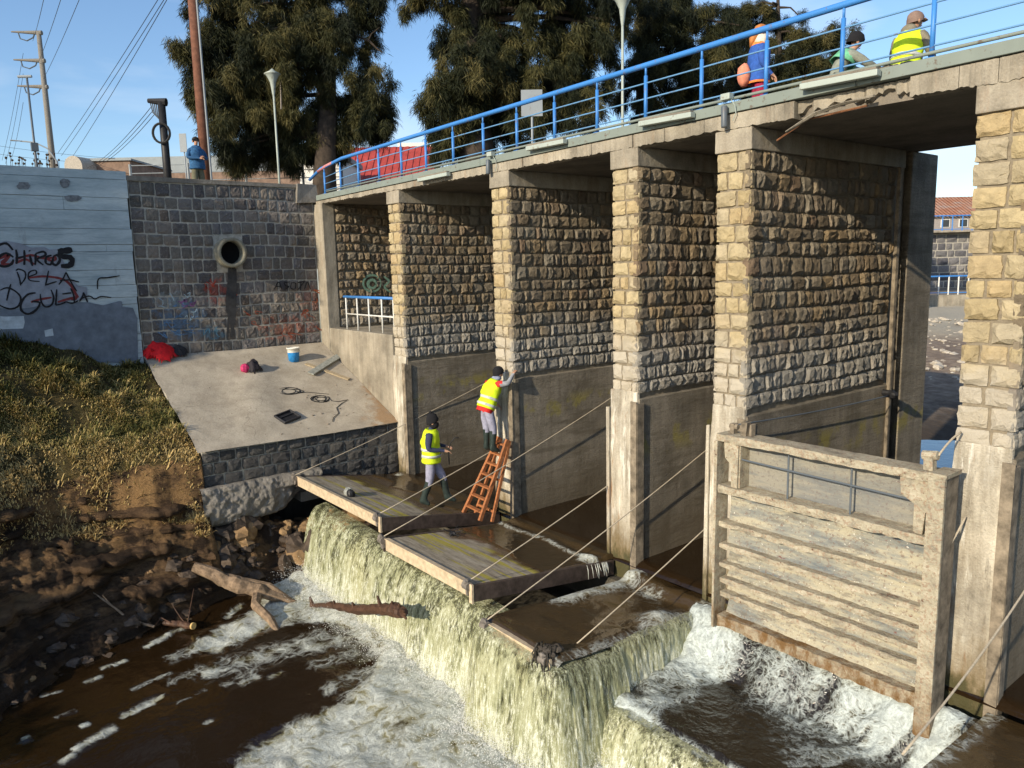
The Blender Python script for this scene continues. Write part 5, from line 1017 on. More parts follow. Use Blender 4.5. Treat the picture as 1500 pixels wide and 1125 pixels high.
for sgn in (-1, 1): b = B(); b.tube([p + Vector((-.05, .08 * sgn, .22)), p + Vector((-.2, .1 * sgn + .05, .2)), p + Vector((-.3, .12 + .05 * sgn, .05)), p + Vector((-.22, .25, .03))], .018, 6); b.build('strap', M_BLACK, t)
def cable(name, pts, r, mat, label, grp): bb = B(); bb.tube(pts, r, 5); return tag(bb.build(name, mat, None, True), label, 'cable', grp)
rg = random.Random(2); L1 = []
for k in range(64):
    a = k * .42; L1.append(onr(421 + 15 * math.cos(a) * (1 + .3 * math.sin(k * .31)) + k * .09, 573.5 + 4.2 * math.sin(a) * (1 + .3 * math.cos(k * .23)), .01))
L1 += [onr(450 + 4 * k, 575 + .4 * k, .01) for k in range(9)]; cable('coiled_cable', L1, .008, M_CABLE, 'loose loops of black cable on the middle of the ramp', 'cables on the ramp')
L2 = []
for k in range(50):
    a = k * .5; L2.append(onr(470 + 11 * math.cos(a) * (1 + .4 * math.sin(k * .41)), 585 + 4 * math.sin(a) * (1 + .4 * math.cos(k * .33)), .012))
L2 += [onr(u, v, .012) for u, v in ((486, 588), (496, 589), (510, 586), (500, 592), (493, 598), (496, 606), (488, 613), (487, 618))]; cable('coiled_cable', L2, .008, M_CABLE, 'tangled black cable with a tail near the lower edge of the ramp', 'cables on the ramp')

b = B(); rg = random.Random(91)
for i in range(150):
    u_, v_ = rg.uniform(235, 575), rg.uniform(520, 650); p = onr(u_, v_)
    if -19.1 < p.x < -15.5 and 4.45 < p.y < 8.6: rock_mesh(b, p + Vector((0, 0, .004)), rg.choice((.008, .012, .016, .024)), i, (1.2, 1, .6))
tag(b.build('ramp_grit', simple('grit', (.26, .22, .17), .95, var=.5), None, kind='stuff'), 'loose grit and pebbles scattered over the ramp')
# ------------------------------------------------------------------ ground behind, far bank
m = Mat('street ground', rough=.95, spec=.1); n = m.noise(.6, 6, .65); m.color(m.ramp(n, [(.3, (.16, .13, .10)), (.6, (.26, .22, .17)), (.8, (.20, .19, .11))])); m.bump(m.noise(9, 5), .4, .05); M_GND = m.m
GZ = 6.62
def sheet(name, poly, z, mat): bb = B(); bb.add([(x, y, z) for x, y in poly], [tuple(range(len(poly)))]); return struct(bb.build(name, mat))
sheet('ground', [(-900, -700), (-19.95, -700), (-19.95, 14.2), (-19.95, 40), (-36, 50), (-28.2, 60.1), (-20.9, 69.2), (60, 170), (900, 1200), (-900, 1200)], GZ, M_GND)
sheet('river_bed', [(-60, -700), (900, -700), (900, 1190), (-60, 66)], -3.2, M_WEIR)
b = B(); b.box((-20.2, 14.02, -1), (-19.0, 40, GZ - .01)); struct(b.build('quay_side', M_CONC))
# far bank seen through the right hand bay
fy = lambda dep, u=1390: at(u, 500, dep)
def along(u0, u1, v, dep): return at(u0, v, dep), at(u1, v, dep)
m = Mat('pebble bank', rough=.95); v_ = m.voro(2.2); n = m.noise(3, 5); z_ = m.xyz()[2]
c = m.ramp(n, [(.3, (.14, .10, .075)), (.7, (.30, .24, .18))]); c = m.mix(m.sstep(z_, 1.2, 1.6), c, (.40, .36, .28)); c = m.mix(m.math('SUBTRACT', 1.0, m.sstep(m.math('ADD', z_, m.math('MULTIPLY', n, .3)), .35, .95)), c, (.05, .038, .028)); m.color(c); m.bump(m.noise(4, 5), .8, .1); M_PEB = m.m
us = np.linspace(1250, 1560, 60); prof = [(14, -.5), (19.5, .1), (22, .45), (27, .95), (35, 1.45), (45, 1.9), (46, 1.95)]
ds = np.interp(np.linspace(0, 1, 70), np.linspace(0, 1, 7), [q[0] for q in prof]); zs = np.interp(ds, [q[0] for q in prof], [q[1] for q in prof])
XX = np.zeros((70, 60)); YY = XX.copy(); ZZ = XX.copy()
for i, (d_, z_) in enumerate(zip(ds, zs)):
    for j, u_ in enumerate(us):
        q = at(u_, 500, d_); XX[i, j] = q.x; YY[i, j] = q.y
ZZ = zs[:, None] + .25 * (fbm(XX * .5, YY * .5, 4, 3) - .5); struct(grid_mesh('far_bank', XX, YY, ZZ, M_PEB))
b = B(); rg = random.Random(30)
for i in range(150):
    u_ = rg.uniform(1330, 1440); d_ = rg.uniform(25, 40); q = at(u_, 500, d_); b.ball((q.x, q.y, np.interp(d_, [p_[0] for p_ in prof], [p_[1] for p_ in prof]) + .03), rg.choice((.04, .06, .08, .12, .2)), 6, 4, (1, 1, .5), .3)
tag(b.build('bank_pebbles', simple('pale pebbles', (.42, .38, .32), .9, var=.4), None, kind='stuff'), 'pale stones scattered on the far upstream bank')
def hwall(name, u0, u1, dep, z0, z1, th, mat, label, cat, n_=None):
    p0, p1 = at(u0, 450, dep), at(u1, 450, dep); bb = B(); d_ = (p1 - p0); d_.z = 0; d_.normalize(); nn = Vector((-d_.y, d_.x, 0))
    bb.hexa([Vector((q.x, q.y, z)) + nn * o_ for z in (z0, z1) for q, o_ in ((p0, 0), (p1, 0), (p1, th), (p0, th))])
    return tag(bb.build(name, mat), label, cat)
hwall('path_wall', 1250, 1560, 46, 1.0, 2.55, .5, M_CONC, 'low grey concrete wall along the far riverside path', 'wall')
b = B(); q0 = at(1250, 450, 46.5); q1 = at(1560, 450, 46.5); q2 = at(1560, 450, 60); q3 = at(1250, 450, 60); b.add([(q.x, q.y, 2.4) for q in (q0, q1, q2, q3)], [(0, 1, 2, 3)]); struct(b.build('far_path', M_GND))
fw = thing('far_stone_wall', tuple(at(1390, 450, 60)), 'far rough stone retaining wall seen between the two nearest piers', 'wall')
p0, p1 = at(1300, 450, 60), at(1520, 450, 60); d_ = (p1 - p0); d_.z = 0; Lw = d_.length; d_.normalize(); nn = Vector((d_.y, -d_.x, 0))
b = B(); b.hexa([Vector((q.x, q.y, z)) - nn * o_ for z in (1.0, 6.55) for q, o_ in ((p0, 0), (p1, 0), (p1, .8), (p0, .8))]); b.build('mortar_core', M_MORTL, fw)
b = B(); b.hexa([Vector((q.x, q.y, z)) - nn * o_ for z in (6.55, 6.75) for q, o_ in ((p0, -.1), (p1, -.1), (p1, .9), (p0, .9))]); b.build('coping', M_CONC, fw)
courses(fw, (p0.x, p0.y, 2.4), d_, Z_, nn, Lw, 4.1, .55, (.5, 1.0), stone_variants(stone_mat('grey rubble', [(.13, .13, .14), (.20, .195, .20), (.10, .10, .115), (.25, .24, .23)]), 8, .6, 3, .3, 20), (.08, .16), .05, 8)
def far_rail(dep, z0, z1, u0, u1, n, label, pm, tm):
    t = thing('far_railing', tuple(at((u0 + u1) / 2, 450, dep)), label, 'railing'); P = [at(u0 + (u1 - u0) * k / n, 450, dep) for k in range(n + 1)]
    b = B(); b.tube([(p.x, p.y, z1) for p in (P[0], P[-1])], .05, 6); b.build('top_rail', tm, t); b = B(); b.tube([(p.x, p.y, z0 + (z1 - z0) * .15) for p in (P[0], P[-1])], .03, 6); b.build('low_rail', tm, t)
    for p in P: b = B(); b.tube([(p.x, p.y, z0), (p.x, p.y, z1)], .04, 6); b.build('post', pm, t)
far_rail(46.2, 2.5, 3.65, 1330, 1445, 8, 'white barred railing with blue top on the far riverside path', M_WHITE, M_BLUE)
far_rail(60.2, 6.7, 7.9, 1330, 1445, 8, 'blue railing on top of the far stone wall', M_BLUE, M_BLUE)
def brick_house(name, label, u0, u1, dep, zw, zr, depth, wallm, roofm, back=False):
    t = thing(name, tuple(at((u0 + u1) / 2, 400, dep)), label, 'building'); p0, p1 = at(u0, 400, dep), at(u1, 400, dep); d_ = p1 - p0; d_.z = 0; d_.normalize(); nn = Vector((-d_.y, d_.x, 0)); Q = lambda p, o_, z: Vector((p.x, p.y, z)) + nn * o_
    bb = B(); bb.hexa([Q(p, o_, z) for z in (GZ - .05, zw) for p, o_ in ((p0, 0), (p1, 0), (p1, depth), (p0, depth))]); bb.build('wall', wallm, t)
    e0, e1 = p0 - d_ * .3, p1 + d_ * .3; n = max(8, int((p1 - p0).length / .35)); bb = B()
    for k in range(n):                              # corrugated sheets
        a, c_ = e0.lerp(e1, k / n), e0.lerp(e1, (k + .55) / n); a2, c2 = c_, e0.lerp(e1, (k + 1) / n)
        bb.add([Q(a, -.4, zw + .02), Q(c_, -.4, zw + .02), Q(c_, depth * .5, zr + .02), Q(a, depth * .5, zr + .02)], [(0, 1, 2, 3)]); bb.add([Q(a2, -.4, zw - .03), Q(c2, -.4, zw - .03), Q(c2, depth * .5, zr - .03), Q(a2, depth * .5, zr - .03)], [(0, 1, 2, 3)])
        bb.add([Q(c_, -.4, zw + .02), Q(c_, -.4, zw - .03), Q(c_, depth * .5, zr - .03), Q(c_, depth * .5, zr + .02)], [(0, 1, 2, 3)])
    bb.add([Q(e0, depth * .5, zr), Q(e1, depth * .5, zr), Q(e1, depth + .4, zw), Q(e0, depth + .4, zw)], [(0, 1, 2, 3)]); bb.build('roof', roofm, t)
    bb = B(); bb.add([Q(p0, 0, zw), Q(p0, depth, zw), Q(p0, depth / 2, zr - .05)], [(0, 1, 2)]); bb.add([Q(p1, 0, zw), Q(p1, depth, zw), Q(p1, depth / 2, zr - .05)], [(2, 1, 0)]); bb.build('gable', wallm, t)
    return t, Q, p0, p1, d_
m = Mat('rusty sheet roof', rough=.7); n = m.noise(.9, 6, .7, (1, 1, 3)); m.color(m.ramp(n, [(.3, (.30, .12, .07)), (.5, (.42, .20, .12)), (.65, (.40, .32, .28)), (.8, (.30, .10, .05))])); M_RROOF = m.m
M_REDR = simple('red roof sheet', (.36, .055, .045), .6, var=.3, scale=2); M_GREYR_ = simple('light grey roof sheet', (.25, .28, .29), .6, var=.15, scale=1); M_BRW = simple('brown block wall', (.22, .15, .11), .9, var=.3, scale=3); M_WHW = simple('white render', (.72, .70, .65), .85, var=.1); M_GRW = simple('grey render', (.33, .33, .32), .9)
M_GLASS = Mat('dark window', (.03, .035, .04), .1, spec=.6).m
t, Q, p0, p1, d_ = brick_house('far_shed', 'long building with rusty sheet roof seen far between the nearest piers', 1330, 1460, 78, 8.75, 11.0, 9, simple('far plaster', (.30, .27, .25), .9), M_RROOF)
for k in range(5):
    a = p0 + d_ * (1.2 + k * 1.8); b = B(); b.hexa([Q(q, o_, z) for z in (7.7, 8.5) for q, o_ in ((a, -.06), (a + d_ * .9, -.06), (a + d_ * .9, .02), (a, .02))]); f = b.build('window', M_WHITE, t)
    b = B(); b.hexa([Q(q, o_, z) for z in (7.75, 8.45) for q, o_ in ((a + d_ * .08, -.08), (a + d_ * .82, -.08), (a + d_ * .82, -.062), (a + d_ * .08, -.062))]); b.build('pane', M_GLASS, f)
t, Q, p0, p1, d_ = brick_house('red_roofed_house', 'house with a bright red sheet roof behind the far end of the bridge rail', 500, 632, 46, 9.55, 12.35, 7, M_GRW, M_REDR)
b = B(); a = p1 - d_ * 1.6; b.hexa([Q(q, o_, z) for z in (9.6, 12.6) for q, o_ in ((a + d_ * -.6, 3.6), (a + d_ * 1.8, 3.6), (a + d_ * 1.8, 6), (a - d_ * .6, 6))]); b.build('white_parapet', M_WHW, t)
for k in range(2):
    a = p0 + d_ * (1 + 2.2 * k); b = B(); b.hexa([Q(q, o_, z) for z in (7.1, 8.4) for q, o_ in ((a, -.06), (a + d_ * 1, -.06), (a + d_ * 1, .02), (a, .02))]); f = b.build('window', M_WHITE, t)
    b = B(); b.hexa([Q(q, o_, z) for z in (7.2, 8.3) for q, o_ in ((a + d_ * .1, -.08), (a + d_ * .9, -.08), (a + d_ * .9, -.062), (a + d_ * .1, -.062))]); b.build('pane', M_GLASS, f)
def cube_house(name, label, u0, u1, dep, vtop, depth, wallm, capm, caph=.25):
    t = thing(name, tuple(at((u0 + u1) / 2, 400, dep)), label, 'building'); p0, p1 = at(u0, vtop, dep), at(u1, vtop, dep); d_ = p1 - p0; d_.z = 0; d_.normalize(); nn = Vector((-d_.y, d_.x, 0)); zt_ = p0.z
    bb = B(); bb.hexa([Vector((p.x, p.y, z)) + nn * o_ for z in (GZ - .05, zt_ - caph) for p, o_ in ((p0, 0), (p1, 0), (p1, depth), (p0, depth))]); bb.build('wall', wallm, t)
    bb = B(); bb.hexa([Vector((p.x, p.y, z)) + nn * o_ for z in (zt_ - caph + .002, zt_) for p, o_ in ((p0 - d_ * .15, -.15), (p1 + d_ * .15, -.15), (p1 + d_ * .15, depth), (p0 - d_ * .15, depth))]); bb.build('roof', capm, t); return t, p0, p1, d_, nn
t, p0, p1, d_, nn = cube_house('white_house', 'white rendered house wall behind the red roofed house and big trunk', 437, 500, 40, 226, 5, M_WHW, M_GRW)
a = p0 + d_ * 1.0; b = B(); b.hexa([Vector((q.x, q.y, z)) + nn * o_ for z in (GZ, GZ + 2.1) for q, o_ in ((a, -.05), (a + d_ * .9, -.05), (a + d_ * .9, .02), (a, .02))]); b.build('door', M_DGREY, t)
t, p0, p1, d_, nn = cube_house('long_shed', 'long low shed with pale grey roof band behind the retaining wall', 100, 445, 58, 233, 12, M_GRW, M_GREYR_, 1.15)
b = B(); b.hexa([Vector((q.x, q.y, z)) + nn * o_ for z in (GZ, p0.z - 1.2) for q, o_ in ((p0 + d_ * 3, -.3), (p1 - d_ * .1, -.3), (p1 - d_ * .1, -.02), (p0 + d_ * 3, -.02))]); b.build('shade_wall', M_BRW, t)
t, p0, p1, d_, nn = cube_house('brown_block_house', 'brown block building left of the black pole', 121, 190, 50, 234, 6, M_BRW, M_GREYR_, .12)
c0 = at(108, 250, 49); b = B(); N = 12; d2 = (at(121, 250, 49) - c0); d2.z = 0; P = [c0 - d2 + Vector((0, 0, GZ - c0.z)), c0 + d2 + Vector((0, 0, GZ - c0.z))] + [c0 + d2 * math.cos(math.pi * k / N) + Vector((0, 0, at(108, 243, 49).z - c0.z + .62 * math.sin(math.pi * k / N))) for k in range(N + 1)]
b.add(P + [p + Vector((-.6, .8, 0)) * 3 for p in P], [tuple(range(len(P)))] + [(k, (k + 1) % len(P), len(P) + (k + 1) % len(P), len(P) + k) for k in range(len(P))]); tag(b.build('arched_gable_house', simple('cream render', (.42, .38, .32), .9)), 'small white arched gable beside the brown block building', 'building')

# fence, pavement furniture on the upper bank
fe = thing('wire_fence', tuple(at(360, 250, 30)), 'thin wire fence with grey posts behind the retaining wall', 'fence')
P = [at(u, 240, 30) for u in (190, 275, 359, 443, 500)]
for p in P: b = B(); b.tube([(p.x, p.y, GZ), (p.x, p.y, at(359, 239, 30).z + .05)], .05, 6); b.build('post', M_GREYM, fe)
for k in range(4): b = B(); z = at(359, 239, 30).z - .3 * k; b.tube([(p.x, p.y, z) for p in P], .018, 5); b.build('wire', M_GREYM, fe)
def pole_xy(u, v, dep): p = at(u, v, dep); return Vector((p.x, p.y, GZ))
def pole_thing(name, label, cat, u, v, dep, vtop, r0, r1, mat, n=10, lean=0):
    p = pole_xy(u, v, dep); top = at(u, v, dep); d_ = math.hypot(p.x, p.y); zt_ = GZ; 
    # height so that the top lands at picture row vtop
    lo, hi = GZ, GZ + 60
    for _ in range(50):
        mid = (lo + hi) / 2; c_ = R @ (np.array([p.x, p.y, mid]) - CAM)
        if CY + F * c_[1] / c_[2] > vtop: lo = mid
        else: hi = mid
    t = thing(name, tuple(p), label, cat); T = Vector((p.x, p.y, lo)); b = B(); b.tube([p, p.lerp(T, .5), T], [r0, (r0 + r1) / 2, r1], n); b.build('pole', mat, t, True); return t, p, T
RT = Vector((R[0][0], R[0][1], 0)).normalized()
t, p, T = pole_thing('utility_pole', 'tall pale concrete utility pole with three side arms, far left', 'utility pole', 78, 245, 55, 46, .26, .15, M_CPOLE)
for dz, L_ in ((-.1, 1.9), (-1.95, 1.95), (-3.7, 1.9)):
    q = T + Vector((0, 0, dz)); b = B(); b.tube([q - RT * L_ + Vector((0, 0, .12)), q + RT * .22], [.05, .16], 8); arm = b.build('side_arm', M_CPOLE, t)
    b = B(); e = q - RT * L_ * .75; b.tube([e + Vector((-.0, 0, .05)), e + RT * .1 + Vector((0, 0, -.35)), e + RT * .55 + Vector((0, 0, -.5)), e + RT * 1.0 + Vector((0, 0, -.3)), e + RT * 1.15 + Vector((0, 0, 0))], .045, 6); b.build('insulator', M_DGREY, arm)
t, p, T = pole_thing('antenna_mast', 'thin dark mast with small box in front of the concrete utility pole', 'mast', 54, 245, 40, 112, .07, .05, M_DGREY, 8)
b = B(); q = p.lerp(T, .58); b.box(q - Vector((.16, .16, .2)), q + Vector((.16, .16, .2))); b.build('box', M_DGREY, t); b = B(); b.tube([T - RT * .45, T + RT * .25], .07, 8); b.build('crossbar', M_GREYM, t)
t, p, T = pole_thing('curved_street_lamp', 'curved grey street lamp arm beside the concrete utility pole', 'street lamp', 84, 245, 50, 236, .09, .08, M_GREYM, 8)
b = B(); b.tube([T, T - RT * .5 + Vector((0, 0, .8)), T - RT * 1.3 + Vector((0, 0, 1.2)), T - RT * 2.2 + Vector((0, 0, 1.3))], .05, 6); b.build('arm', M_GREYM, t); b = B(); b.tube([T - RT * 2.1 + Vector((0, 0, 1.3)), T - RT * 2.8 + Vector((0, 0, 1.36))], [.08, .12], 8, squash=.4); b.build('lamp_head', M_GREYM, t)
t, p, T = pole_thing('cable_pole', 'short black service pole holding a coil of cable', 'utility pole', 246, 262, 25, 150, .13, .12, M_BLACK)
b = B(); b.tube([T - RT * .42 + Vector((0, 0, .06)), T + RT * .16], [.07, .13], 8); b.build('side_arm', M_BLACK, t)
b = B(); q = T + Vector((0, 0, -.98)) - Vector((R[2][0], R[2][1], 0)) * .2; b.tube([q + RT * .27 * math.cos(a) + Vector((0, 0, .30 * math.sin(a))) for a in [k * 2 * math.pi / 20 for k in range(21)]], .04, 6); b.build('cable_coil', M_CABLE, t)
b = B()
for k in range(4): b.tube([T - RT * (.35 - .06 * k) + Vector((0, 0, -.02)), T - RT * (.3 - .05 * k) + Vector((0, 0, -.3 - .04 * k)), T - RT * .12 + Vector((0, 0, -.5))], .02, 5)
b.build('insulator', M_DGREY, t)
t, p, T = pole_thing('timber_pole', 'tall brown timber pole with grey conduit behind the man in blue', 'utility pole', 303, 262, 23, -90, .17, .13, M_POLE, 12)
b = B(); o_ = RT * .16 - Vector((R[2][0], R[2][1], 0)) * .06; b.tube([p + o_, T + o_ * .8], .035, 8); b.build('conduit', M_GREYM, t)
def lamp(label, u, v, dep, vtop, s=1.0):
    t, p, T = pole_thing('street_lamp', label, 'street lamp', u, v, dep, vtop + 12, .045 * s, .036 * s, M_LAMP, 8); t['group'] = 'white post top street lamps'
    b = B(); lathe(b, T, [(.037 * s, -.1), (.055 * s, 0), (.10 * s, .35 * s), (.2 * s, .55 * s), (.24 * s, .60 * s)], 12); b.build('lamp_cup', M_LAMP, t, True); b = B(); lathe(b, T + Vector((0, 0, .6 * s)), [(.24 * s, .002), (.29 * s, .03 * s), (.10 * s, .13 * s), (.03 * s, .2 * s), (0, .2 * s)], 12); b.build('lamp_cap', M_LAMP, t, True)
lamp('slim white street lamp in front of the left tree', 409, 262, 26, 124, .95)
lamp('slim white street lamp standing behind the middle of the bridge', 912, 200, 19, 20, .85)
t, p, T = pole_thing('road_sign', 'back of a grey rectangular road sign behind the bridge rail', 'road sign', 780, 215, 19, 132, .03, .03, M_GREYM, 6)
b = B(); c_ = T + Vector((0, 0, -.28)) - Vector((R[2][0], R[2][1], 0)) * .05; fw_ = Vector((R[2][0], R[2][1], 0)).normalized(); b.hexa([c_ + RT * a * .26 + fw_ * o_ + Vector((0, 0, z)) for z in (-.34, .28) for a, o_ in ((-1, 0), (1, 0), (1, .02), (-1, .02))]); b.build('sign_plate', M_GREYM, t)
t, p, T = pole_thing('small_sign', 'small blue grey panel standing just behind the man in blue', 'sign', 273, 258, 22.6, 197, .02, .02, M_GREYM, 6)
b = B(); b.hexa([T + RT * a * .10 + fw_ * o_ + Vector((0, 0, z)) for z in (-.5, .02) for a, o_ in ((-1, -.025), (1, -.025), (1, -.045), (-1, -.045))]); b.build('sign_plate', M_GREYM, t)
# overhead wires
def wire(a, b_, sag, label):
    bb = B(); bb.tube([a.lerp(b_, k / 14) + Vector((0, 0, -sag * 4 * (k / 14) * (1 - k / 14))) for k in range(15)], .013, 4); tag(bb.build('overhead_wire', M_CABLE), label, 'wire', 'overhead wires')
for k, (uv0, uv1) in enumerate((((85, 224), (232, 0)), ((90, 228), (236, 8)), ((106, 230), (236, 14)))): wire(at(*uv0, 50), at(uv1[0] + 14, uv1[1] - 24, 24), .1, ('topmost','middle','lowest')[k] + ' of three overhead wires rising from the rooftops to the timber pole')
for k, (uv0, uv1) in enumerate((((48, 60), (66, -10)), ((56, 92), (92, -10)), ((64, 115), (120, -10)))): wire(at(*uv0, 54), at(*uv1, 30), .1, ('leftmost','middle','rightmost')[k] + ' of three wires rising steeply from the concrete utility pole')
for k, uv0 in enumerate(((3, 235), (8, 240), (15, 238))): wire(at(34, 60 + uv0[0] * 6, 55), at(*uv0, 70), .3, ('upper', 'middle', 'lower')[k] + ' wire falling left from the concrete utility pole')
for k in range(3): wire(at(222 + k * 2, 156 + k * 6, 25), at(128 + 4 * k, 246, 45), .25, ('upper', 'middle', 'lower')[k] + ' service wire from the black pole to the brown block building')
wire(at(0, 214, 70), at(240, 236, 70), .2, 'thin level wire above the far shed roof'); wire(at(0, 226, 70), at(200, 240, 66), .2, 'thin level wire just over the painted wall')

# ------------------------------------------------------------------ trees
m = Mat('dark cypress foliage', rough=.65, spec=.2); t_ = m.n('Attribute', attribute_name='tone').outputs['Fac']
m.color(m.ramp(t_, [(.15, (.008, .012, .006)), (.45, (.024, .029, .012)), (.7, (.060, .058, .020)), (.95, (.125, .105, .038))])); M_LEAF = m.m
M_TRUNK = simple('dark fibrous bark', (.055, .042, .032), .95, var=.5, scale=5, bump=.9)
def foliage(lobes, dep, seed, dens=1.0, blen=.24, droop=1.0, nb=24, bw=.0085):
    """lobes: (u, v, ru, rv) picture ellipses at depth dep, or (centre, (rx, ry, rz)) in metres"""
    rs = np.random.RandomState(seed); Cs, To = [], []; RTn = np.array(RT); FWn = np.array(fw_)
    for lb in lobes:
        if len(lb) == 4:
            u, v, ru, rv = lb; c = np.array(at(u, v, dep)) + FWn * rs.uniform(-.8, .8); rx = ru * dep / F * 1.08; rz_ = rv * dep / F * 1.08; ry = (rx + rz_) / 2
        else: c = np.array(lb[0]); rx, ry, rz_ = lb[1]
        kn = max(8, int(14 * rx * rz_)); kc = rs.normal(size=(kn, 3)); kc /= np.linalg.norm(kc, axis=1)[:, None]; kc *= (rs.rand(kn) ** .4 * .95)[:, None]
        n = int(520 * dens * rx * rz_) + 40; which = rs.randint(0, kn, n); d = rs.normal(size=(n, 3)); d /= np.linalg.norm(d, axis=1)[:, None]; kr = (.15 + .16 * rs.rand(kn)) / max(.35, min(rx, rz_)) ** .7
        rr = rs.rand(n) ** .5; loc = kc[which] + d * (rr * kr[which])[:, None]; loc[:, 2] -= .22 * rs.rand(n) ** 3
        Cs.append(c + (loc[:, 0] * rx)[:, None] * RTn + (loc[:, 1] * ry)[:, None] * FWn + (loc[:, 2] * rz_)[:, None] * np.array([0, 0, 1.]))
        To.append(rs.rand(kn)[which] * .75 + rs.rand(n) * .2 + .1 * (rr - .5))
    Cn = np.concatenate(Cs); tone = np.concatenate(To); n = len(Cn)
    P0 = np.repeat(Cn, nb, 0) + rs.normal(0, .07, (n * nb, 3)); tn = np.repeat(tone, nb) + rs.normal(0, .06, n * nb)
    ax = rs.normal(size=(n, 3)); D = np.repeat(ax * .7, nb, 0) + rs.normal(size=(n * nb, 3)); D /= np.linalg.norm(D, axis=1)[:, None]; D[:, 2] -= droop; D /= np.linalg.norm(D, axis=1)[:, None]
    Wd = np.cross(D, rs.normal(size=(n * nb, 3))); Wd /= np.linalg.norm(Wd, axis=1)[:, None] + 1e-6
    L = blen * rs.uniform(.5, 1.4, n * nb)[:, None]; w = bw * rs.uniform(.6, 1.5, n * nb)[:, None]
    V = np.stack([P0, P0 + D * L * .45 + Wd * w, P0 + D * L - np.array([0, 0, .04]), P0 + D * L * .45 - Wd * w], 1).reshape(-1, 3); Fq = np.arange(n * nb * 4).reshape(-1, 4)
    return V, Fq, np.repeat(np.clip(tn, 0, 1), 4), Cn
def tree(name, label, base_uv, dep, vtop, r0, lobes, seed, dens=1.0, blen=.24, droop=1.0, limbs=26, trunk_top=None):
    p = pole_xy(*base_uv, dep); t = thing(name, tuple(p), label, 'tree'); V, Fq, tn, Cn = foliage(lobes, dep, seed, dens, blen, droop)
    o = tri_soup('crown', V, Fq, M_LEAF, t, None, {'tone': tn}); o['kind'] = 'stuff'
    top = at(*(trunk_top or (base_uv[0], vtop)), dep); rg = random.Random(seed); Q = [p + Vector((0, 0, -.1))] + [p.lerp(top, k / 6) + Vector((rg.uniform(-.15, .15), rg.uniform(-.15, .15), 0)) for k in range(1, 7)]
    b = B(); b.tube(Q, [r0 * 1.25, r0, r0 * .92, r0 * .8, r0 * .66, r0 * .45, r0 * .2], 12, wob=.12); b.build('trunk', M_TRUNK, t, True)
    for k in range(limbs):
        c = Vector(Cn[rg.randrange(len(Cn))]); s_ = Q[0].lerp(top, min(.95, max(.2, (c.z - p.z + .6) / (top.z - p.z)))); mid = s_.lerp(c, .5) + Vector((0, 0, .25)); b = B(); b.tube([s_, s_.lerp(mid, .5), mid, c], [r0 * .22, r0 * .17, r0 * .12, .02], 6, wob=.15); b.build('branch', M_TRUNK, t)
    return t
TL = [(330, 60, 68, 70), (318, 145, 52, 62), (360, 170, 55, 70), (350, 215, 34, 32), (420, 90, 75, 90), (410, 190, 60, 50), (480, 40, 80, 65), (545, 18, 34, 30), (540, 140, 36, 60), (555, 180, 25, 30), (450, 215, 52, 36), (480, 150, 45, 55), (400, -60, 130, 70), (520, -50, 60, 45), (390, 130, 60, 60), (300, 100, 36, 60)]
t = tree('cypress_tree', 'big dark drooping tree on the left behind the man in blue', (470, 262), 28, -140, .40, TL, 5)
b = B(); b.tube([at(500, 48, 27.5), at(520, 52, 27.2), at(541, 60, 27), at(553, 72, 27), at(561, 77, 27)], [.06, .05, .04, .03, .012], 6); b.tube([at(540, 59, 27), at(544, 50, 27), at(556, 40, 27)], [.03, .022, .01], 5); b.build('bare_branch', M_TRUNK, t)
b = B(); b.tube([at(412, 160, 26.5), at(411, 122, 26.5), at(420, 108, 26.5), at(427, 90, 26.5)], [.03, .025, .02, .01], 5); b.build('bare_branch', simple('grey twig', (.22, .19, .16), .9), t)
TM = [(690, 50, 64, 64), (655, 140, 40, 62), (672, 195, 46, 44), (648, 195, 30, 34), (740, 100, 55, 75), (735, 180, 40, 45), (775, 185, 36, 36), (810, 60, 62, 75), (840, 120, 55, 55), (880, 35, 50, 55), (606, 6, 20, 22), (850, 165, 32, 28), (740, -40, 130, 60), (700, 110, 45, 60), (860, -40, 80, 50), (800, 140, 40, 40)]
tree('cypress_tree', 'largest dark drooping tree with thick trunk behind the middle of the bridge', (690, 225), 26, -160, .62, TM, 6)
TR = [(950, 50, 52, 60), (940, 130, 46, 45), (1000, 80, 50, 60), (1030, 135, 42, 32), (985, 150, 40, 30), (1055, 70, 36, 50), (930, -30, 60, 40), (1000, 10, 40, 30)]
tree('cypress_tree', 'dark tree right behind the white street lamp on the bridge', (945, 190), 31, -80, .4, TR, 7, .9)
TS = [(1080, 90, 40, 40), (1150, 120, 50, 40), (1190, 115, 40, 30), (1090, 45, 34, 34), (1130, 105, 60, 40), (1165, 60, 40, 44), (1200, 95, 34, 40), (1225, 60, 14, 36), (1090, 120, 40, 28), (1125, 30, 22, 28), (1180, 130, 36, 20), (1070, 30, 34, 30)]
tree('pine_tree', 'looser shrubby tree behind the woman on the bridge', (1140, 160), 36, -10, .3, TS, 8, 1.0, .2, .4, 26)
# twigs over the painted wall
t = thing('bare_shrub', tuple(at(40, 243, 45)), 'leafless twiggy shrub above the painted wall', 'shrub'); b = B(); rg = random.Random(3)
for k in range(34):
    u = rg.uniform(10, 84); q0 = at(u, 260, 45); q0.z = GZ; q1 = at(u + rg.uniform(-6, 6), rg.uniform(224, 242), 45); b.tube([q0, q0.lerp(q1, .6) + Vector((.1, 0, 0)), q1], [.03, .02, .01], 4); b.ball(q1, .07, 5, 4, (1, 1, 1), .3)
b.build('twigs', M_TRUNK, t)
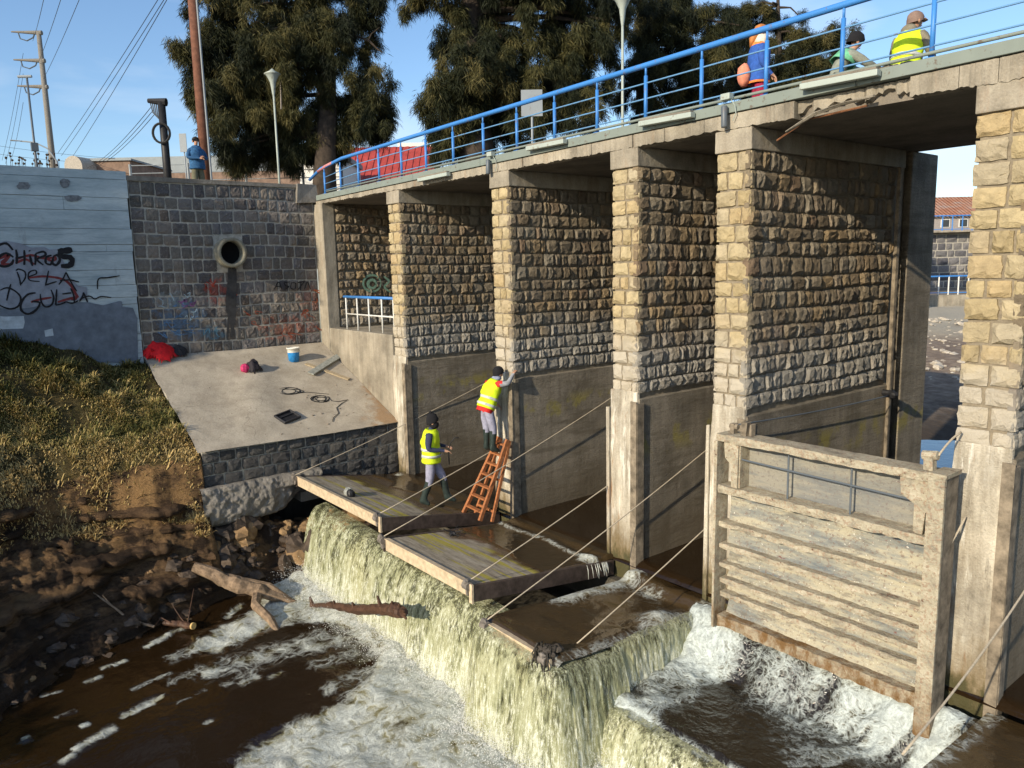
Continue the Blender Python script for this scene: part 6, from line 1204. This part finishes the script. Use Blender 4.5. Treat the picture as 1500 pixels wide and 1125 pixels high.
# tree and bushes added out of view to shade the painted wall and bank
def shade_tree(name, label, base, lobes, seed, r0):
    t = thing(name, base, label, 'tree' if r0 > .1 else 'bush'); V, Fq, tn, Cn = foliage(lobes, 10, seed, .8, .30, .5, 8, .03); o = tri_soup('crown', V, Fq, M_LEAF, t, None, {'tone': tn}); o['kind'] = 'stuff'
    p = Vector(base); c = Vector(lobes[0][0]); b = B(); b.tube([p - Vector((0, 0, .3)), p.lerp(c, .5), c, c + Vector((0, 0, lobes[0][1][2] * .6))], [r0 * 1.3, r0, r0 * .7, r0 * .2], 10, wob=.1); b.build('trunk', M_TRUNK, t, True)
shade_tree('added_shade_tree', 'unseen tall tree added on the near left bank to shade the painted wall', (-17.4, -6.8, 2.2), [((-17.7, -6.6, 10.6), (.95, 1.2, 2.3)), ((-17.9, -6.6, 8.2), (.95, 1.2, 1.9))], 41, .22)
shade_tree('added_shade_bush', 'unseen rounded bush added below the tall tree to shade the grass', (-17.2, -6.4, 2.2), [((-17.7, -6.5, 5.2), (1.2, 1.1, 1.1)), ((-16.2, -6.6, 4.6), (.7, .9, .6))], 42, .09)
shade_tree('added_shade_bush', 'unseen low bush added by the water to shade the mud bank', (-12.6, -6.6, .3), [((-13.2, -6.5, 1.6), (2.0, 1.1, .95)), ((-11.0, -6.8, 1.2), (1.5, 1.0, 1.0)), ((-15.3, -6.6, 2.3), (.8, 1.0, .8))], 43, .09)
# ------------------------------------------------------------------ people
def seg_d(p, a, b_):
    d = b_ - a; L = d.length_squared; t = 0 if L == 0 else max(0, min(1, (p - a).dot(d) / L)); return (p - (a + d * t)).length, t
def person(label, loc, facing, scale, J, mats, lens=None, group=None):
    """one continuous skinned figure; J joints in metres for a 1.75 m body, +Y forward"""
    t = bpy.data.objects.new('person', None); COL.objects.link(t); t.location = loc; t.rotation_euler = (0, 0, math.atan2(-facing[0], facing[1])); t.scale = (scale,) * 3; tag(t, label, 'person', group)
    J = {k: Vector(v) for k, v in J.items()}
    up = (J['neck'] - J['chest']).normalized(); head = J['head']; hf = J.get('look', Vector((0, 1, 0))).normalized(); hs = hf.cross(Vector((0, 0, 1))).normalized(); hu = hs.cross(hf).normalized()
    N, E, Rr = [], [], []; bones = []
    def V(p, r): N.append(Vector(p)); Rr.append(r); return len(N) - 1
    def bone(i, j, mt): E.append((i, j)); bones.append((N[i], N[j], mt, (Rr[i] + Rr[j]) / 2))
    pel = V(J['pelvis'], .125); sp = V(J['pelvis'].lerp(J['chest'], .5), .118); ch = V(J['chest'], .13); nk = V(J['neck'], .052)
    bone(pel, sp, 'top'); bone(sp, ch, 'top'); bone(ch, nk, 'top')
    chin = V(head - hu * .07 + hf * .012, .058); sk = V(head + hu * .01, .09); cr = V(head + hu * .088 - hf * .01, .072)
    bone(nk, chin, 'skin'); bone(chin, sk, 'skin'); bone(sk, cr, 'skin')
    ns = V(head + hf * .098 - hu * .012, .012); bone(sk, ns, 'skin')
    for s, S in ((-1, 'L'), (1, 'R')):
        sh = V(J['sh' + S], .08); el = V(J['el' + S], .06); wr = V(J['wr' + S], .04); bone(ch, sh, 'top'); m1 = V(J['sh' + S].lerp(J['el' + S],   .5), .07); bone(sh, m1, 'sleeve'); bone(m1, el, 'sleeve'); bone(el, wr, 'sleeve')
        d = (J['wr' + S] - J['el' + S]).normalized(); pm = V(J['wr' + S] + d * .06, .032); bone(wr, pm, 'hand')
        sd = d.cross(Vector((0, 0, 1))); sd = sd.normalized() if sd.length > .1 else Vector((1, 0, 0)); cu = J.get('curl' + S, Vector((0, 0, -1)))
        for q, o_ in enumerate((-.027, -.009, .009, .027)):
            k1 = V(J['wr' + S] + d * .105 + sd * o_, .0105); k2 = V(J['wr' + S] + d * (.135 + .008 * (q in (1, 2))) + sd * o_ * 1.1 + cu * .02, .009); k3 = V(J['wr' + S] + d * .145 + sd * o_ + cu * .045, .008); bone(pm, k1, 'hand'); bone(k1, k2, 'hand'); bone(k2, k3, 'hand')
        th = V(J['wr' + S] + d * .07 + sd * (-.045) + cu * .012, .011); th2 = V(J['wr' + S] + d * .105 + sd * (-.05) + cu * .03, .009); bone(wr, th, 'hand'); bone(th, th2, 'hand')
        hp = V(J['hip' + S], .098); kn = V(J['kn' + S], .082); an = V(J['an' + S], .06); mm = V(J['hip' + S].lerp(J['kn' + S], .45), .102); cf = V(J['kn' + S].lerp(J['an' + S], .35), .08); toe = V(J['toe' + S], .045); bone(pel, hp, 'trousers'); bone(hp, mm, 'trousers'); bone(mm, kn, 'trousers'); bone(kn, cf, 'shin'); bone(cf, an, 'shin')
        dt_ = (J['toe' + S] - J['an' + S]); heel = V(J['an' + S] - Vector((dt_.x, dt_.y, 0)).normalized() * .05 + Vector((0, 0, -.035)), .042); bone(an, toe, 'shoe'); bone(an, heel, 'shoe')
    me = bpy.data.meshes.new('body'); me.from_pydata([tuple(p) for p in N], E, []); o = bpy.data.objects.new('body', me); COL.objects.link(o)
    sm = o.modifiers.new('skin', 'SKIN'); sm.branch_smoothing = .6
    for i, sv in enumerate(me.skin_vertices[0].data): sv.radius = (Rr[i], Rr[i]); sv.use_root = (i == 0)
    o.modifiers.new('sub', 'SUBSURF').levels = 1
    dg = bpy.context.evaluated_depsgraph_get(); dg.update(); nm = bpy.data.meshes.new_from_object(o.evaluated_get(dg)); o.modifiers.clear(); o.data = nm; nm.name = 'body'
    keys = []; nm.materials.clear()
    for k in ('top', 'sleeve', 'skin', 'hand', 'trousers', 'shin', 'shoe'): nm.materials.append(mats[k]); keys.append(k)
    for f in nm.polygons:
        c = f.center; best = min(bones, key=lambda b_: seg_d(c, b_[0], b_[1])[0] - b_[3]); f.material_index = keys.index(best[2]); f.use_smooth = True
    # fold noise on the cloth
    for v in nm.vertices:
        n_ = mnoise.noise(v.co * 14) * .006 + mnoise.noise(v.co * 31) * .003
        if (v.co - head).length > .17: v.co += v.normal * n_
    o.parent = t
    t_hs = (hs, hf, hu, head)
    def part(bb, name, mat, smooth=True): q = bb.build(name, mat, None, smooth); q.parent = t; return q
    return t, part, t_hs, J
def ring_shell(J, levels, nseg=28, gap=None):
    """vest or jacket rings along the trunk: levels (t along pelvis-neck, half width, half depth)"""
    bb = B(); ax = (J['shR'] - J['shL']); ax.normalize(); P = []; nl = max(len(levels), int(abs(levels[-1][0] - levels[0][0]) / .055) + 2); tt = np.linspace(levels[0][0], levels[-1][0], nl); levels = [(t, float(np.interp(t, [l[0] for l in levels], [l[1] for l in levels])), float(np.interp(t, [l[0] for l in levels], [l[2] for l in levels]))) for t in tt]
    for (t, w, d) in levels:
        c = J['pelvis'].lerp(J['chest'], t / .6) if t < .6 else J['chest'].lerp(J['neck'], (t - .6) / .4); nx = (J['neck'] - J['pelvis']).normalized(); fr = nx.cross(ax).normalized()
        for k in range(nseg):
            a = 2 * math.pi * k / nseg; P.append(c + ax * math.cos(a) * w + fr * math.sin(a) * d + (ax * math.cos(a) + fr * math.sin(a)) * (.022 * mnoise.noise(Vector((math.cos(a) * 1.6, math.sin(a) * 1.6, t * 5.5))) + .010 * mnoise.noise(Vector((math.cos(a) * 4, math.sin(a) * 4, t * 16)))))
    fs = [(i * nseg + k, i * nseg + (k + 1) % nseg, (i + 1) * nseg + (k + 1) % nseg, (i + 1) * nseg + k) for i in range(len(levels) - 1) for k in range(nseg)]
    bb.add(P, fs); return bb
def sol(o, th=.012): mo = o.modifiers.new('solid', 'SOLIDIFY'); mo.thickness = th; mo.offset = 1; return o
def STAND(**kw):
    J = dict(pelvis=(0, 0, .96), chest=(0, .01, 1.30), neck=(0, 0, 1.50), head=(0, .03, 1.645), shL=(-.185, 0, 1.43), shR=(.185, 0, 1.43), elL=(-.23, -.02, 1.14), elR=(.23, -.02, 1.14), wrL=(-.23, .08, .90), wrR=(.23, .08, .90), hipL=(-.095, 0, .90), hipR=(.095, 0, .90), knL=(-.10, .03, .50), knR=(.10, .03, .50), anL=(-.10, 0, .09), anR=(.10, 0, .09), toeL=(-.115, .17, .04), toeR=(.115, .17, .04)); J.update(kw); return J
fab = lambda n, c, v=.25: simple(n, c, .85, var=v, scale=18, bump=.35)
M_SKIN = simple('skin', (.46, .26, .17), .6, var=.1, bump=.05); M_VIS = simple('hi vis yellow', (.62, .80, .02), .7, var=.12, scale=9, bump=.25); M_REF = simple('reflective tape', (.50, .52, .50), .35, var=.15, bump=0); M_NAVY = fab('navy cloth', (.035, .045, .09)); M_LAV = fab('lavender grey work trousers', (.29, .29, .38)); M_BOOT = simple('dark rubber boot', (.028, .04, .036), .35, var=.3); M_KNIT = simple('black knit', (.012, .012, .014), .95); M_GSLV = fab('grey sleeve', (.27, .28, .30)); M_HAIR = simple('dark hair', (.02, .015, .012), .7)
VEST = [(-.16, .205, .165), (.0, .20, .16), (.3, .19, .155), (.58, .205, .165), (.78, .20, .15), (.92, .15, .115), (1.0, .085, .085)]
def vest(part, J, mat, levels=VEST, bands=(.08, .30), th=.012):
    v = sol(part(ring_shell(J, levels), 'vest', mat), th)
    for t_ in bands:
        w = np.interp(t_, [l[0] for l in levels], [l[1] for l in levels]) + .008; d = np.interp(t_, [l[0] for l in levels], [l[2] for l in levels]) + .008
        q = sol(part(ring_shell(J, [(t_ - .045, w + th, d + th), (t_ + .045, w + th, d + th)]), 'reflective_band', M_REF), .004); q.parent = v
    return v
def cap_shell(hsf, r, h, brim=0, bobble=0, back=0, low=-.02):
    hs, hf, hu, head = hsf; bb = B(); P = []; n = 16; prof = [(1.0, low), (1.04, .03), (.98, .07), (.75, .115 + h), (.35, .14 + h), (0.02, .147 + h)]
    for rr, z in prof:
        for k in range(n): a = 2 * math.pi * k / n; P.append(head + hs * math.cos(a) * r * rr + hf * (math.sin(a) * r * rr * 1.12 - .008 - back * max(0, z)) + hu * (z + (.035 if math.sin(a) > 0 else -.03) * abs(math.sin(a)) * (1 if z < .05 else 0)))
    bb.add(P, [(i * n + k, i * n + (k + 1) % n, (i + 1) * n + (k + 1) % n, (i + 1) * n + k) for i in range(len(prof) - 1) for k in range(n)])
    if bobble: bb.ball(head + hu * (.15 + h) - hf * .03, bobble, 8, 6)
    if brim: bb.add([head + hf * .09 + hs * .075 + hu * .03, head + hf * .09 - hs * .075 + hu * .03, head + hf * (.09 + brim) - hs * .05 + hu * .012, head + hf * (.09 + brim) + hs * .05 + hu * .012, head + hf * .09 + hs * .075 + hu * .038, head + hf * .09 - hs * .075 + hu * .038, head + hf * (.09 + brim) - hs * .05 + hu * .02, head + hf * (.09 + brim) + hs * .05 + hu * .02], [(0, 1, 2, 3), (7, 6, 5, 4), (0, 4, 5, 1), (1, 5, 6, 2), (2, 6, 7, 3), (3, 7, 4, 0)])
    return bb
def face(part, hsf, hair=None, glasses=False, eyes=True):
    hs, hf, hu, head = hsf
    for s in (-1, 1):
        if eyes: b = B(); b.ball(head + hf * .083 + hs * .032 * s + hu * .012, .011, 8, 6); part(b, 'eye', M_BLACK)
        b = B(); b.ball(head + hs * .086 * s - hu * .01, .03, 8, 6, (.45, .8, 1.1)); part(b, 'ear', M_SKIN)
    b = B(); b.bar(head + hf * .084 - hs * .022 - hu * .055, head + hf * .084 + hs * .022 - hu * .055, .012, .008); part(b, 'mouth', simple('lips', (.35, .13, .10), .6, bump=0))
    if glasses: b = B(); b.bar(head + hf * .094 - hs * .07 + hu * .014, head + hf * .094 + hs * .07 + hu * .014, .016, .036); b.bar(head + hf * .09 - hs * .075 + hu * .014, head - hs * .088 + hu * .014, .008, .014); b.bar(head + hf * .09 + hs * .075 + hu * .014, head + hs * .088 + hu * .014, .008, .014); part(b, 'sunglasses', M_BLACK, False)

RIGHT = (R[0][0], R[0][1])
# 1 worker standing on the far gate, seen in profile facing right
L0 = onz(634, 740, .33); JW = STAND(pelvis=(0, 0, .94), hipL=(-.09, .0, .89), hipR=(.09, .0, .89), chest=(0, .0, 1.28), neck=(0, .02, 1.48), head=(0, .06, 1.62), knL=(-.10, .20, .53), anL=(-.10, .27, .11), toeL=(-.11, .45, .045), knR=(.10, -.03, .50), anR=(.10, -.19, .11), toeR=(.12, -.03, .045), elR=(.24, -.02, 1.14), wrR=(.17, .25, 1.10), elL=(-.23, .0, 1.14), wrL=(-.12, .26, 1.12), look=Vector((0, 1, .05)), curlR=Vector((0, .2, -1)), curlL=Vector((0, .2, -1)))
t, part, hsf, J = person('worker in yellow vest and black bobble hat standing on the lowered gate', L0, RIGHT, 1.0, JW, dict(top=M_NAVY, sleeve=M_NAVY, skin=M_SKIN, hand=M_SKIN, trousers=M_LAV, shin=M_BOOT, shoe=M_BOOT)); vest(part, J, M_VIS)
part(cap_shell(hsf, .102, .025, 0, .035), 'bobble_hat', M_KNIT)
hs, hf, hu, head = hsf; b = B(); b.ball(head - hu * .06 + hf * .02, .092, 12, 8, (1.0, 1.0, .85)); part(b, 'face_mask', M_KNIT); face(part, hsf, eyes=True)
b = B(); b.tube([J['wrR'] + Vector((-.06, .10, -.28)), J['wrR'] + Vector((-.03, .10, 0)), J['wrR'] + Vector((.0, .14, .14)), J['wrR'] + Vector((.0, .22, .24)), J['wrR'] + Vector((0, .30, .24))], .011, 6); tool = part(b, 'held_hose', M_BLACK)
# 2 worker on the ladder, back to the camera
LX = ony(716, 664, 8.30); JL = STAND(pelvis=(0, -.03, .96), chest=(0, .10, 1.28), neck=(0, .20, 1.47), head=(.0, .27, 1.60), shL=(-.19, .13, 1.42), shR=(.19, .15, 1.42), elL=(-.27, .10, 1.13), wrL=(-.20, .30, .95), elR=(.32, .30, 1.42), wrR=(.26, .45, 1.58), hipL=(-.10, -.03, .90), hipR=(.10, -.03, .90), knL=(-.10, .02, .49), knR=(.11, .06, .49), anL=(-.10, .0, .10), anR=(.11, .02, .10), toeL=(-.12, .17, .05), toeR=(.13, .19, .05), look=Vector((.1, 1, .0)))
t, part, hsf, J = person('worker in yellow vest standing on the ladder with his back turned', LX, (.15, 1), .93, JL, dict(top=fab('red hem jacket', (.55, .03, .025)), sleeve=M_GSLV, skin=M_SKIN, hand=M_SKIN, trousers=M_LAV, shin=M_BOOT, shoe=M_BOOT)); vest(part, J, M_VIS, [(l[0] + (.10 if l[0] < 0 else 0), l[1], l[2]) for l in VEST], (.06, .30))
part(ring_shell(J, [(-.20, .20, .16), (-.05, .2, .162)]), 'red_hem', fab('red hem', (.60, .03, .025)))
part(cap_shell(hsf, .10, .0), 'cap', M_KNIT); hs, hf, hu, head = hsf; b = B(); b.ball(J['neck'] + Vector((0, .02, .035)), .10, 12, 8, (1.05, 1, .62)); part(b, 'scarf', fab('grey blue scarf', (.25, .28, .38))); face(part, hsf)
# 3 man behind the wall
MB = at(289, 245, 21.6); MB.z = GZ + .17; JB = STAND(elL=(-.27, .04, 1.18), elR=(.27, .04, 1.18), wrL=(-.06, .27, 1.20), wrR=(.06, .26, 1.16), look=Vector((.25, 1, .05)))
t, part, hsf, J = person('man in blue padded jacket with folded arms behind the stone wall', MB, (.80, .15), 1.0, JB, dict(top=fab('blue jacket', (.025, .085, .19)), sleeve=fab('blue jacket', (.025, .085, .19)), skin=M_SKIN, hand=M_SKIN, trousers=fab('khaki trousers', (.13, .125, .08)), shin=fab('khaki trousers', (.13, .125, .08)), shoe=M_BLACK))
sol(part(ring_shell(J, [(-.12, .20, .165), (.05, .205, .172), (.2, .195, .165), (.35, .207, .172), (.5, .2, .168), (.62, .212, .172), (.8, .20, .15), (.93, .14, .115), (1.03, .085, .09)]), 'jacket', fab('blue quilting', (.028, .10, .22), .4)), .015); part(cap_shell(hsf, .096, -.015, 0, 0, 0, .02), 'hair', M_HAIR); face(part, hsf, glasses=True)
# 4 woman on the bridge
def deckz(x): return zt(x) - .02
PW = at(1108, 90, 11.4); DP = ony(1112, 60, 11.0); DP.z = deckz(DP.x) - .05; JF = STAND(elL=(-.23, -.06, 1.16), wrL=(-.2, .12, .98), wrR=(.2, .14, .98), look=Vector((.1, 1, -.05)))
t, part, hsf, J = person('woman with blue and orange jacket, dark red trousers and pale scarf on the bridge', DP, RIGHT, .95, JF, dict(top=fab('royal blue jacket', (.03, .09, .34)), sleeve=fab('royal blue jacket', (.03, .09, .34)), skin=M_SKIN, hand=M_SKIN, trousers=fab('dark red trousers', (.27, .012, .045)), shin=fab('dark red trousers', (.27, .012, .045)), shoe=M_GREYM))
M_ORG = fab('orange cloth', (.72, .22, .05)); sol(part(ring_shell(J, [(-.15, .20, .16), (0, .19, .155), (.3, .185, .15), (.58, .20, .16), (.78, .195, .15), (.88, .17, .12)]), 'jacket', fab('royal blue shell', (.03, .10, .38))), .012); part(ring_shell(J, [(.87, .185, .135), (.95, .14, .11), (1.03, .09, .09)]), 'orange_shoulders', M_ORG); part(ring_shell(J, [(-.20, .215, .175), (-.14, .218, .178)]), 'orange_hem', M_ORG)
part(cap_shell(hsf, .103, .0, 0, 0, 0, -.01), 'hair', simple('ginger hair', (.42, .16, .04), .6)); hs, hf, hu, head = hsf; b = B(); b.tube([head - hf * .07, head - hf * .13 - hu * .1, head - hf * .14 - hu * .22], [.07, .06, .03], 8); part(b, 'hair_tail', simple('ginger hair', (.42, .16, .04), .6)); face(part, hsf, glasses=True)
b = B(); b.tube([J['neck'] + Vector((0, .02, -.03)), J['neck'] + Vector((0, .06, .10))], [.12, .105], 12); b.ball(head - hu * .065 + hf * .03, .08, 10, 7); part(b, 'scarf', fab('cream scarf', (.70, .62, .50)))
b = B(); b.ball((0, -.24, .99), .15, 10, 7, (1, .75, 1.25), .06); part(b, 'waist_bag', fab('salmon bag', (.66, .24, .15)))
# 5 crouching person in grey
DP = ony(1228, 60, 10.6); DP.z = deckz(DP.x); JC = STAND(pelvis=(0, -.10, .36), chest=(0, .06, .66), neck=(0, .17, .82), head=(0, .24, .95), shL=(-.18, .11, .77), shR=(.18, .11, .77), elL=(-.2, .33, .62), elR=(.2, .33, .62), wrL=(-.10, .56, .56), wrR=(.10, .56, .56), hipL=(-.10, -.08, .32), hipR=(.10, -.08, .32), knL=(-.17, .33, .42), knR=(.17, .33, .42), anL=(-.15, .06, .09), anR=(.15, .06, .09), toeL=(-.16, .24, .04), toeR=(.16, .24, .04), look=Vector((0, 1, -.4)))
t, part, hsf, J = person('person in grey crouching on the bridge over a blue box', DP, (RIGHT[0] * .9, RIGHT[1] * .9), 1.0, JC, dict(top=fab('grey overall', (.22, .24, .20)), sleeve=fab('grey overall', (.24, .25, .20)), skin=M_SKIN, hand=M_SKIN, trousers=fab('grey overall', (.22, .24, .20)), shin=fab('grey overall', (.22, .24, .20)), shoe=M_BLACK)); sol(part(ring_shell(J, [(.62, .20, .16), (.78, .195, .15), (.9, .155, .12), (1.0, .09, .09)]), 'green_collar', fab('mint green cloth', (.14, .42, .24)))); part(cap_shell(hsf, .1, 0), 'cap', M_KNIT); face(part, hsf)
q = DP + Vector((RIGHT[0], RIGHT[1], 0)) * .66 + Vector((0, 0, .34)); t = thing('blue_box', tuple(q), 'blue and black box held by the crouching person in grey', 'box'); rm_ = Matrix.Rotation(math.atan2(RIGHT[1], RIGHT[0]), 3, 'Z') @ Matrix.Rotation(.5, 3, 'Y'); b = B(); b.box(q + Vector((-.17, -.16, .0)), q + Vector((.17, .16, .10)), 0, rm_, q); b.build('shell', simple('blue plastic', (.03, .15, .50), .5), t, bevel=.01); b = B(); b.box(q + Vector((-.21, -.14, -.16)), q + Vector((.15, .14, -.003)), 0, rm_, q); b.build('lining', M_NAVY, t)
# 6 kneeling person in vest
DP = ony(1330, 60, 9.75); DP.z = deckz(DP.x); JK = STAND(pelvis=(0, -.05, .26), chest=(0, .03, .56), neck=(0, .06, .74), head=(0.02, .12, .87), shL=(-.19, .03, .68), shR=(.19, .03, .68), elL=(-.27, .08, .40), elR=(.27, .10, .42), wrL=(-.2, .30, .30), wrR=(.2, .32, .32), hipL=(-.10, -.02, .22), hipR=(.10, -.02, .22), knL=(-.16, .38, .10), knR=(.16, .38, .10), anL=(-.13, -.02, .06), anR=(.13, -.02, .06), toeL=(-.13, -.18, .04), toeR=(.13, -.18, .04), look=Vector((.45, 1, -.1)))
M_KH = fab('khaki hoodie', (.20, .18, .13)); t, part, hsf, J = person('person kneeling on the bridge in a bright yellow vest over a khaki hoodie', DP, (.15, 1), .86, JK, dict(top=M_KH, sleeve=M_KH, skin=M_SKIN, hand=M_SKIN, trousers=M_NAVY, shin=M_NAVY, shoe=M_BLACK)); vest(part, J, M_VIS, bands=(.22,)); part(cap_shell(hsf, .098, -.01, .06), 'cap', simple('grey brown cap', (.22, .15, .12), .85)); b = B(); b.ball(J['neck'] + Vector((0, -.05, -.01)), .115, 12, 8, (1, .8, .85)); part(b, 'hood', M_KH); face(part, hsf)
tb = thing('tool_bag', tuple(DP + Vector((-.55, -.3, 0))), 'black tool bag lying on the deck edge left of the kneeling person', 'bag'); b = B(); q = DP + Vector((-.6, -.55, .0)); b.box(q + Vector((-.35, -.1, 0)), q + Vector((.3, .15, .10)), .03); b.build('body', M_BLACK, tb, bevel=.02); b = B(); b.tube([q + Vector((-.15, 0, .1)), q + Vector((0, 0, .2)), q + Vector((.15, 0, .1))], .012, 6); b.build('handle', M_BLACK, tb)

# ------------------------------------------------------------------ ladder
ld = thing('step_ladder', tuple(onz(695, 757, .2)), 'orange wooden step ladder leaning against the foot of the pier', 'ladder')
A0, A1 = onz(679, 751, .22), onz(703, 763, .22); TP = ony(737, 642, 8.55); hw = (A1 - A0) * .5; T0, T1 = TP - hw * .5, TP + hw * .5
for a, c_ in ((A0, T0), (A1, T1)): b = B(); b.bar(a, c_, .05, .075, (0, 1, 0)); b.build('front_stile', M_WOODO, ld, bevel=.004)
off = Vector((.10, .20, -.02)); B0, B1 = A0 + off, A1 + off; B0.z = B1.z = .18
for a, c_ in ((B0, T0 + Vector((0, .05, -.03))), (B1, T1 + Vector((0, .05, -.03)))): b = B(); b.bar(a, c_, .04, .06, (0, 1, 0)); b.build('rear_stile', M_WOODO, ld, bevel=.004)
for k, f in enumerate((.10, .25, .39, .53, .67, .80, .93)):
    a, c_ = A0.lerp(T0, f), A1.lerp(T1, f); b = B(); b.bar(a, c_, .085, .028); b.build('rung', M_WOODO, ld, bevel=.003)
for f in (.12, .5): a, c_ = B0.lerp(T0, f), B1.lerp(T1, f); b = B(); b.bar(a, c_, .03, .04); b.build('rear_rail', M_WOODO, ld)
